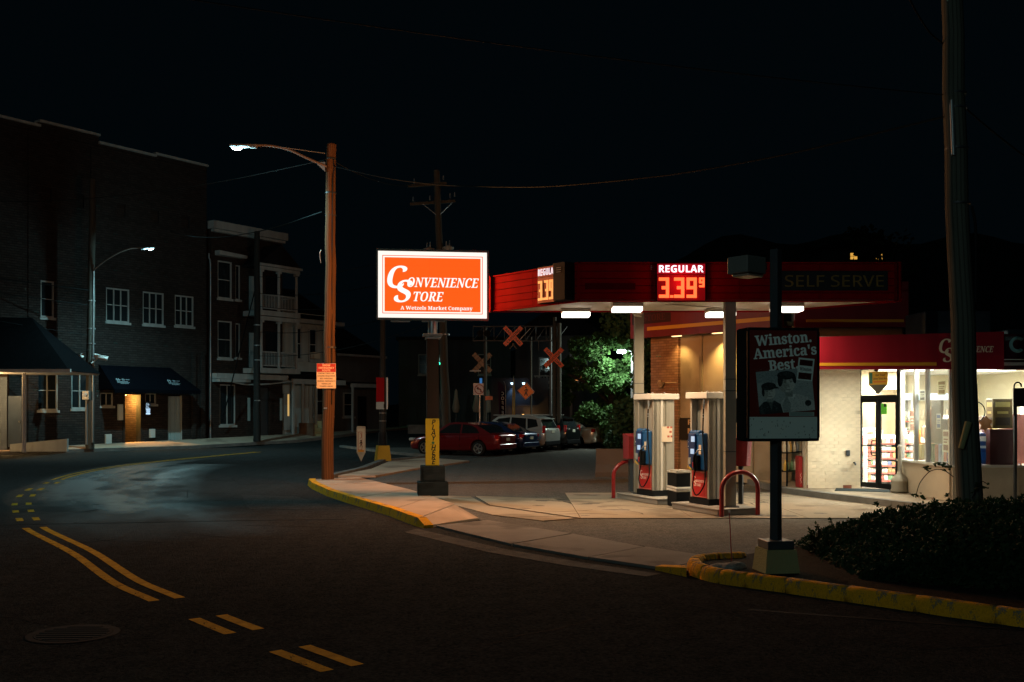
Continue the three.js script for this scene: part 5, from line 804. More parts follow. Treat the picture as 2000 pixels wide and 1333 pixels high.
// ================================================================ CIGARETTE AD SIGN ON ITS POST
{
  const s = thing('advert_sign', 'cigarette advertisement box with photo on a dark post with floodlight', 'sign', [3.12, 0.09, -12.1], rad(8));
  const conc = mat(C(0.3, 0.29, 0.14), 0.9, { map: T.stain, bumpMap: T.gritBump, bumpScale: 0.01 });
  obj('concrete_footing', hull8([[-0.21, 0, 0.21], [0.21, 0, 0.21], [0.21, 0, -0.21], [-0.21, 0, -0.21]], [[-0.18, 0.27, 0.18], [0.18, 0.27, 0.18], [0.18, 0.27, -0.18], [-0.18, 0.27, -0.18]]), conc, s);
  obj('base_collar', rbox(0.32, 0.1, 0.32, 0.01, 0, 0.32, 0), M.steelDark, s);
  obj('post', box(0.1, 3.6, 0.1, 0, 2.0, 0, rad(38)), M.steelDark, s);
  const W = 0.9, H = 1.33, y = 2.2, bx = 0.02;
  obj('sign_box', rbox(W, H, 0.34, 0.03, bx, y, 0), mat(C(0.005, 0.009, 0.012), 0.95, { physical: true, specularIntensity: 0 }), s);
  obj('box_rim', [box(W - 0.03, 0.025, 0.02, bx, y + H / 2 - 0.02, 0.172), box(W - 0.03, 0.025, 0.02, bx, y - H / 2 + 0.02, 0.172), box(0.025, H - 0.09, 0.02, bx - W / 2 + 0.02, y, 0.172), box(0.025, H - 0.09, 0.02, bx + W / 2 - 0.02, y, 0.172)], M.black, s);
  const art = (c, w, h) => {
    c.fillStyle = '#6a231b'; c.fillRect(0, 0, w, h); c.fillStyle = '#d3e0da'; c.fillRect(0, h * 0.8, w, h * 0.2);
    c.save(); c.rotate(-0.09); c.fillStyle = '#e9f4ee'; c.strokeStyle = '#e9f4ee'; c.lineWidth = 4; c.font = 'bold 112px serif'; for (const [t, a, b, q] of [['Winston.', 36, 130, 430], ["America's", 14, 232, 480], ['Best.', 118, 334, 230]]) { c.fillText(t, a, b, q); c.strokeText(t, a, b, q); } c.restore();
    c.save(); c.translate(46, 312); c.rotate(-0.09);                                                   // plain stand-in photo: two people in jackets, in greys
    c.beginPath(); c.rect(0, 20, 420, 340); c.clip(); c.fillStyle = '#a9b3b1'; c.fillRect(0, 0, 440, 400); c.fillStyle = '#8f9c9d'; c.fillRect(0, 20, 440, 90);
    const blob = (col, x, y, rx, ry, a = 0) => { c.fillStyle = col; c.beginPath(); c.ellipse(x, y, rx, ry, a, 0, 7); c.fill(); }, poly = (col, ...p) => { c.fillStyle = col; c.beginPath(); p.forEach(([x, y], k) => (k ? c.lineTo(x, y) : c.moveTo(x, y))); c.fill(); };
    poly('#c3c9c4', [150, 400], [170, 270], [215, 222], [290, 215], [370, 250], [430, 300], [440, 400]); poly('#98a19e', [215, 225], [240, 290], [230, 400], [190, 400], [175, 300]); poly('#dfe3de', [240, 225], [262, 262], [284, 222]);
    poly('#2d3637', [-10, 400], [0, 300], [40, 262], [120, 258], [165, 290], [185, 400]); poly('#59625f', [70, 262], [92, 330], [112, 262]); poly('#454e4e', [20, 290], [50, 400], [30, 400], [5, 330]);
    poly('#8d948d', [205, 160], [205, 235], [262, 240], [262, 160]); poly('#8d948d', [66, 215], [66, 268], [112, 268], [112, 215]);
    blob('#c9cbc2', 232, 130, 55, 72, 0.06); blob('#a2a69d', 200, 138, 26, 60, 0.1); blob('#c9cbc2', 88, 186, 47, 58); blob('#a2a69d', 60, 192, 20, 46, 0.1);
    blob('#1d2324', 226, 66, 68, 34, 0.08); blob('#1d2324', 178, 100, 20, 52, 0.1); blob('#1d2324', 284, 96, 14, 40, -0.1); blob('#363e3e', 240, 60, 40, 16, 0.1);
    blob('#272e2f', 86, 142, 56, 32); poly('#1b2122', [60, 150], [150, 150], [164, 164], [70, 166]); blob('#1d2324', 42, 186, 10, 34);
    for (const [x, y, k] of [[212, 118, 1], [256, 120, 1], [72, 180, 0.8], [106, 180, 0.8]]) { c.fillStyle = '#4d5450'; c.fillRect(x - 13 * k, y - 16 * k, 26 * k, 5 * k); blob('#3c423f', x, y, 9 * k, 4 * k); }
    poly('#9ea298', [232, 122], [246, 162], [224, 162]); poly('#9ea298', [88, 182], [98, 208], [80, 208]); c.fillStyle = '#6d716a'; c.fillRect(216, 178, 34, 5); c.fillRect(74, 220, 28, 4);
    blob('#2c3333', 372, 300, 24, 24); c.restore();
    c.save(); c.translate(372, 214); c.rotate(0.1); c.scale(0.86, 0.92); c.fillStyle = '#dbe8e2'; c.fillRect(0, 0, 142, 196); c.fillStyle = '#3e1411'; c.fillRect(14, 16, 114, 50); c.fillRect(14, 128, 114, 56); c.fillStyle = '#20140f'; c.font = 'bold 40px serif'; c.fillText('Winston', 20, 110, 104); c.restore();
    c.fillStyle = '#a9bcb6'; c.fillRect(300, h * 0.755, 190, 34); c.fillStyle = '#4c5a56'; for (let k = 0; k < 3; k++) c.fillRect(308, h * 0.755 + 6 + k * 9, 170, 3);
    seed(37); for (let k = 0; k < 2600; k++) { c.fillStyle = rnd() < 0.5 ? 'rgba(40,54,58,0.16)' : 'rgba(225,236,232,0.16)'; c.fillRect(48 + rnd() * 420, 300 + rnd() * 340, 2 + rnd() * 9, 2 + rnd() * 5); }
    seed(31); c.fillStyle = '#3c4a48'; for (let k = 0; k < 40; k++) c.fillRect(rnd() * w, h * 0.81 + rnd() * h * 0.18, 2 + rnd() * 4, 3 + rnd() * 12);
  };
  obj('advert_print', plane(W - 0.07, H - 0.07, bx, y, 0.1735), print(512, 860, art, 0.35), s);
  const fl = new THREE.Group(); fl.name = 'floodlight'; fl.position.set(-0.36, 3.6, 0.0); fl.rotation.y = rad(30); s.add(fl);
  obj('lamp_housing', rbox(0.34, 0.2, 0.3, 0.012, 0, 0, 0), mat(C(0.12, 0.12, 0.11), 0.6), fl); obj('lamp_lens', rbox(0.28, 0.035, 0.24, 0.01, 0.02, -0.115, 0), mat(C(0.35, 0.24, 0.18), 0.3), fl); obj('bracket', [box(0.2, 0.08, 0.06, 0.24, 0.02, 0)], mat(C(0.12, 0.15, 0.16), 0.6), fl);
}
// ================================================================ POLES, LAMPS, WIRES
function woodPole(name, label, [x, y, z], h, r0, r1, lean, m) {          // lean: [dx, dz] at the top; slightly crooked shaft with checks
  const p = thing(name, label, 'utility pole', [x, y, z]), N = 14, S = 14, pos = [], uv = [], idx = []; seed(round(x * 100) + 7);
  const wob = Array.from({ length: N + 1 }, (_, k) => [k && k < N ? rr(-0.02, 0.02) : 0, k && k < N ? rr(-0.02, 0.02) : 0]);
  for (let k = 0; k <= N; k++) for (let q = 0; q <= S; q++) { const t = k / N, a = q / S * 2 * PI, r = (r0 + (r1 - r0) * t) * (1 + 0.025 * sin(a * 3 + x) + 0.015 * sin(a * 5 + t * 4)); pos.push(lean[0] * t + wob[k][0] + r * cos(a), h * t, lean[1] * t + wob[k][1] + r * sin(a)); uv.push(q / S * 2 * PI * r0, h * t); }
  for (let k = 0; k < N; k++) for (let q = 0; q < S; q++) { const a = k * (S + 1) + q; idx.push(a, a + S + 1, a + 1, a + 1, a + S + 1, a + S + 2); }
  const g = new THREE.BufferGeometry(); g.setAttribute('position', new THREE.Float32BufferAttribute(pos, 3)); g.setAttribute('uv', new THREE.Float32BufferAttribute(uv, 2)); g.setIndex(idx); g.computeVertexNormals();
  obj('shaft', g, m, p); obj('shaft_top', cyl(r1 * 1.01, r1 * 0.9, 0.03, lean[0], h - 0.01, lean[1], 14), m, p); return p;
}
const ledFace = (r = 1) => glow(C(0.9, 1, 1), 1.5 * r, 2.3 * r, 2.5 * r);
function lampHead(parent, [x, y, z], dir, cd, arm) {                       // cobra-head lamp at the end of a curved arm
  obj('lamp_arm', tube(arm, 0.035, 30, 8), mat(C(0.13, 0.1, 0.085), 0.8), parent);
  const h = new THREE.Group(); h.name = 'lamp_head'; h.position.set(x, y, z); h.rotation.y = dir; parent.add(h);
  obj('head_shell', [rbox(0.55, 0.08, 0.2, 0.035, -0.22, 0.04, 0), rbox(0.2, 0.11, 0.14, 0.03, 0.12, 0.03, 0)], mat(C(0.12, 0.125, 0.13), 0.7), h);
  obj('lens', new THREE.SphereGeometry(0.16, 16, 8, 0, 2 * PI, PI / 2, PI / 2).scale(0.95, 0.42, 0.55).translate(-0.3, -0.004, 0), ledFace(), h);
  bulb(h, TEAL, cd * 0.1, [-0.3, -0.13, 0], 0.08); spot(h, TEAL, cd, [-0.3, -0.12, 0], [-0.3, -8, 0], 78, 0.45, 0.08);
}
const WIRE_R = 0.011;
{ // near street lamp pole
  const p = woodPole('lamp_pole', 'reddish wooden street lamp pole carrying the snow route sign', [-4.9, 0.13, -27.2], 8.9, 0.165, 0.125, [0.1, 0], M.pole);
  lampHead(p, [-2.0, 8.73, 0.4], 0, 130, [[0.0, 8.3, 0.1], [-0.45, 8.48, 0.15], [-1.0, 8.72, 0.22], [-1.5, 8.8, 0.32], [-1.95, 8.78, 0.4]]);
  obj('arm_bracket', [prism([[-0.05, 8.16], [-0.05, 8.42], [-0.3, 8.4]], 0.06).translate(0, 0, 0.06)], M.galv, p);
  obj('stay_rod', rod([-0.05, 8.65, 0.1], [-1.3, 8.78, 0.3], 0.012), M.galv, p);
  obj('pole_cable', tube([[0.16, 8.55, 0.1], [0.2, 8.2, 0.12], [0.16, 7.8, 0.14], [0.14, 5, 0.12], [0.13, 2, 0.13]], 0.012, 40, 5), M.cable, p);
  for (const y of [7.6, 8.5, 7.0, 3.5]) obj('pole_band', cyl(0.148, 0.147, 0.03, 0.08, y, 0, 16), M.steelDark, p);
  obj('guy_hook', tube([[-0.16, 6.1, 0.05], [-0.2, 6.0, 0.06], [-0.17, 5.75, 0.06]], 0.012, 10, 5), M.galv, p); obj('nail_plate', box(0.09, 0.04, 0.01, -0.03, 1.9, 0.17), M.galv, p);
  const s = thing('parking_sign', 'red and white snow emergency route sign on the wooden lamp pole', 'sign', [-4.9, 2.55, -27.0], rad(10));
  obj('plate', rbox(0.5, 0.66, 0.006, 0.003, 0, 0.33, 0.02), M.alu, s);
  obj('plate_print', plane(0.49, 0.65, 0, 0.33, 0.0245), print(400, 532, (c, w, h) => { c.fillStyle = '#d8c9b4'; c.fillRect(0, 0, w, h); c.fillStyle = '#a5141a'; c.fillRect(0, 0, w, h * 0.34); c.textAlign = 'center'; c.fillStyle = '#efd9c9'; c.font = 'bold 56px sans-serif'; c.fillText('SNOW', w / 2, 56); c.fillText('EMERGENCY', w / 2, 112, 350); c.fillText('ROUTE', w / 2, 166); c.fillStyle = '#17120e'; c.font = 'bold 44px sans-serif'; ['SNOW TIRES OR', 'CHAINS REQUIRED', 'NO PARKING', 'DURING EMERGENCY', 'VEHICLES', 'TOWED AWAY'].forEach((t, k) => c.fillText(t, w / 2, 226 + k * 56, 376)); }, 0.5), s);
}
{ // far lamp pole before the brick building, with two cameras and a meter box
  const p = woodPole('lamp_pole', 'grey street lamp pole before the brick building, with a meter box', [-19.75, 0.15, -47.9], 12.6, 0.2, 0.14, [0.1, 0], M.poleGrey);
  lampHead(p, [3.05, 9.15, 1.3], rad(158), 180, [[0.1, 8.25, 0.1], [0.8, 8.7, 0.4], [1.6, 9.05, 0.75], [2.3, 9.22, 1.05], [3.0, 9.2, 1.28]]);
  obj('conduit', rod([0.17, 0.3, 0.14], [0.22, 8.6, 0.12], 0.05), M.galv, p);
  obj('meter_box', rbox(0.32, 0.42, 0.2, 0.02, -0.08, 2.5, 0.24), M.galv, p); obj('meter_dial', cyl(0.09, 0.09, 0.06, 0, 0, 0, 16).rotateX(PI / 2).translate(-0.1, 2.52, 0.34), M.white, p); obj('lower_conduit', rod([-0.08, 0.2, 0.2], [-0.08, 2.3, 0.2], 0.06), M.galv, p);
  for (const [y] of [[6.9], [5.6], [4.9]]) obj('pole_band', cyl(0.2, 0.2, 0.05, 0.05, y, 0, 14), M.galv, p);
  for (const [s, lab, tw] of [[-1, 'white bullet security camera aimed down the street beside the pole', -0.5], [1, 'white bullet security camera aimed at the brick doorway beside the pole', 0.5]]) {
    const c = thing('security_camera', lab, 'camera', [-19.7 + s * 0.52, 4.42, -47.7], tw);
    obj('camera_body', rod([-0.28 * s, 0.08, 0], [0.3 * s, -0.08, 0.1], 0.1, 0.11, 12), M.white, c); obj('sun_shield', prism([[-0.3, 0.12], [0.34, 0.02], [0.34, 0.05], [-0.3, 0.15]], 0.26).scale(s, 1, 1).translate(0, 0, -0.1), M.white, c); obj('camera_lens', cyl(0.07, 0.07, 0.02, 0, 0, 0, 12).rotateZ(PI / 2).translate(0.31 * s, -0.08, 0.1), M.black, c); obj('camera_mount', rod([-0.1 * s, -0.04, 0], [-0.4 * s, -0.28, 0], 0.03), M.white, c);
  }
}
{ // dark pole by the balcony house
  const p = woodPole('utility_pole', 'black utility pole standing before the balcony house', [-13.85, 0.25, -55.6], 11.4, 0.2, 0.15, [0, 0], M.poleDark);
  for (const y of [5.2, 4.4, 2.2, 6.3]) obj('pole_band', cyl(0.19, 0.19, 0.05, 0, y, 0, 12), M.galv, p); obj('guy_wire', [rod([0, 8.7, 0], [-2.2, 1, -1], 0.03), rod([0, 8.7, 0], [-1.6, 3, -0.6], 0.03)], M.wire, p);
}
{ // transformer pole behind the store sign
  const p = woodPole('utility_pole', 'leaning wooden utility pole with crossarms and two transformers', [-2.85, 0, -45.5], 12.6, 0.2, 0.14, [-0.5, 0], M.poleGrey);
  for (const [y, a, b] of [[12.0, -1.3, 0.4], [11.2, -1.2, 0.8]]) obj('crossarm', bar([a - 0.48, y - 0.1, 0.1], [b - 0.48, y + 0.12, -0.3], 0.1, 0.12), M.poleGrey, p);
  for (const [a, b] of [[[-1.1, 11.1, 0.15], [-0.48, 10.6, 0.1]], [[0.2, 11.2, 0], [-0.4, 10.6, 0.1]]]) obj('arm_brace', rod(a, b, 0.02), M.galv, p);
  for (const [x, y] of [[-1.55, 11.35], [-0.8, 11.4], [0.1, 11.5], [0.3, 11.55], [-1.5, 12.15], [-0.2, 12.3]]) obj('insulator', cyl(0.04, 0.025, 0.2, x, y - 0.1, 0, 8), M.galv, p);
  const tank = mat(C(0.3, 0.34, 0.33), 0.5, { map: T.streak });
  for (const [x, y, m] of [[-0.83, 8.35, mat(C(0.2, 0.17, 0.14), 0.6)], [0.02, 8.42, tank]]) { const t = new THREE.Group(); t.name = 'transformer'; t.position.set(x, y, 0.15); p.add(t); obj('tank', [cyl(0.24, 0.24, 0.72, 0, 0, 0, 20), cyl(0.26, 0.26, 0.06, 0, 0.7, 0, 20), cyl(0.2, 0.1, 0.08, 0, 0.76, 0, 20)], m, t); obj('bushing', [cyl(0.04, 0.02, 0.24, -0.08, 0.8, 0, 8), cyl(0.04, 0.02, 0.26, 0.06, 0.8, 0.05, 8)], M.galv, t); obj('hanger', box(0.2, 0.06, 0.1, x < -0.4 ? 0.24 : -0.26, 0.5, -0.06), M.steelDark, t); }
  obj('pole_band', cyl(0.17, 0.17, 0.05, -0.32, 8.0, 0, 12), M.galv, p); obj('pole_band', cyl(0.19, 0.19, 0.05, -0.1, 5.3, 0, 12), M.galv, p);
}
{ // tall pole growing out of the hedge
  const p = woodPole('utility_pole', 'tall weathered utility pole rising out of the hedge before the store', [6.27, 0.05, -14], 11, 0.172, 0.12, [-0.38, 0], mat(C(0.115, 0.12, 0.1), 0.95, { map: scaled(T.wood, 0.5, 2.2), bumpMap: scaled(T.wood, 0.5, 2.2), bumpScale: 0.014 }));
  for (const [y, k] of [[6.05, 0], [6.25, 1], [5.5, 2], [4.75, 3]]) obj('pole_band', cyl(0.153, 0.153, 0.025, -0.034 * y, y, 0, 16), M.steelDark, p);
  obj('riser_conduit', rod([-0.3, 6.15, 0.1], [-0.28, 5.4, 0.12], 0.03), M.galv, p); obj('riser_cable', tube([[-0.05, 4.7, 0.15], [0, 4.4, 0.16], [0.0, 3.4, 0.165]], 0.018, 16, 6), M.black, p);
  obj('wooden_cleat', rod([-0.2, 1.42, 0.17], [-0.1, 1.78, 0.17], 0.04, 0.05), mat(C(0.26, 0.24, 0.12), 0.9), p);
}
{ // banner pole with yellow concrete foot
  const p = thing('banner_pole', 'thin pole with a red and white banner and yellow concrete foot', 'pole', [-4.9, 0.05, -38.8], rad(20));
  const yel = mat(C(0.42, 0.25, 0.03), 0.85, { map: T.stain, bumpMap: T.gritBump, bumpScale: 0.01 });
  obj('concrete_foot', hull8([[-0.27, 0, 0.27], [0.27, 0, 0.27], [0.27, 0, -0.27], [-0.27, 0, -0.27]], [[-0.21, 0.58, 0.21], [0.21, 0.58, 0.21], [0.21, 0.58, -0.21], [-0.21, 0.58, -0.21]]), yel, p);
  obj('sleeve', cyl(0.17, 0.16, 0.5, 0, 0.58, 0, 14), M.black, p); obj('shaft', cyl(0.13, 0.09, 5.2, 0, 1.08, 0, 14), M.poleDark, p);
  for (const y of [1.5, 1.8]) obj('strap', cyl(0.14, 0.14, 0.02, 0, y, 0, 14), M.galv, p);
  const ban = (x, y) => { x.fillStyle = '#8f9a9a'; x.fillRect(0, 0, 128, 512); x.fillStyle = '#7d1016'; x.fillRect(0, 0, 128, 370); x.fillStyle = '#d6b9a8'; for (let k = 0; k < 5; k++) x.fillRect(44 + (k % 2) * 14, 60 + k * 60, 26, 34); x.fillStyle = '#1b1c1d'; x.fillRect(36, 410, 22, 76); x.fillRect(70, 410, 18, 76); };
  obj('banner', box(0.3, 1.2, 0.04, -0.13, 2.55, 0.13), print(128, 512, ban, 0.8), p); obj('banner', box(0.05, 1.2, 0.3, 0.14, 2.55, 0.0), M.white, p);
}
{
  const d = thing('marker_board', 'weathered pointed walkway board on a stake at the lot edge', 'sign', [-5.75, 0.02, -39.0], rad(5)), O = [[-0.17, 0.35], [0, 0], [0.17, 0.35], [0.17, 1.3], [0.14, 1.34], [-0.14, 1.34], [-0.17, 1.3]];
  obj('board', prism(O, 0.03), mat(C(0.5, 0.42, 0.3), 0.8, { map: T.blotch }), d);
  obj('board_print', plane(0.27, 0.9, 0, 0.8, 0.034), print(128, 400, (x) => { x.fillStyle = '#b7a78c'; x.fillRect(0, 0, 128, 400); x.strokeStyle = '#8c2f22'; x.lineWidth = 7; x.strokeRect(14, 60, 66, 300); x.beginPath(); x.moveTo(40, 90); x.lineTo(70, 90); x.lineTo(70, 150); x.lineTo(44, 170); x.stroke(); x.fillStyle = '#17171a'; x.beginPath(); x.arc(62, 208, 13, 0, 7); x.fill(); x.fillRect(54, 222, 18, 46); x.lineWidth = 9; x.strokeStyle = '#17171a'; x.beginPath(); x.moveTo(60, 266); x.lineTo(42, 320); x.moveTo(66, 266); x.lineTo(88, 318); x.moveTo(56, 230); x.lineTo(36, 258); x.moveTo(70, 230); x.lineTo(92, 252); x.stroke(); x.fillStyle = '#b9791c'; x.fillRect(6, 366, 110, 30); }, 0.8), d);
  obj('stake', box(0.04, 1.1, 0.03, 0, 0.5, -0.03), M.steelDark, d);
}
// ---------------- wires: each span a thing
const spanWire = (label, pts, r = WIRE_R, m = M.cable) => tag(obj('overhead_wire', tube(pts, r, 48, 5), m), label, 'wire');
const sag = (a, b, s) => [0, 0.15, 0.3, 0.5, 0.7, 0.85, 1].map((t) => [a[0] + (b[0] - a[0]) * t, a[1] + (b[1] - a[1]) * t - s * 4 * t * (1 - t), a[2] + (b[2] - a[2]) * t]);
spanWire('upper thin wire crossing the sky from the weathered pole out of view', sag([5.92, 6.3, -14], [-6.5, 6.62, -10.2], 0.12), 0.007, M.wire);
spanWire('sagging twisted cable from the weathered pole to the street lamp pole', sag([5.9, 6.0, -14], [-4.75, 8.46, -27.2], 0.75), 0.014);
spanWire('thin wire from the street lamp pole to the brick building wall', sag([-5.05, 7.25, -27.2], [-18.1, 11.45, -54.2], 0.5), 0.016);
spanWire('cable from the street lamp pole past the parapet of the brick building', sag([-5.0, 8.62, -27.2], [-24.5, 10.5, -40], 0.7), 0.012);
spanWire('wire from the lamp pole towards the transformer pole crossarm', sag([-4.75, 8.6, -27.2], [-4.1, 12.0, -45.4], 0.3), 0.014);
for (const [k, [y0, y1]] of [[8.3, 9.6], [7.6, 9.0], [6.2, 7.9], [5.5, 7.4]].entries()) spanWire(['top bare wire', 'second wire', 'third wire', 'lowest wire'][k] + ' running off from the pole with the meter box', sag([-19.7, y0 - 0.75, -47.7], [-28, y1 - 0.9, -43], 0.12), k ? 0.014 : 0.02);
for (const [k, [y0, y1]] of [[9.2, 8.2], [8.3, 7.1], [7.6, 6.2], [6.2, 5.6], [4.9, 4.8]].entries()) spanWire(['highest', 'second', 'third', 'fourth', 'lowest'][k] + ' cable between the black pole and the transformer pole', sag([-13.85, y0, -55.6], [-3.2, y1 + 1.2, -45.5], 0.5), 0.016, k % 2 ? M.wire : M.cable);
spanWire('hanging wire swinging from the top of the weathered pole', [[5.9, 7.0, -14], [5.65, 7.15, -13.9], [5.3, 7.55, -13.7], [4.9, 8.3, -13.4]], 0.012, M.wire);
spanWire('service wire leading off behind the store from the weathered pole', sag([6.05, 6.25, -14], [12, 5.4, -19], 0.25), 0.012, M.wire);
// ================================================================ RAILWAY CROSSING AND WHAT LIES BEYOND
const signRed = mat(C(0.7, 0.13, 0.05), 0.4, { emissive: C(0, 0, 0) });
const buckTex = (t) => print(512, 96, (c, w, h) => { c.fillStyle = '#ff5a30'; c.fillRect(0, 0, w, h); c.fillStyle = '#3a0a08'; c.font = 'bold 74px sans-serif'; c.textAlign = 'center'; c.fillText(t, w / 2, 76, 490); }, 0.4);
const railT = buckTex('RAIL   ROAD'), crossT = buckTex('CROSSING'), woodB = mat(C(0.4, 0.2, 0.1), 0.7, { map: T.wood });
function crossbuck(label, [x, y, z], back) {
  const b = thing('crossbuck', label, 'railway sign', [x, y, z], 0, undefined);
  for (const [a, m, dz] of [[rad(-46), railT, 0], [rad(46), crossT, 0.016]]) { const g = new THREE.Group(); g.name = 'sign_blade'; g.rotation.z = a; g.position.z = dz; b.add(g); obj('blade', rbox(1.22, 0.23, 0.014, 0.004, 0, 0, 0), woodB, g); if (!back) obj('blade_print', plane(1.2, 0.215, 0, 0, 0.0085), m, g); }
  obj('clamp', box(0.1, 0.2, 0.04, 0, 0, -0.03), M.galv, b);
}
crossbuck('red railway crossing sign hung on the signal gantry', [0.05, 5.55, -49.6]);
crossbuck('red railway crossing sign on the mast at the gantry end', [2.02, 4.5, -49.55]);
crossbuck('bare back of a railway crossing sign behind the thin mast', [-1.5, 4.33, -51.2], true);
{
  const galvD = mat(C(0.1, 0.105, 0.105), 0.6, { map: T.blotch }), g = thing('signal_gantry', 'galvanised railway signal gantry with truss arm across the lane', 'gantry', [0, 0, -50]);
  for (const y of [6.05, 5.35]) obj('chord', rod([-1.9, y, 0], [2.2, y, 0], 0.035), galvD, g);
  for (let x = -1.9; x < 2.2; x += 0.51) { obj('web_post', rod([x, 5.35, 0], [x, 6.05, 0], 0.02), galvD, g); obj('web_brace', rod([x, 5.35, 0], [x + 0.51, 6.05, 0], 0.014), galvD, g); }
  obj('mast', cyl(0.1, 0.09, 6.5, 2.08, 0, 0.05, 12), M.poleGrey, g); obj('mast', cyl(0.07, 0.06, 6.1, 1.9, 0, -0.2, 10), galvD, g); obj('mast', cyl(0.12, 0.1, 6.2, 2.3, 0, 0.1, 12), M.poleGrey, g);
  for (const x of [-1.55, -1.2]) obj('signal_lamp', [cyl(0.16, 0.16, 0.05, 0, 0, 0, 16).rotateX(PI / 2).translate(x, 5.7, 0.12), cyl(0.09, 0.09, 0.14, 0, 0, 0, 12).rotateX(PI / 2).translate(x, 5.7, 0.15)], M.black, g);
  obj('small_sign', [bar([-0.12, 4.95, 0.1], [0.1, 5.2, 0.1], 0.05), bar([0.22, 4.95, 0.1], [0.02, 5.2, 0.1], 0.05)], woodB, g); obj('boom', bar([0.3, 5.3, 0.1], [0.9, 5.95, 0.1], 0.03), M.white, g);
  for (const x of [0.9, 1.3]) obj('hanger', rod([x, 5.35, 0.1], [x, 4.85, 0.1], 0.02), galvD, g);
}
{
  const p = thing('signal_mast', 'thin galvanised crossing mast with an orange plate near its foot', 'mast', [-1.32, 0, -50.6]);
  obj('shaft', cyl(0.09, 0.08, 6.0, 0, 0, 0, 12), M.poleGrey, p); obj('cap', sph(0.1, 0, 6.0, 0), M.poleGrey, p); obj('orange_plate', rbox(0.36, 0.2, 0.02, 0.005, 0.18, 2.55, 0.1), mat(C(0.7, 0.16, 0.06), 0.5), p); obj('cross_lamp', [box(0.55, 0.06, 0.08, -0.5, 4.0 - 0.1, 0)], M.white, p);
}
{
  const s = thing('turn_sign', 'square white no left turn sign on a thin post', 'sign', [-1.66, 0, -52]); obj('post', box(0.06, 3.3, 0.04, 0.02, 1.65, 0), M.galv, s);
  obj('plate', rbox(0.6, 0.6, 0.01, 0.003, 0, 3.02, 0.03), M.alu, s); obj('plate_print', plane(0.59, 0.59, 0, 3.02, 0.0365), print(192, 192, (c) => { c.fillStyle = '#c9a394'; c.fillRect(0, 0, 192, 192); c.strokeStyle = '#1c1414'; c.lineWidth = 20; c.beginPath(); c.moveTo(122, 148); c.lineTo(122, 118); c.quadraticCurveTo(118, 92, 80, 88); c.stroke(); c.fillStyle = '#1c1414'; c.beginPath(); c.moveTo(46, 80); c.lineTo(88, 58); c.lineTo(80, 112); c.fill(); c.strokeStyle = '#8f2620'; c.lineWidth = 13; c.beginPath(); c.arc(96, 96, 74, 0, 7); c.moveTo(46, 44); c.lineTo(148, 148); c.stroke(); }, 0.5), s);
}
{
  const s = thing('pedestrian_sign', 'orange diamond pedestrian crossing sign tilted on a steel post', 'sign', [0.72, 0, -51]); obj('post', cyl(0.05, 0.045, 5.6, 0.24, 0, -0.05, 10), M.poleGrey, s);
  const g = new THREE.Group(); g.name = 'diamond'; g.position.set(-0.02, 2.9, 0.03); g.rotation.z = PI / 4 - 0.08; s.add(g); obj('plate', rbox(0.62, 0.62, 0.01, 0.003, 0, 0, 0), M.alu, g);
  obj('plate_print', plane(0.61, 0.61, 0, 0, 0.0065), print(256, 256, (c) => { c.fillStyle = '#e5651e'; c.fillRect(0, 0, 256, 256); c.strokeStyle = '#2c0f08'; c.lineWidth = 8; c.strokeRect(8, 8, 240, 240); c.translate(128, 128); c.rotate(PI / 4); c.fillStyle = '#180d0a'; c.beginPath(); c.arc(-10, -78, 15, 0, 7); c.fill(); c.lineWidth = 24; c.strokeStyle = '#180d0a'; c.lineCap = 'round'; c.beginPath(); c.moveTo(4, -46); c.lineTo(0, 12); c.lineTo(-22, 82); c.moveTo(2, 12); c.lineTo(32, 80); c.stroke(); c.lineWidth = 14; c.beginPath(); c.moveTo(0, -48); c.lineTo(-38, -4); c.moveTo(6, -46); c.lineTo(34, -30); c.lineTo(30, 0); c.stroke(); }, 0.45), g);
}
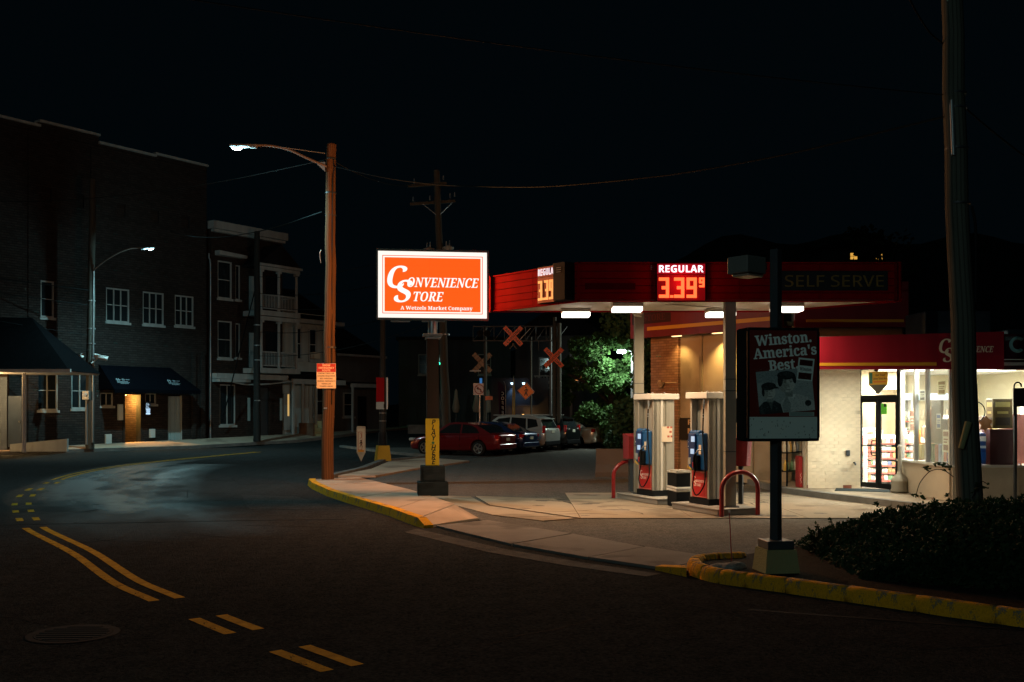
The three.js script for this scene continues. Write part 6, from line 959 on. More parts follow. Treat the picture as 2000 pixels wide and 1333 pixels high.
{ // coffee stand
  const c = thing('coffee_stand', 'dark coffee stand with two blue lamps and an orange lit counter', 'kiosk', [0.35, 0.25, -60]); const dk = mat(C(0.05, 0.05, 0.055), 0.8);
  obj('stand_wall', [box(3.4, 3.6, 0.2, 0.1, 1.8, -0.4)], dk, c); obj('counter', rbox(1.5, 0.9, 0.6, 0.02, 0.3, 0.55, 0.1), mat(C(0.3, 0.13, 0.05), 0.7, { map: T.wood }), c);
  obj('shelf', [box(1.5, 0.05, 0.4, 0.3, 1.05, 0.0), box(1.5, 0.05, 0.4, 0.3, 1.9, 0)], dk, c);
  obj('warm_lamp', [sph(0.12, 0.3, 1.35, 0.1), sph(0.09, 0.45, 1.2, 0.12)], glow(C(0.9, 0.6, 0.3), 3, 1.5, 0.4), c); bulb(c, C(1, 0.5, 0.14), 2.2, [0.38, 1.3, 0.3], 0.1);
  for (const x of [-0.35, 0.33]) { obj('blue_lamp', cyl(0.06, 0.09, 0.12, x, 3.2, -0.1, 10), glow(C(0.6, 0.8, 1), 1.6, 2.4, 3), c); spot(c, C(0.3, 0.6, 1), 3.4, [x, 3.15, -0.12], [x, 1, -0.4], 40, 0.8); }
  const f = thing('feather_flag', 'dark feather flag with pale letters seen from behind', 'flag', [-0.35, 0.3, -58]); obj('mast', tube([[0, 0, 0], [0, 1.6, 0], [-0.02, 3.0, 0], [-0.12, 3.3, 0]], 0.02, 20, 6), M.galv, f);
  obj('flag_cloth', prism([[0.02, 0.6], [0.3, 0.7], [0.34, 2.4], [0.2, 3.1], [-0.1, 3.3]], 0.01).translate(-0.36, 0, 0), mat(C(0.05, 0.02, 0.04), 0.8), f); obj('flag_print', plane(0.26, 1.7, -0.18, 1.9, 0.016), print(64, 400, (x, w, h) => { x.fillStyle = '#1d0f18'; x.fillRect(0, 0, w, h); x.translate(w, 0); x.scale(-1, 1); x.fillStyle = '#c9c6bd'; x.font = 'bold 66px sans-serif'; x.textAlign = 'center'; [...'COFFEE'].forEach((q, k) => x.fillText(q, 32, 60 + k * 64)); }, 0.8), f);
  const y = thing('feather_flag', 'slim yellow feather flag beside the coffee stand', 'flag', [0.0, 0.3, -58.2]); obj('mast', rod([0.1, 0, 0], [0.1, 3.6, 0], 0.02), M.galv, y); obj('flag_cloth', prism([[0.02, 0.2], [0.16, 0.3], [0.18, 2.6], [0.1, 3.7], [0.02, 2.8]], 0.01), mat(C(0.5, 0.38, 0.05), 0.7), y);
}
for (const [k, [x, d]] of [[-4.1, 75], [-2.6, 75], [-1.75, 76]].entries()) {
  const u = thing('patio_umbrella', 'closed pale patio umbrella on the dark terrace', 'umbrella', [x, land(d), -d], 0, 'closed umbrellas on the terrace');
  obj('cloth', new THREE.LatheGeometry([[0, 2.9], [0.1, 2.75], [0.16, 2.2], [0.3, 1.5], [0.22, 1.2], [0.1, 1.15]].map((p) => new THREE.Vector2(...p)), 12), M.cream, u); obj('stick', cyl(0.03, 0.03, 2.9, 0, 0, 0, 8), M.galv, u); obj('foot', cyl(0.25, 0.2, 0.08, 0, 0, 0, 14), M.kerb, u);
}
{ // house behind the crossing, traffic signal, bits of the street beyond
  const h = thing('back_house', 'dark house with pale window frames behind the railway masts', 'house', [2.6, 0.6, -72], rad(-6)); const dk = mat(C(0.07, 0.075, 0.08), 0.85, { map: T.streak });
  obj('wall', box(6, 6.6, 6, 0.6, 3.3, -3.2), dk, h); obj('roof', hull8([[-2.8, 6.6, 0.2], [4, 6.6, 0.2], [4, 6.6, -6.6], [-2.8, 6.6, -6.6]], [[0, 8.6, -1], [1.2, 8.6, -1], [1.2, 8.6, -5], [0, 8.6, -5]]), M.roof, h);
  windowPart(h, -0.2, 4.2, 0.9, 1.6, -0.16, {}); windowPart(h, 2.2, 4.2, 0.9, 1.6, -0.16, {}); obj('balcony', [box(2.4, 0.12, 1, 0.2, 2.9, 0.35), ...Array.from({ length: 12 }, (_, k) => box(0.04, 0.8, 0.04, -0.9 + k * 0.2, 3.3, 0.8)), box(2.4, 0.06, 0.06, 0.2, 3.72, 0.8)], M.trim, h); obj('corner_board', [box(0.18, 6.4, 0.05, 1.55, 3.2, -0.16)], M.trim, h);
  const t = thing('traffic_signal', 'traffic signal with a green light beyond the leaning pole', 'traffic light', [-5.4, 0.6, -78]); obj('post', cyl(0.09, 0.08, 4.8, 0, 0, 0, 10), M.galv, t); obj('signal_case', rbox(0.34, 1.0, 0.3, 0.03, 0, 5.2, 0.1), M.black, t); obj('green_lamp', cyl(0.12, 0.12, 0.04, 0, 0, 0, 14).rotateX(PI / 2).translate(0, 4.88, 0.26), glow(C(0.1, 0.6, 0.4), 0.1, 1.1, 0.6), t); obj('dark_lamp', [0, 1].map((k) => cyl(0.12, 0.12, 0.03, 0, 0, 0, 14).rotateX(PI / 2).translate(0, 5.2 + k * 0.31, 0.26)), M.darkGlass, t);
  bulb(t, C(0.1, 1, 0.55), 2.2, [0, 4.88, 0.5], 0.1);
  const b = thing('terrace_building', 'dark terrace building with a narrow lit doorway beyond the crossing', 'building', [-4.6, 0.6, -82]); obj('wall', box(9, 7, 6, 0, 3.5, -3.2), dk, b); obj('roof', box(9.4, 0.25, 6.4, 0, 7.1, -3.2), M.roof, b); windowPart(b, 2.4, 5.0, 0.9, 1.5, -0.16, {}); windowPart(b, -2.4, 5.0, 0.9, 1.5, -0.16, {}); obj('lit_window', box(0.32, 1.9, 0.05, -1.0, 1.5, -0.17), glow(C(0.7, 0.6, 0.4), 0.9, 0.75, 0.45), b); obj('blue_window', box(0.2, 0.6, 0.05, 2.1, 3.6, -0.17), glow(C(0.1, 0.2, 0.4), 0.03, 0.12, 0.3), b);
  const w = thing('low_wall', 'low stone wall along the far side of the crossing road', 'wall', [-2, 0.4, -64]); obj('wall_body', box(9, 0.7, 0.35, 0, 0.2, 0), M.kerb, w); obj('wall_cap', box(9.1, 0.08, 0.42, 0, 0.59, 0), M.kerb, w);
}
{ // street lamp shining through the tree, and a distant one
  const p = thing('lot_lamp', 'bright white lot lamp on a steel pole half hidden by the tree', 'street lamp', [6.0, 0, -51.0]); obj('shaft', cyl(0.1, 0.07, 4.9, 0, 0, 0, 12), M.galv, p); obj('lamp_arm', tube([[0, 4.8, 0], [-0.2, 4.95, 0.1], [-0.55, 4.9, 0.4]], 0.04, 12, 8), M.galv, p);
  obj('lamp_head', rbox(0.5, 0.12, 0.3, 0.04, -0.6, 4.92, 0.45), M.galv, p); obj('lens', rbox(0.42, 0.1, 0.26, 0.03, -0.6, 4.82, 0.45), ledFace(1.2), p);
  bulb(p, C(0.82, 1, 0.9), 62, [-0.6, 4.7, 0.62], 0.12);
  const q = thing('distant_lamp', 'tiny distant street lamp above the gantry mast', 'street lamp', [8.5, 0.6, -130]); obj('shaft', cyl(0.1, 0.08, 12.2, 0, 0, 0, 10), M.galv, q); obj('lens', sph(0.28, 0, 12.4, 0.1), ledFace(0.4), q); bulb(q, TEAL, 25, [0, 12.4, 0.1], 0.2);
}
{ // lamp behind the viewpoint: its light falls on the advertisement, the pole and the kerb
  const p = woodPole('lamp_pole', 'street lamp pole behind the viewpoint on the near side of the road', [-13.5, 0, 14], 9.6, 0.17, 0.13, [0, 0], M.poleGrey);
  obj('lamp_arm', tube([[0.1, 8.6, 0], [0.7, 9.0, -0.1], [1.5, 9.25, -0.25]], 0.035, 20, 8), M.galv, p); obj('lamp_head', rbox(0.5, 0.12, 0.3, 0.04, 1.6, 9.25, -0.3), M.galv, p); obj('lens', rbox(0.4, 0.1, 0.24, 0.03, 1.6, 9.15, -0.3), ledFace(), p);
  bulb(p, C(0.66, 0.96, 0.92), 330, [1.6, 9.1, -0.3], 0.15);
}
// ================================================================ PARKED CARS
const csg = new Evaluator(); csg.attributes = ['position', 'normal']; csg.useGroups = false;
function loft(st, sect, capEnds = true) {          // st: stations along x, each a ring of [y, z]
  const pos = [], idx = [], n = sect(st[0]).length;
  for (const s of st) for (const [y, z] of sect(s)) pos.push(s[0], y, z);
  for (let k = 0; k < st.length - 1; k++) for (let j = 0; j < n; j++) { const a = k * n + j, b = k * n + (j + 1) % n; idx.push(a, b, a + n, b, b + n, a + n); }
  for (let j = 1; j < n - 1; j++) { idx.push(0, j + 1, j); const e = (st.length - 1) * n; idx.push(e, e + j, e + j + 1); }
  const g = new THREE.BufferGeometry(); g.setAttribute('position', new THREE.Float32BufferAttribute(pos, 3)); g.setIndex(idx); g.computeVertexNormals(); return g;
}
function car(name, label, category, [x, d], turn, paint, o) {
  const { L, W, R = 0.32, wb, fx, body, roof, belt, suv } = o, c = thing(name, label, category, [x, 0.004, -d], turn), hw = W / 2;   // nose towards +x
  const P = mat(paint, 0.28, { physical: true, clearcoat: 1, clearcoatRoughness: 0.06, metalness: 0.35 }), trim = M.black;
  // lower body: rounded sections, slimmer at the ends
  const ring = ([, y0, y1, w]) => { const h = y1 - y0; return [[y0, -w * 0.86], [y0 + h * 0.12, -w * 0.96], [y0 + h * 0.5, -w], [y0 + h * 0.8, -w * 0.97], [y1 - h * 0.04, -w * 0.9], [y1, -w * 0.78], [y1 + 0.012, 0], [y1, w * 0.78], [y1 - h * 0.04, w * 0.9], [y0 + h * 0.8, w * 0.97], [y0 + h * 0.5, w], [y0 + h * 0.12, w * 0.96], [y0, w * 0.86]]; };
  let b = new Brush(loft(body.map(([s, y0, y1, k]) => [s, y0, y1, hw * k]), ring)); b.updateMatrixWorld();
  const axles = [fx, fx - wb];
  for (const ax of axles) { const w = new Brush(new THREE.CylinderGeometry(R + 0.055, R + 0.055, W + 0.4, 28).rotateX(PI / 2).translate(ax, R, 0)); w.geometry.deleteAttribute('uv'); w.updateMatrixWorld(); b = csg.evaluate(b, w, SUBTRACTION); b.updateMatrixWorld(); }
  const bg = b.geometry; obj('body', bg, P, c); obj('underbody', box(L * 0.84, 0.3, W * 0.62, 0, R + 0.02, 0), trim, c);
  // cabin: side outline with tumblehome
  const hwB = hw * 0.9, inn = (y) => hwB - (y - belt) * 0.34, top = roof.map((p) => p);
  const cab = []; for (const s of [-1, 1]) cab.push(top.map(([px, py]) => [px, py, s * inn(py)]));
  { const pos = [], idx = [], n = top.length; for (const side of cab) for (const q of side) pos.push(...q); for (let i = 1; i < n - 1; i++) { idx.push(0, i, i + 1); idx.push(n, n + i + 1, n + i); } for (let i = 0; i < n; i++) { const j = (i + 1) % n; idx.push(i, j, n + i, j, n + j, n + i); }
    const g = new THREE.BufferGeometry(); g.setAttribute('position', new THREE.Float32BufferAttribute(pos, 3)); g.setIndex(idx); const f = g.toNonIndexed(); f.computeVertexNormals(); obj('cabin', f, P, c); }
  // glass: side windows on the slanted flanks, windscreen, rear window
  const sideGlass = (outline, s) => { const k = 0.006, sh = outline.map(([px, py]) => [px, py, s * (inn(py) + k)]), pos = [], idx = []; sh.forEach((q) => pos.push(...q)); sh.forEach(([a, bb, z]) => pos.push(a, bb, z - s * 0.02)); const n = sh.length; for (let i = 1; i < n - 1; i++) { idx.push(0, i, i + 1); idx.push(n, n + i + 1, n + i); } for (let i = 0; i < n; i++) { const j = (i + 1) % n; idx.push(i, j, n + i, j, n + j, n + i); } const g = new THREE.BufferGeometry(); g.setAttribute('position', new THREE.Float32BufferAttribute(pos, 3)); g.setIndex(idx); const f = g.toNonIndexed(); f.computeVertexNormals(); return f; };
  for (const s of [-1, 1]) for (const out of o.windows) obj('side_window', sideGlass(out, s), M.darkGlass, c);
  const slope = (a, e, f0, f1, nm) => { const at = (t, s) => { const px = a[0] + (e[0] - a[0]) * t, py = a[1] + (e[1] - a[1]) * t, nx = (e[1] - a[1]), ny = -(e[0] - a[0]), l = hypot(nx, ny), sg = nm === 'windscreen' ? 1 : -1; return [px + sg * nx / l * 0.008 * (nm === 'windscreen' ? 1 : 1), py + sg * ny / l * 0.008, s * (inn(py) - 0.07)]; }; const q = [at(f0, -1), at(f0, 1), at(f1, 1), at(f1, -1)], dn = q.map((p) => [p[0], p[1] - 0.02, p[2]]); obj(nm, hull8(dn, q), M.darkGlass, c); };
  slope(o.screen[0], o.screen[1], 0.1, 0.92, 'windscreen'); slope(o.rear[0], o.rear[1], 0.08, 0.92, 'rear_window');
  // wheels
  for (const ax of axles) for (const s of [-1, 1]) {
    const w = new THREE.Group(); w.name = 'wheel'; w.position.set(ax, R, s * (hw - 0.12)); w.rotation.y = s > 0 ? 0 : PI; c.add(w);
    obj('tyre', new THREE.LatheGeometry([[R * 0.62, -0.1], [R * 0.9, -0.105], [R, -0.07], [R, 0.07], [R * 0.9, 0.105], [R * 0.62, 0.1]].map((p) => new THREE.Vector2(...p)), 32).rotateX(PI / 2), M.rubber, w);
    const al = mat(C(0.5, 0.5, 0.48), 0.3, { metalness: 0.8 }); const sp = [new THREE.TorusGeometry(R * 0.62, 0.018, 8, 32).translate(0, 0, 0.085), cyl(0.05, 0.05, 0.03, 0, 0, 0, 14).rotateX(PI / 2).translate(0, 0, 0.085)]; for (let k = 0; k < 5; k++) for (const e of [-0.16, 0.16]) { const a = k * 2 * PI / 5; sp.push(bar([0.04 * cos(a), 0.04 * sin(a), 0.088], [R * 0.62 * cos(a + e), R * 0.62 * sin(a + e), 0.08], 0.03, 0.02)); }
    obj('rim', sp, al, w); obj('brake_disc', cyl(R * 0.55, R * 0.55, 0.02, 0, 0, 0, 20).rotateX(PI / 2).translate(0, 0, 0.03), M.steelDark, w);
  }
  // lamps, mirrors, plate, handles, bumpers
  const xr = body[0][0], xf = body.at(-1)[0], lampY = o.lampY ?? belt - 0.12, red = mat(C(0.45, 0.012, 0.012), 0.15, { physical: true, clearcoat: 1 }), clear = mat(C(0.55, 0.55, 0.52), 0.12, { metalness: 0.3 });
  for (const s of [-1, 1]) {
    obj('tail_light', rbox(suv ? 0.12 : 0.2, suv ? 0.34 : 0.16, suv ? 0.16 : 0.34, 0.03, xr + (suv ? 0.09 : 0.13), lampY, s * (hw - (suv ? 0.14 : 0.26))), red, c);
    obj('reversing_lens', rbox(0.04, 0.06, 0.14, 0.01, xr + 0.02, lampY - 0.02, s * (hw - 0.42)), clear, c);
    obj('headlight', rbox(0.26, 0.13, 0.28, 0.04, xf - 0.2, o.headY, s * (hw - 0.24)), clear, c);
    obj('mirror', rbox(0.12, 0.12, 0.2, 0.04, o.mirrorX, belt + 0.08, s * (hw + 0.02)), P, c);
    for (const hx of o.handles) obj('door_handle', rbox(0.18, 0.03, 0.03, 0.01, hx, belt - 0.1, s * (hw * 0.965)), suv ? M.alu : P, c);
    for (const lx of o.seams) obj('door_seam', box(0.012, belt - 0.4, 0.01, lx, (belt + 0.36) / 2, s * (hw * 0.985)), trim, c);
  }
  obj('number_plate', box(0.012, 0.13, 0.3, xr - 0.012, o.plateY, 0), print(128, 56, (q) => { q.fillStyle = '#c9cbb8'; q.fillRect(0, 0, 128, 56); q.fillStyle = '#24304a'; for (let k = 0; k < 7; k++) q.fillRect(12 + k * 15, 20, 9, 24); q.fillRect(30, 4, 70, 8); }, 0.5), c);
  obj('rear_bumper', rbox(0.16, 0.22, W * 0.86, 0.05, xr + 0.06, 0.42, 0), suv ? M.black : P, c); obj('exhaust', rod([xr + 0.02, 0.24, 0.4], [xr + 0.2, 0.24, 0.4], 0.03), M.galv, c);
  if (suv) { obj('roof_rail', [rod([-1.5, roof[2][1] + 0.05, 0.55], [0.6, roof[2][1] + 0.06, 0.55], 0.018), rod([-1.5, roof[2][1] + 0.05, -0.55], [0.6, roof[2][1] + 0.06, -0.55], 0.018)], M.alu, c); obj('rear_spoiler', rbox(0.25, 0.04, W * 0.62, 0.015, roof[1][0] - 0.05, roof[1][1] + 0.0, 0), P, c); }
  return c;
}
const SEDAN = {
  L: 4.6, W: 1.8, R: 0.33, wb: 2.7, fx: 1.38, belt: 0.92, headY: 0.68, lampY: 0.82, plateY: 0.72, mirrorX: 0.72, handles: [-0.2, -1.15], seams: [0.62, -0.42, -1.35],
  body: [[-2.3, 0.45, 0.82, 0.72], [-2.24, 0.3, 0.95, 0.86], [-2.0, 0.24, 1.0, 0.94], [-1.4, 0.22, 0.98, 0.99], [-0.4, 0.2, 0.94, 1], [0.7, 0.2, 0.93, 1], [1.2, 0.21, 0.9, 0.99], [1.75, 0.22, 0.81, 0.94], [2.12, 0.24, 0.7, 0.84], [2.27, 0.3, 0.6, 0.7], [2.32, 0.4, 0.52, 0.6]],
  roof: [[-1.95, 0.93], [-1.1, 1.33], [-0.6, 1.42], [-0.1, 1.445], [0.25, 1.41], [1.05, 0.92]], screen: [[1.05, 0.92], [0.25, 1.41]], rear: [[-1.95, 0.95], [-1.1, 1.33]],
  windows: [[[-0.38, 0.96], [0.75, 0.96], [0.2, 1.33], [-0.1, 1.36], [-0.38, 1.36]], [[-1.35, 0.98], [-0.46, 0.96], [-0.46, 1.36], [-0.9, 1.3], [-1.15, 1.2]]],
};
const HUMP = { ...SEDAN, roof: [[-2.0, 0.96], [-1.2, 1.36], [-0.7, 1.47], [-0.15, 1.5], [0.25, 1.45], [1.05, 0.92]], rear: [[-2.0, 0.98], [-1.2, 1.36]], body: SEDAN.body.map(([s, a, b, k], i) => [s, a, i < 4 ? b + 0.1 : b, k]), lampY: 0.92, plateY: 0.84 };
const SUVB = {
  L: 4.6, W: 1.85, R: 0.36, wb: 2.68, fx: 1.38, belt: 1.02, suv: true, headY: 0.82, lampY: 1.06, plateY: 0.95, mirrorX: 0.78, handles: [-0.15, -1.1], seams: [0.62, -0.4, -1.3],
  body: [[-2.3, 0.5, 0.95, 0.86], [-2.26, 0.34, 1.1, 0.93], [-2.05, 0.28, 1.12, 0.97], [-1.3, 0.26, 1.08, 1], [-0.3, 0.25, 1.05, 1], [0.8, 0.25, 1.04, 1], [1.3, 0.26, 1.02, 0.99], [1.85, 0.27, 0.95, 0.93], [2.15, 0.3, 0.84, 0.84], [2.28, 0.38, 0.72, 0.72]],
  roof: [[-2.18, 1.04], [-1.95, 1.55], [-1.6, 1.66], [-0.4, 1.72], [0.3, 1.66], [1.2, 1.02]], screen: [[1.2, 1.02], [0.3, 1.66]], rear: [[-2.18, 1.08], [-1.95, 1.55]],
  windows: [[[-0.36, 1.08], [0.88, 1.08], [0.25, 1.56], [-0.36, 1.62]], [[-1.28, 1.08], [-0.44, 1.08], [-0.44, 1.62], [-1.2, 1.58]], [[-1.9, 1.2], [-1.36, 1.1], [-1.28, 1.57], [-1.75, 1.52]]],
};
const hd = PI - rad(28);   // noses away from the forecourt
car('parked_car', 'dark red sedan parked at the end of the row', 'car', [-2.2, 44.8], hd, C(0.16, 0.008, 0.01), SEDAN);
car('parked_car', 'dark blue sedan parked between the red sedan and the silver estate', 'car', [-1.15, 47.0], hd, C(0.006, 0.02, 0.09), SEDAN);
car('parked_car', 'silver sport utility car parked in the middle of the row', 'car', [-0.1, 49.2], hd, C(0.42, 0.43, 0.4), SUVB);
car('parked_car', 'black sport utility car parked beside the silver one', 'car', [1.0, 51.3], hd, C(0.01, 0.012, 0.014), SUVB);
car('parked_car', 'pale champagne sedan parked nearest the tree', 'car', [2.55, 53.6], hd, C(0.45, 0.42, 0.34), HUMP);
// ================================================================ PLANTS
function leafCloud(n, place, size, sd, aspect = 0.55) {          // bent two-facet leaves scattered by place() -> [x, y, z]
  seed(sd); const pos = new Float32Array(n * 18), q = new THREE.Quaternion(), e = new THREE.Euler(), v = new THREE.Vector3();
  for (let i = 0; i < n; i++) {
    const p = place(), s = size * rr(0.6, 1.35); e.set(rr(-1.2, 1.2), rr(0, 6.28), rr(-1.2, 1.2)); q.setFromEuler(e);
    const c = [[0, 0, 0], [s, 0.18 * s, 0], [s * 0.45, 0, s * aspect], [0, 0, 0], [s * 0.45, 0, -s * aspect], [s, 0.18 * s, 0]];
    c.forEach((k, j) => { v.set(...k).applyQuaternion(q); pos[i * 18 + j * 3] = p[0] + v.x; pos[i * 18 + j * 3 + 1] = p[1] + v.y; pos[i * 18 + j * 3 + 2] = p[2] + v.z; });
  }
  const g = new THREE.BufferGeometry(); g.setAttribute('position', new THREE.BufferAttribute(pos, 3)); g.computeVertexNormals(); return g;
}
const leafM = (r, g, b, tr = 0.3) => mat(C(r, g, b), 0.7, { physical: true, transmission: tr, thickness: 0, specularIntensity: 0.3 });
function clumps(list, k) { return () => { const c = list[floor(rnd() * list.length)]; let x, y, z, r; do { x = rr(-1, 1); y = rr(-1, 1); z = rr(-1, 1); r = hypot(x, y, z); } while (r > 1); const f = r > 0.01 ? (r ** k) / r : 1; return [c[0] + x * f * c[3], c[1] + y * f * c[3] * 0.75, c[2] + z * f * c[3]]; }; }
{ // the tree lit by the lot lamp
  const t = thing('maple_tree', 'leafy green tree lit from within by the lot lamp', 'tree', [5.25, 0, -53.0]); seed(400);
  const bark = mat(C(0.07, 0.055, 0.04), 0.95, { map: scaled(T.wood, 0.5, 1.5) });
  obj('trunk', tube([[0, 0, 0], [0.05, 0.9, 0], [-0.05, 1.8, 0.1], [-0.1, 2.8, 0]], 0.19, 20, 10), bark, t);
  for (const [a, b, c2] of [[[-0.1, 2.2, 0], [-1.2, 3.2, 0.5], [-2.4, 3.8, 0.7]], [[-0.05, 2.6, 0], [0.9, 3.9, -0.4], [1.6, 5.2, -0.6]], [[0, 2.0, 0], [0.9, 2.7, 0.9], [1.6, 3.2, 1.3]], [[-0.1, 2.7, 0], [-0.5, 4.4, -0.4], [-0.7, 5.9, -0.4]]]) obj('limb', tube([a, b, c2], 0.08, 14, 7), bark, t);
  const list = []; for (let k = 0; k < 46; k++) { const a = rr(0, 6.28), r = 3.1 * sqrt(rnd()), y = rr(1.3, 6.0), w = 1 - abs(y - 3.1) / 5.6; list.push([r * w * cos(a) - 0.1, y, r * w * sin(a) * 0.95, rr(0.4, 0.75)]); }
  for (let k = 0; k < 12; k++) list.push([rr(-1.4, 2.6), rr(0.5, 1.5), rr(-0.8, 1.2), rr(0.4, 0.6)]);
  const clear = (f) => () => { let p; do p = f(); while (hypot(p[0] - 0.15, p[1] - 4.75, p[2] - 2.45) < 0.26 || (p[2] > 2 && hypot(p[0] - 0.13, p[1] - 4.75) < 0.26)); return p; };   // leaves keep off the lamp
  obj('crown', leafCloud(22000, clear(clumps(list, 0.45)), 0.15, 401), leafM(0.05, 0.115, 0.028, 0.35), t);
}
{ const b = thing('dark_tree', 'dark tree standing behind the store wing', 'tree', [5.6, 0, -37]); seed(77); obj('trunk', tube([[0, 0, 0], [0.1, 1.5, 0], [0, 3, 0]], 0.15, 10, 8), M.poleDark, b); const l = []; for (let k = 0; k < 24; k++) l.push([rr(-1.6, 1.4), rr(1.0, 5.6), rr(-1, 1), rr(0.5, 0.8)]); obj('crown', leafCloud(6000, clumps(l, 0.5), 0.17, 78), leafM(0.035, 0.08, 0.03), b); }
{ const b = thing('shrub', 'low dark shrub between the cars and the barrier', 'shrub', [6.4, 0, -49]); seed(79); const l = []; for (let k = 0; k < 10; k++) l.push([rr(-1.6, 2), rr(0.2, 0.8), rr(-0.5, 0.5), 0.5]); obj('foliage', leafCloud(2500, clumps(l, 0.5), 0.14, 80), leafM(0.03, 0.07, 0.025), b); obj('stems', [rod([-0.8, 0, 0], [-0.8, 0.6, 0], 0.03), rod([0.8, 0, 0], [0.8, 0.6, 0], 0.03)], M.poleDark, b); }
{ // hedge round the weathered pole
  const h = thing('hedge', 'clipped dark evergreen hedge inside the yellow planter kerb', 'hedge', [0, 0.08, 0]); seed(500);
  // mounded outline: left end rounds off, top rolls, face follows the kerb
  const frontD = (x) => (x < 3.9 ? 11.6 : 12.0 - 0.62 * (x - 3.2)), backD = (x) => 14.35, top = (x, d) => (0.5 + 0.16 * sstep(4.0, 5.6, x) + 0.05 * sin(x * 2.3) + 0.04 * sin(d * 3.1 + x)) * sqrt(max(0, 1 - ((d - (frontD(x) + backD(x)) / 2) / ((backD(x) - frontD(x)) / 2 + 0.001)) ** 4)) * sqrt(max(0, min(1, (x - 3.95) / 0.8)));
  const surf = () => { for (;;) { const x = rr(3.95, 9.5), d = rr(6.9, 14.4); if (d < frontD(x) || d > backD(x)) continue; const t = top(x, d); if (t < 0.02) continue; const y = rnd() < 0.72 ? t * rr(0.86, 1.04) : t * rr(0.03, 0.9); const near = d - frontD(x) < 0.35 || x < 4.2 || y > 0.8 * t; if (!near && rnd() < 0.8) continue; if (sin(x * 9.1 + d * 4.3) * sin(d * 8.7 - x * 5.1) * sin(y * 13 + x * 6) > 0.36) continue; return [x + rr(-0.03, 0.03), y + rr(-0.02, 0.04), -d + rr(-0.03, 0.03)]; } };
  obj('foliage', leafCloud(42000, surf, 0.048, 501, 0.34), leafM(0.012, 0.034, 0.012, 0.2), h);
  const edge = () => { const x = rr(3.95, 9.3), t = rnd(); const d = frontD(x) - 0.02 + 0.06 * t, y = rr(0.02, top(x, frontD(x) + 0.3) * 1.02); return [x, y, -d]; };
  obj('face_foliage', leafCloud(16000, edge, 0.052, 502, 0.34), leafM(0.012, 0.032, 0.011, 0.2), h);
  obj('inner_foliage', leafCloud(14000, () => { for (;;) { const x = rr(3.9, 9.3), d = rr(7.2, 14.3); if (d < frontD(x) + 0.05 || d > backD(x)) continue; const t = top(x, d); if (t > 0.05) return [x, t * rr(0.02, 0.97), -d]; } }, 0.08, 504, 0.4), leafM(0.012, 0.032, 0.011, 0.1), h);
  const shoots = []; for (let k = 0; k < 46; k++) { const x = rr(3.85, 7.6), d = rr(frontD(x) + 0.1, 14.0), y = top(x, d); if (y < 0.15) continue; const h2 = rr(0.05, 0.17), lx = rr(-0.06, 0.06); for (let q = 0; q < 7; q++) shoots.push([x + lx * q / 6, y + h2 * q / 6, -d, 0.018]); }
  obj('new_shoots', leafCloud(1500, clumps(shoots, 0.5), 0.045, 503, 0.3), leafM(0.016, 0.042, 0.014, 0.2), h);
  obj('branches', Array.from({ length: 40 }, () => { const x = rr(3.7, 8.6), d = rr(frontD(x) + 0.2, 14.1); return rod([x, 0, -d], [x + rr(-0.2, 0.2), top(x, d) * 0.9 + 0.02, -d + rr(-0.2, 0.2)], 0.012); }), M.poleDark, h);
  obj('sprig', Array.from({ length: 60 }, () => { const x = rr(3.7, 7.8), d = rr(12.2, 14.1), y = top(x, d); return rod([x, y * 0.8, -d], [x + rr(-0.05, 0.05), y + rr(0.03, 0.12), -d], 0.004); }), leafM(0.03, 0.07, 0.03, 0), h);
}
{ // bramble runner arching beside the pole
  const b = thing('bramble', 'thin arching bramble stem with few leaves beside the weathered pole', 'plant', [5.9, 0.8, -13.9]); obj('stem', tube([[-0.42, 0, 0], [-0.36, 0.2, 0], [-0.22, 0.36, 0], [-0.05, 0.38, 0], [0.1, 0.28, 0]], 0.006, 24, 5), M.poleDark, b); obj('stem', tube([[0.3, 0, 0.1], [0.42, 0.22, 0.1], [0.5, 0.2, 0.1]], 0.006, 12, 5), M.poleDark, b); seed(12);
  const l = [[-0.42, 0.05, 0, 0.06], [-0.3, 0.02, 0, 0.05], [-0.28, 0.4, 0, 0.02], [-0.12, 0.46, 0, 0.03], [0.0, 0.42, 0, 0.05], [0.45, 0.2, 0.1, 0.1], [0.35, 0.1, 0.1, 0.08]]; obj('leaf', leafCloud(60, clumps(l, 0.5), 0.06, 13), leafM(0.03, 0.06, 0.02), b);
}
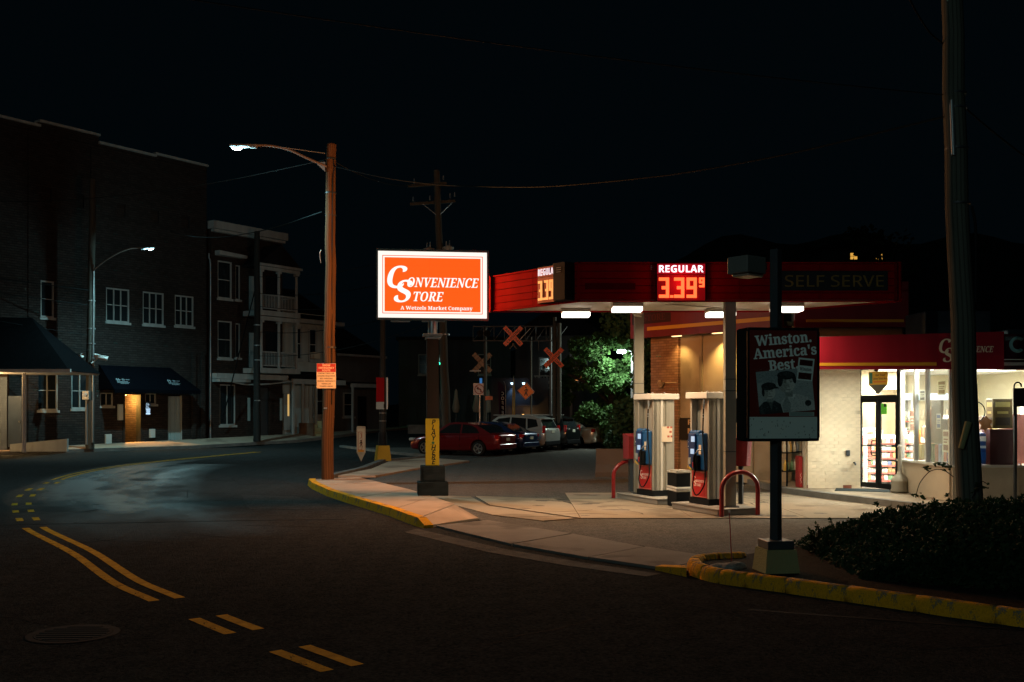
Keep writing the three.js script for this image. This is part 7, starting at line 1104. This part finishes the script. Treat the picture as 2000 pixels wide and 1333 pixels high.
{ // planter marker rod and a stone
  const r = thing('marker_rod', 'thin red marker rod stuck in the planter', 'marker', [2.77, 0.08, -12.9]); obj('rod', rod([0, 0, 0], [-0.03, 0.62, 0], 0.006), mat(C(0.4, 0.03, 0.03), 0.5), r); obj('rod_tip', cyl(0.014, 0.014, 0.03, -0.03, 0.62, 0, 8), M.white, r);
  const s = thing('stone', 'grey stone lying in the planter beside the footing', 'stone', [2.62, 0.1, -12.3]); const g = new THREE.IcosahedronGeometry(0.13, 2), p = g.attributes.position; for (let i = 0; i < p.count; i++) { const k = 1 + 0.18 * sin(p.getX(i) * 31 + p.getZ(i) * 17); p.setXYZ(i, p.getX(i) * 1.7 * k, p.getY(i) * 0.5 * k, p.getZ(i) * k); } g.computeVertexNormals(); obj('stone_body', g, mat(C(0.25, 0.25, 0.23), 0.9, { map: T.grit }), s);
}
{ // wooded hill behind, with a house whose windows show through the trees
  const g = new THREE.PlaneGeometry(1, 1, 60, 14), p = g.attributes.position; for (let j = 0, i = 0; j <= 14; j++) for (let k = 0; k <= 60; k++, i++) { const x = -60 + k * 4.5, t = 1 - j / 14, d = 125 + t * 130; p.setXYZ(i, x, 0.5 + 44 * t * t * sstep(-40, 60, x) + 1.5 * sin(x * 0.21 + t * 9) * t, -d); } g.computeVertexNormals(); struct('hill', g, mat(C(0.02, 0.026, 0.02), 1));
  { const t = thing('hill_tree', 'bare dark tree before the lit windows of the hill house', 'tree', [61, 18, -168]); seed(611); obj('trunk', tube([[0, 0, 0], [0.3, 5, 0], [0, 11, 0]], 0.3, 12, 7), M.poleDark, t); const l = []; for (let k = 0; k < 16; k++) l.push([rr(-5, 5), rr(5, 13), rr(-1, 1), rr(1.2, 2.2)]); obj('crown', leafCloud(900, clumps(l, 0.5), 0.7, 612), leafM(0.03, 0.05, 0.02), t); }
  const h = thing('hill_house', 'far house on the wooded hill with two warm lit windows', 'house', [60, 23.6, -175]); const dk = mat(C(0.05, 0.05, 0.05), 0.9);
  obj('wall', box(14, 6, 6, 0, 3, -3.2), dk, h); obj('roof', prism([[-7.6, 6], [7.6, 6], [0, 9]], 7).translate(0, 0, -6.8), M.roof, h);
  for (const [x, s] of [[-1.5, 1], [2.9, 0.9]]) { const w = new THREE.Group(); w.name = 'lit_window'; w.position.set(x, 4.6, 0); h.add(w); for (const q of [0, 1]) for (const r of [0, 1]) obj('pane', box(0.55, 0.5, 0.04, -0.3 + q * 0.62, -0.28 + r * 0.58, -0.16), glow(C(0.8, 0.5, 0.2), 0.75 * s, 0.38 * s, 0.06), w); obj('window_frame', box(1.5, 1.4, 0.06, 0.02, 0.02, -0.2), M.black, w); }
}
renderer.render(scene, camera);
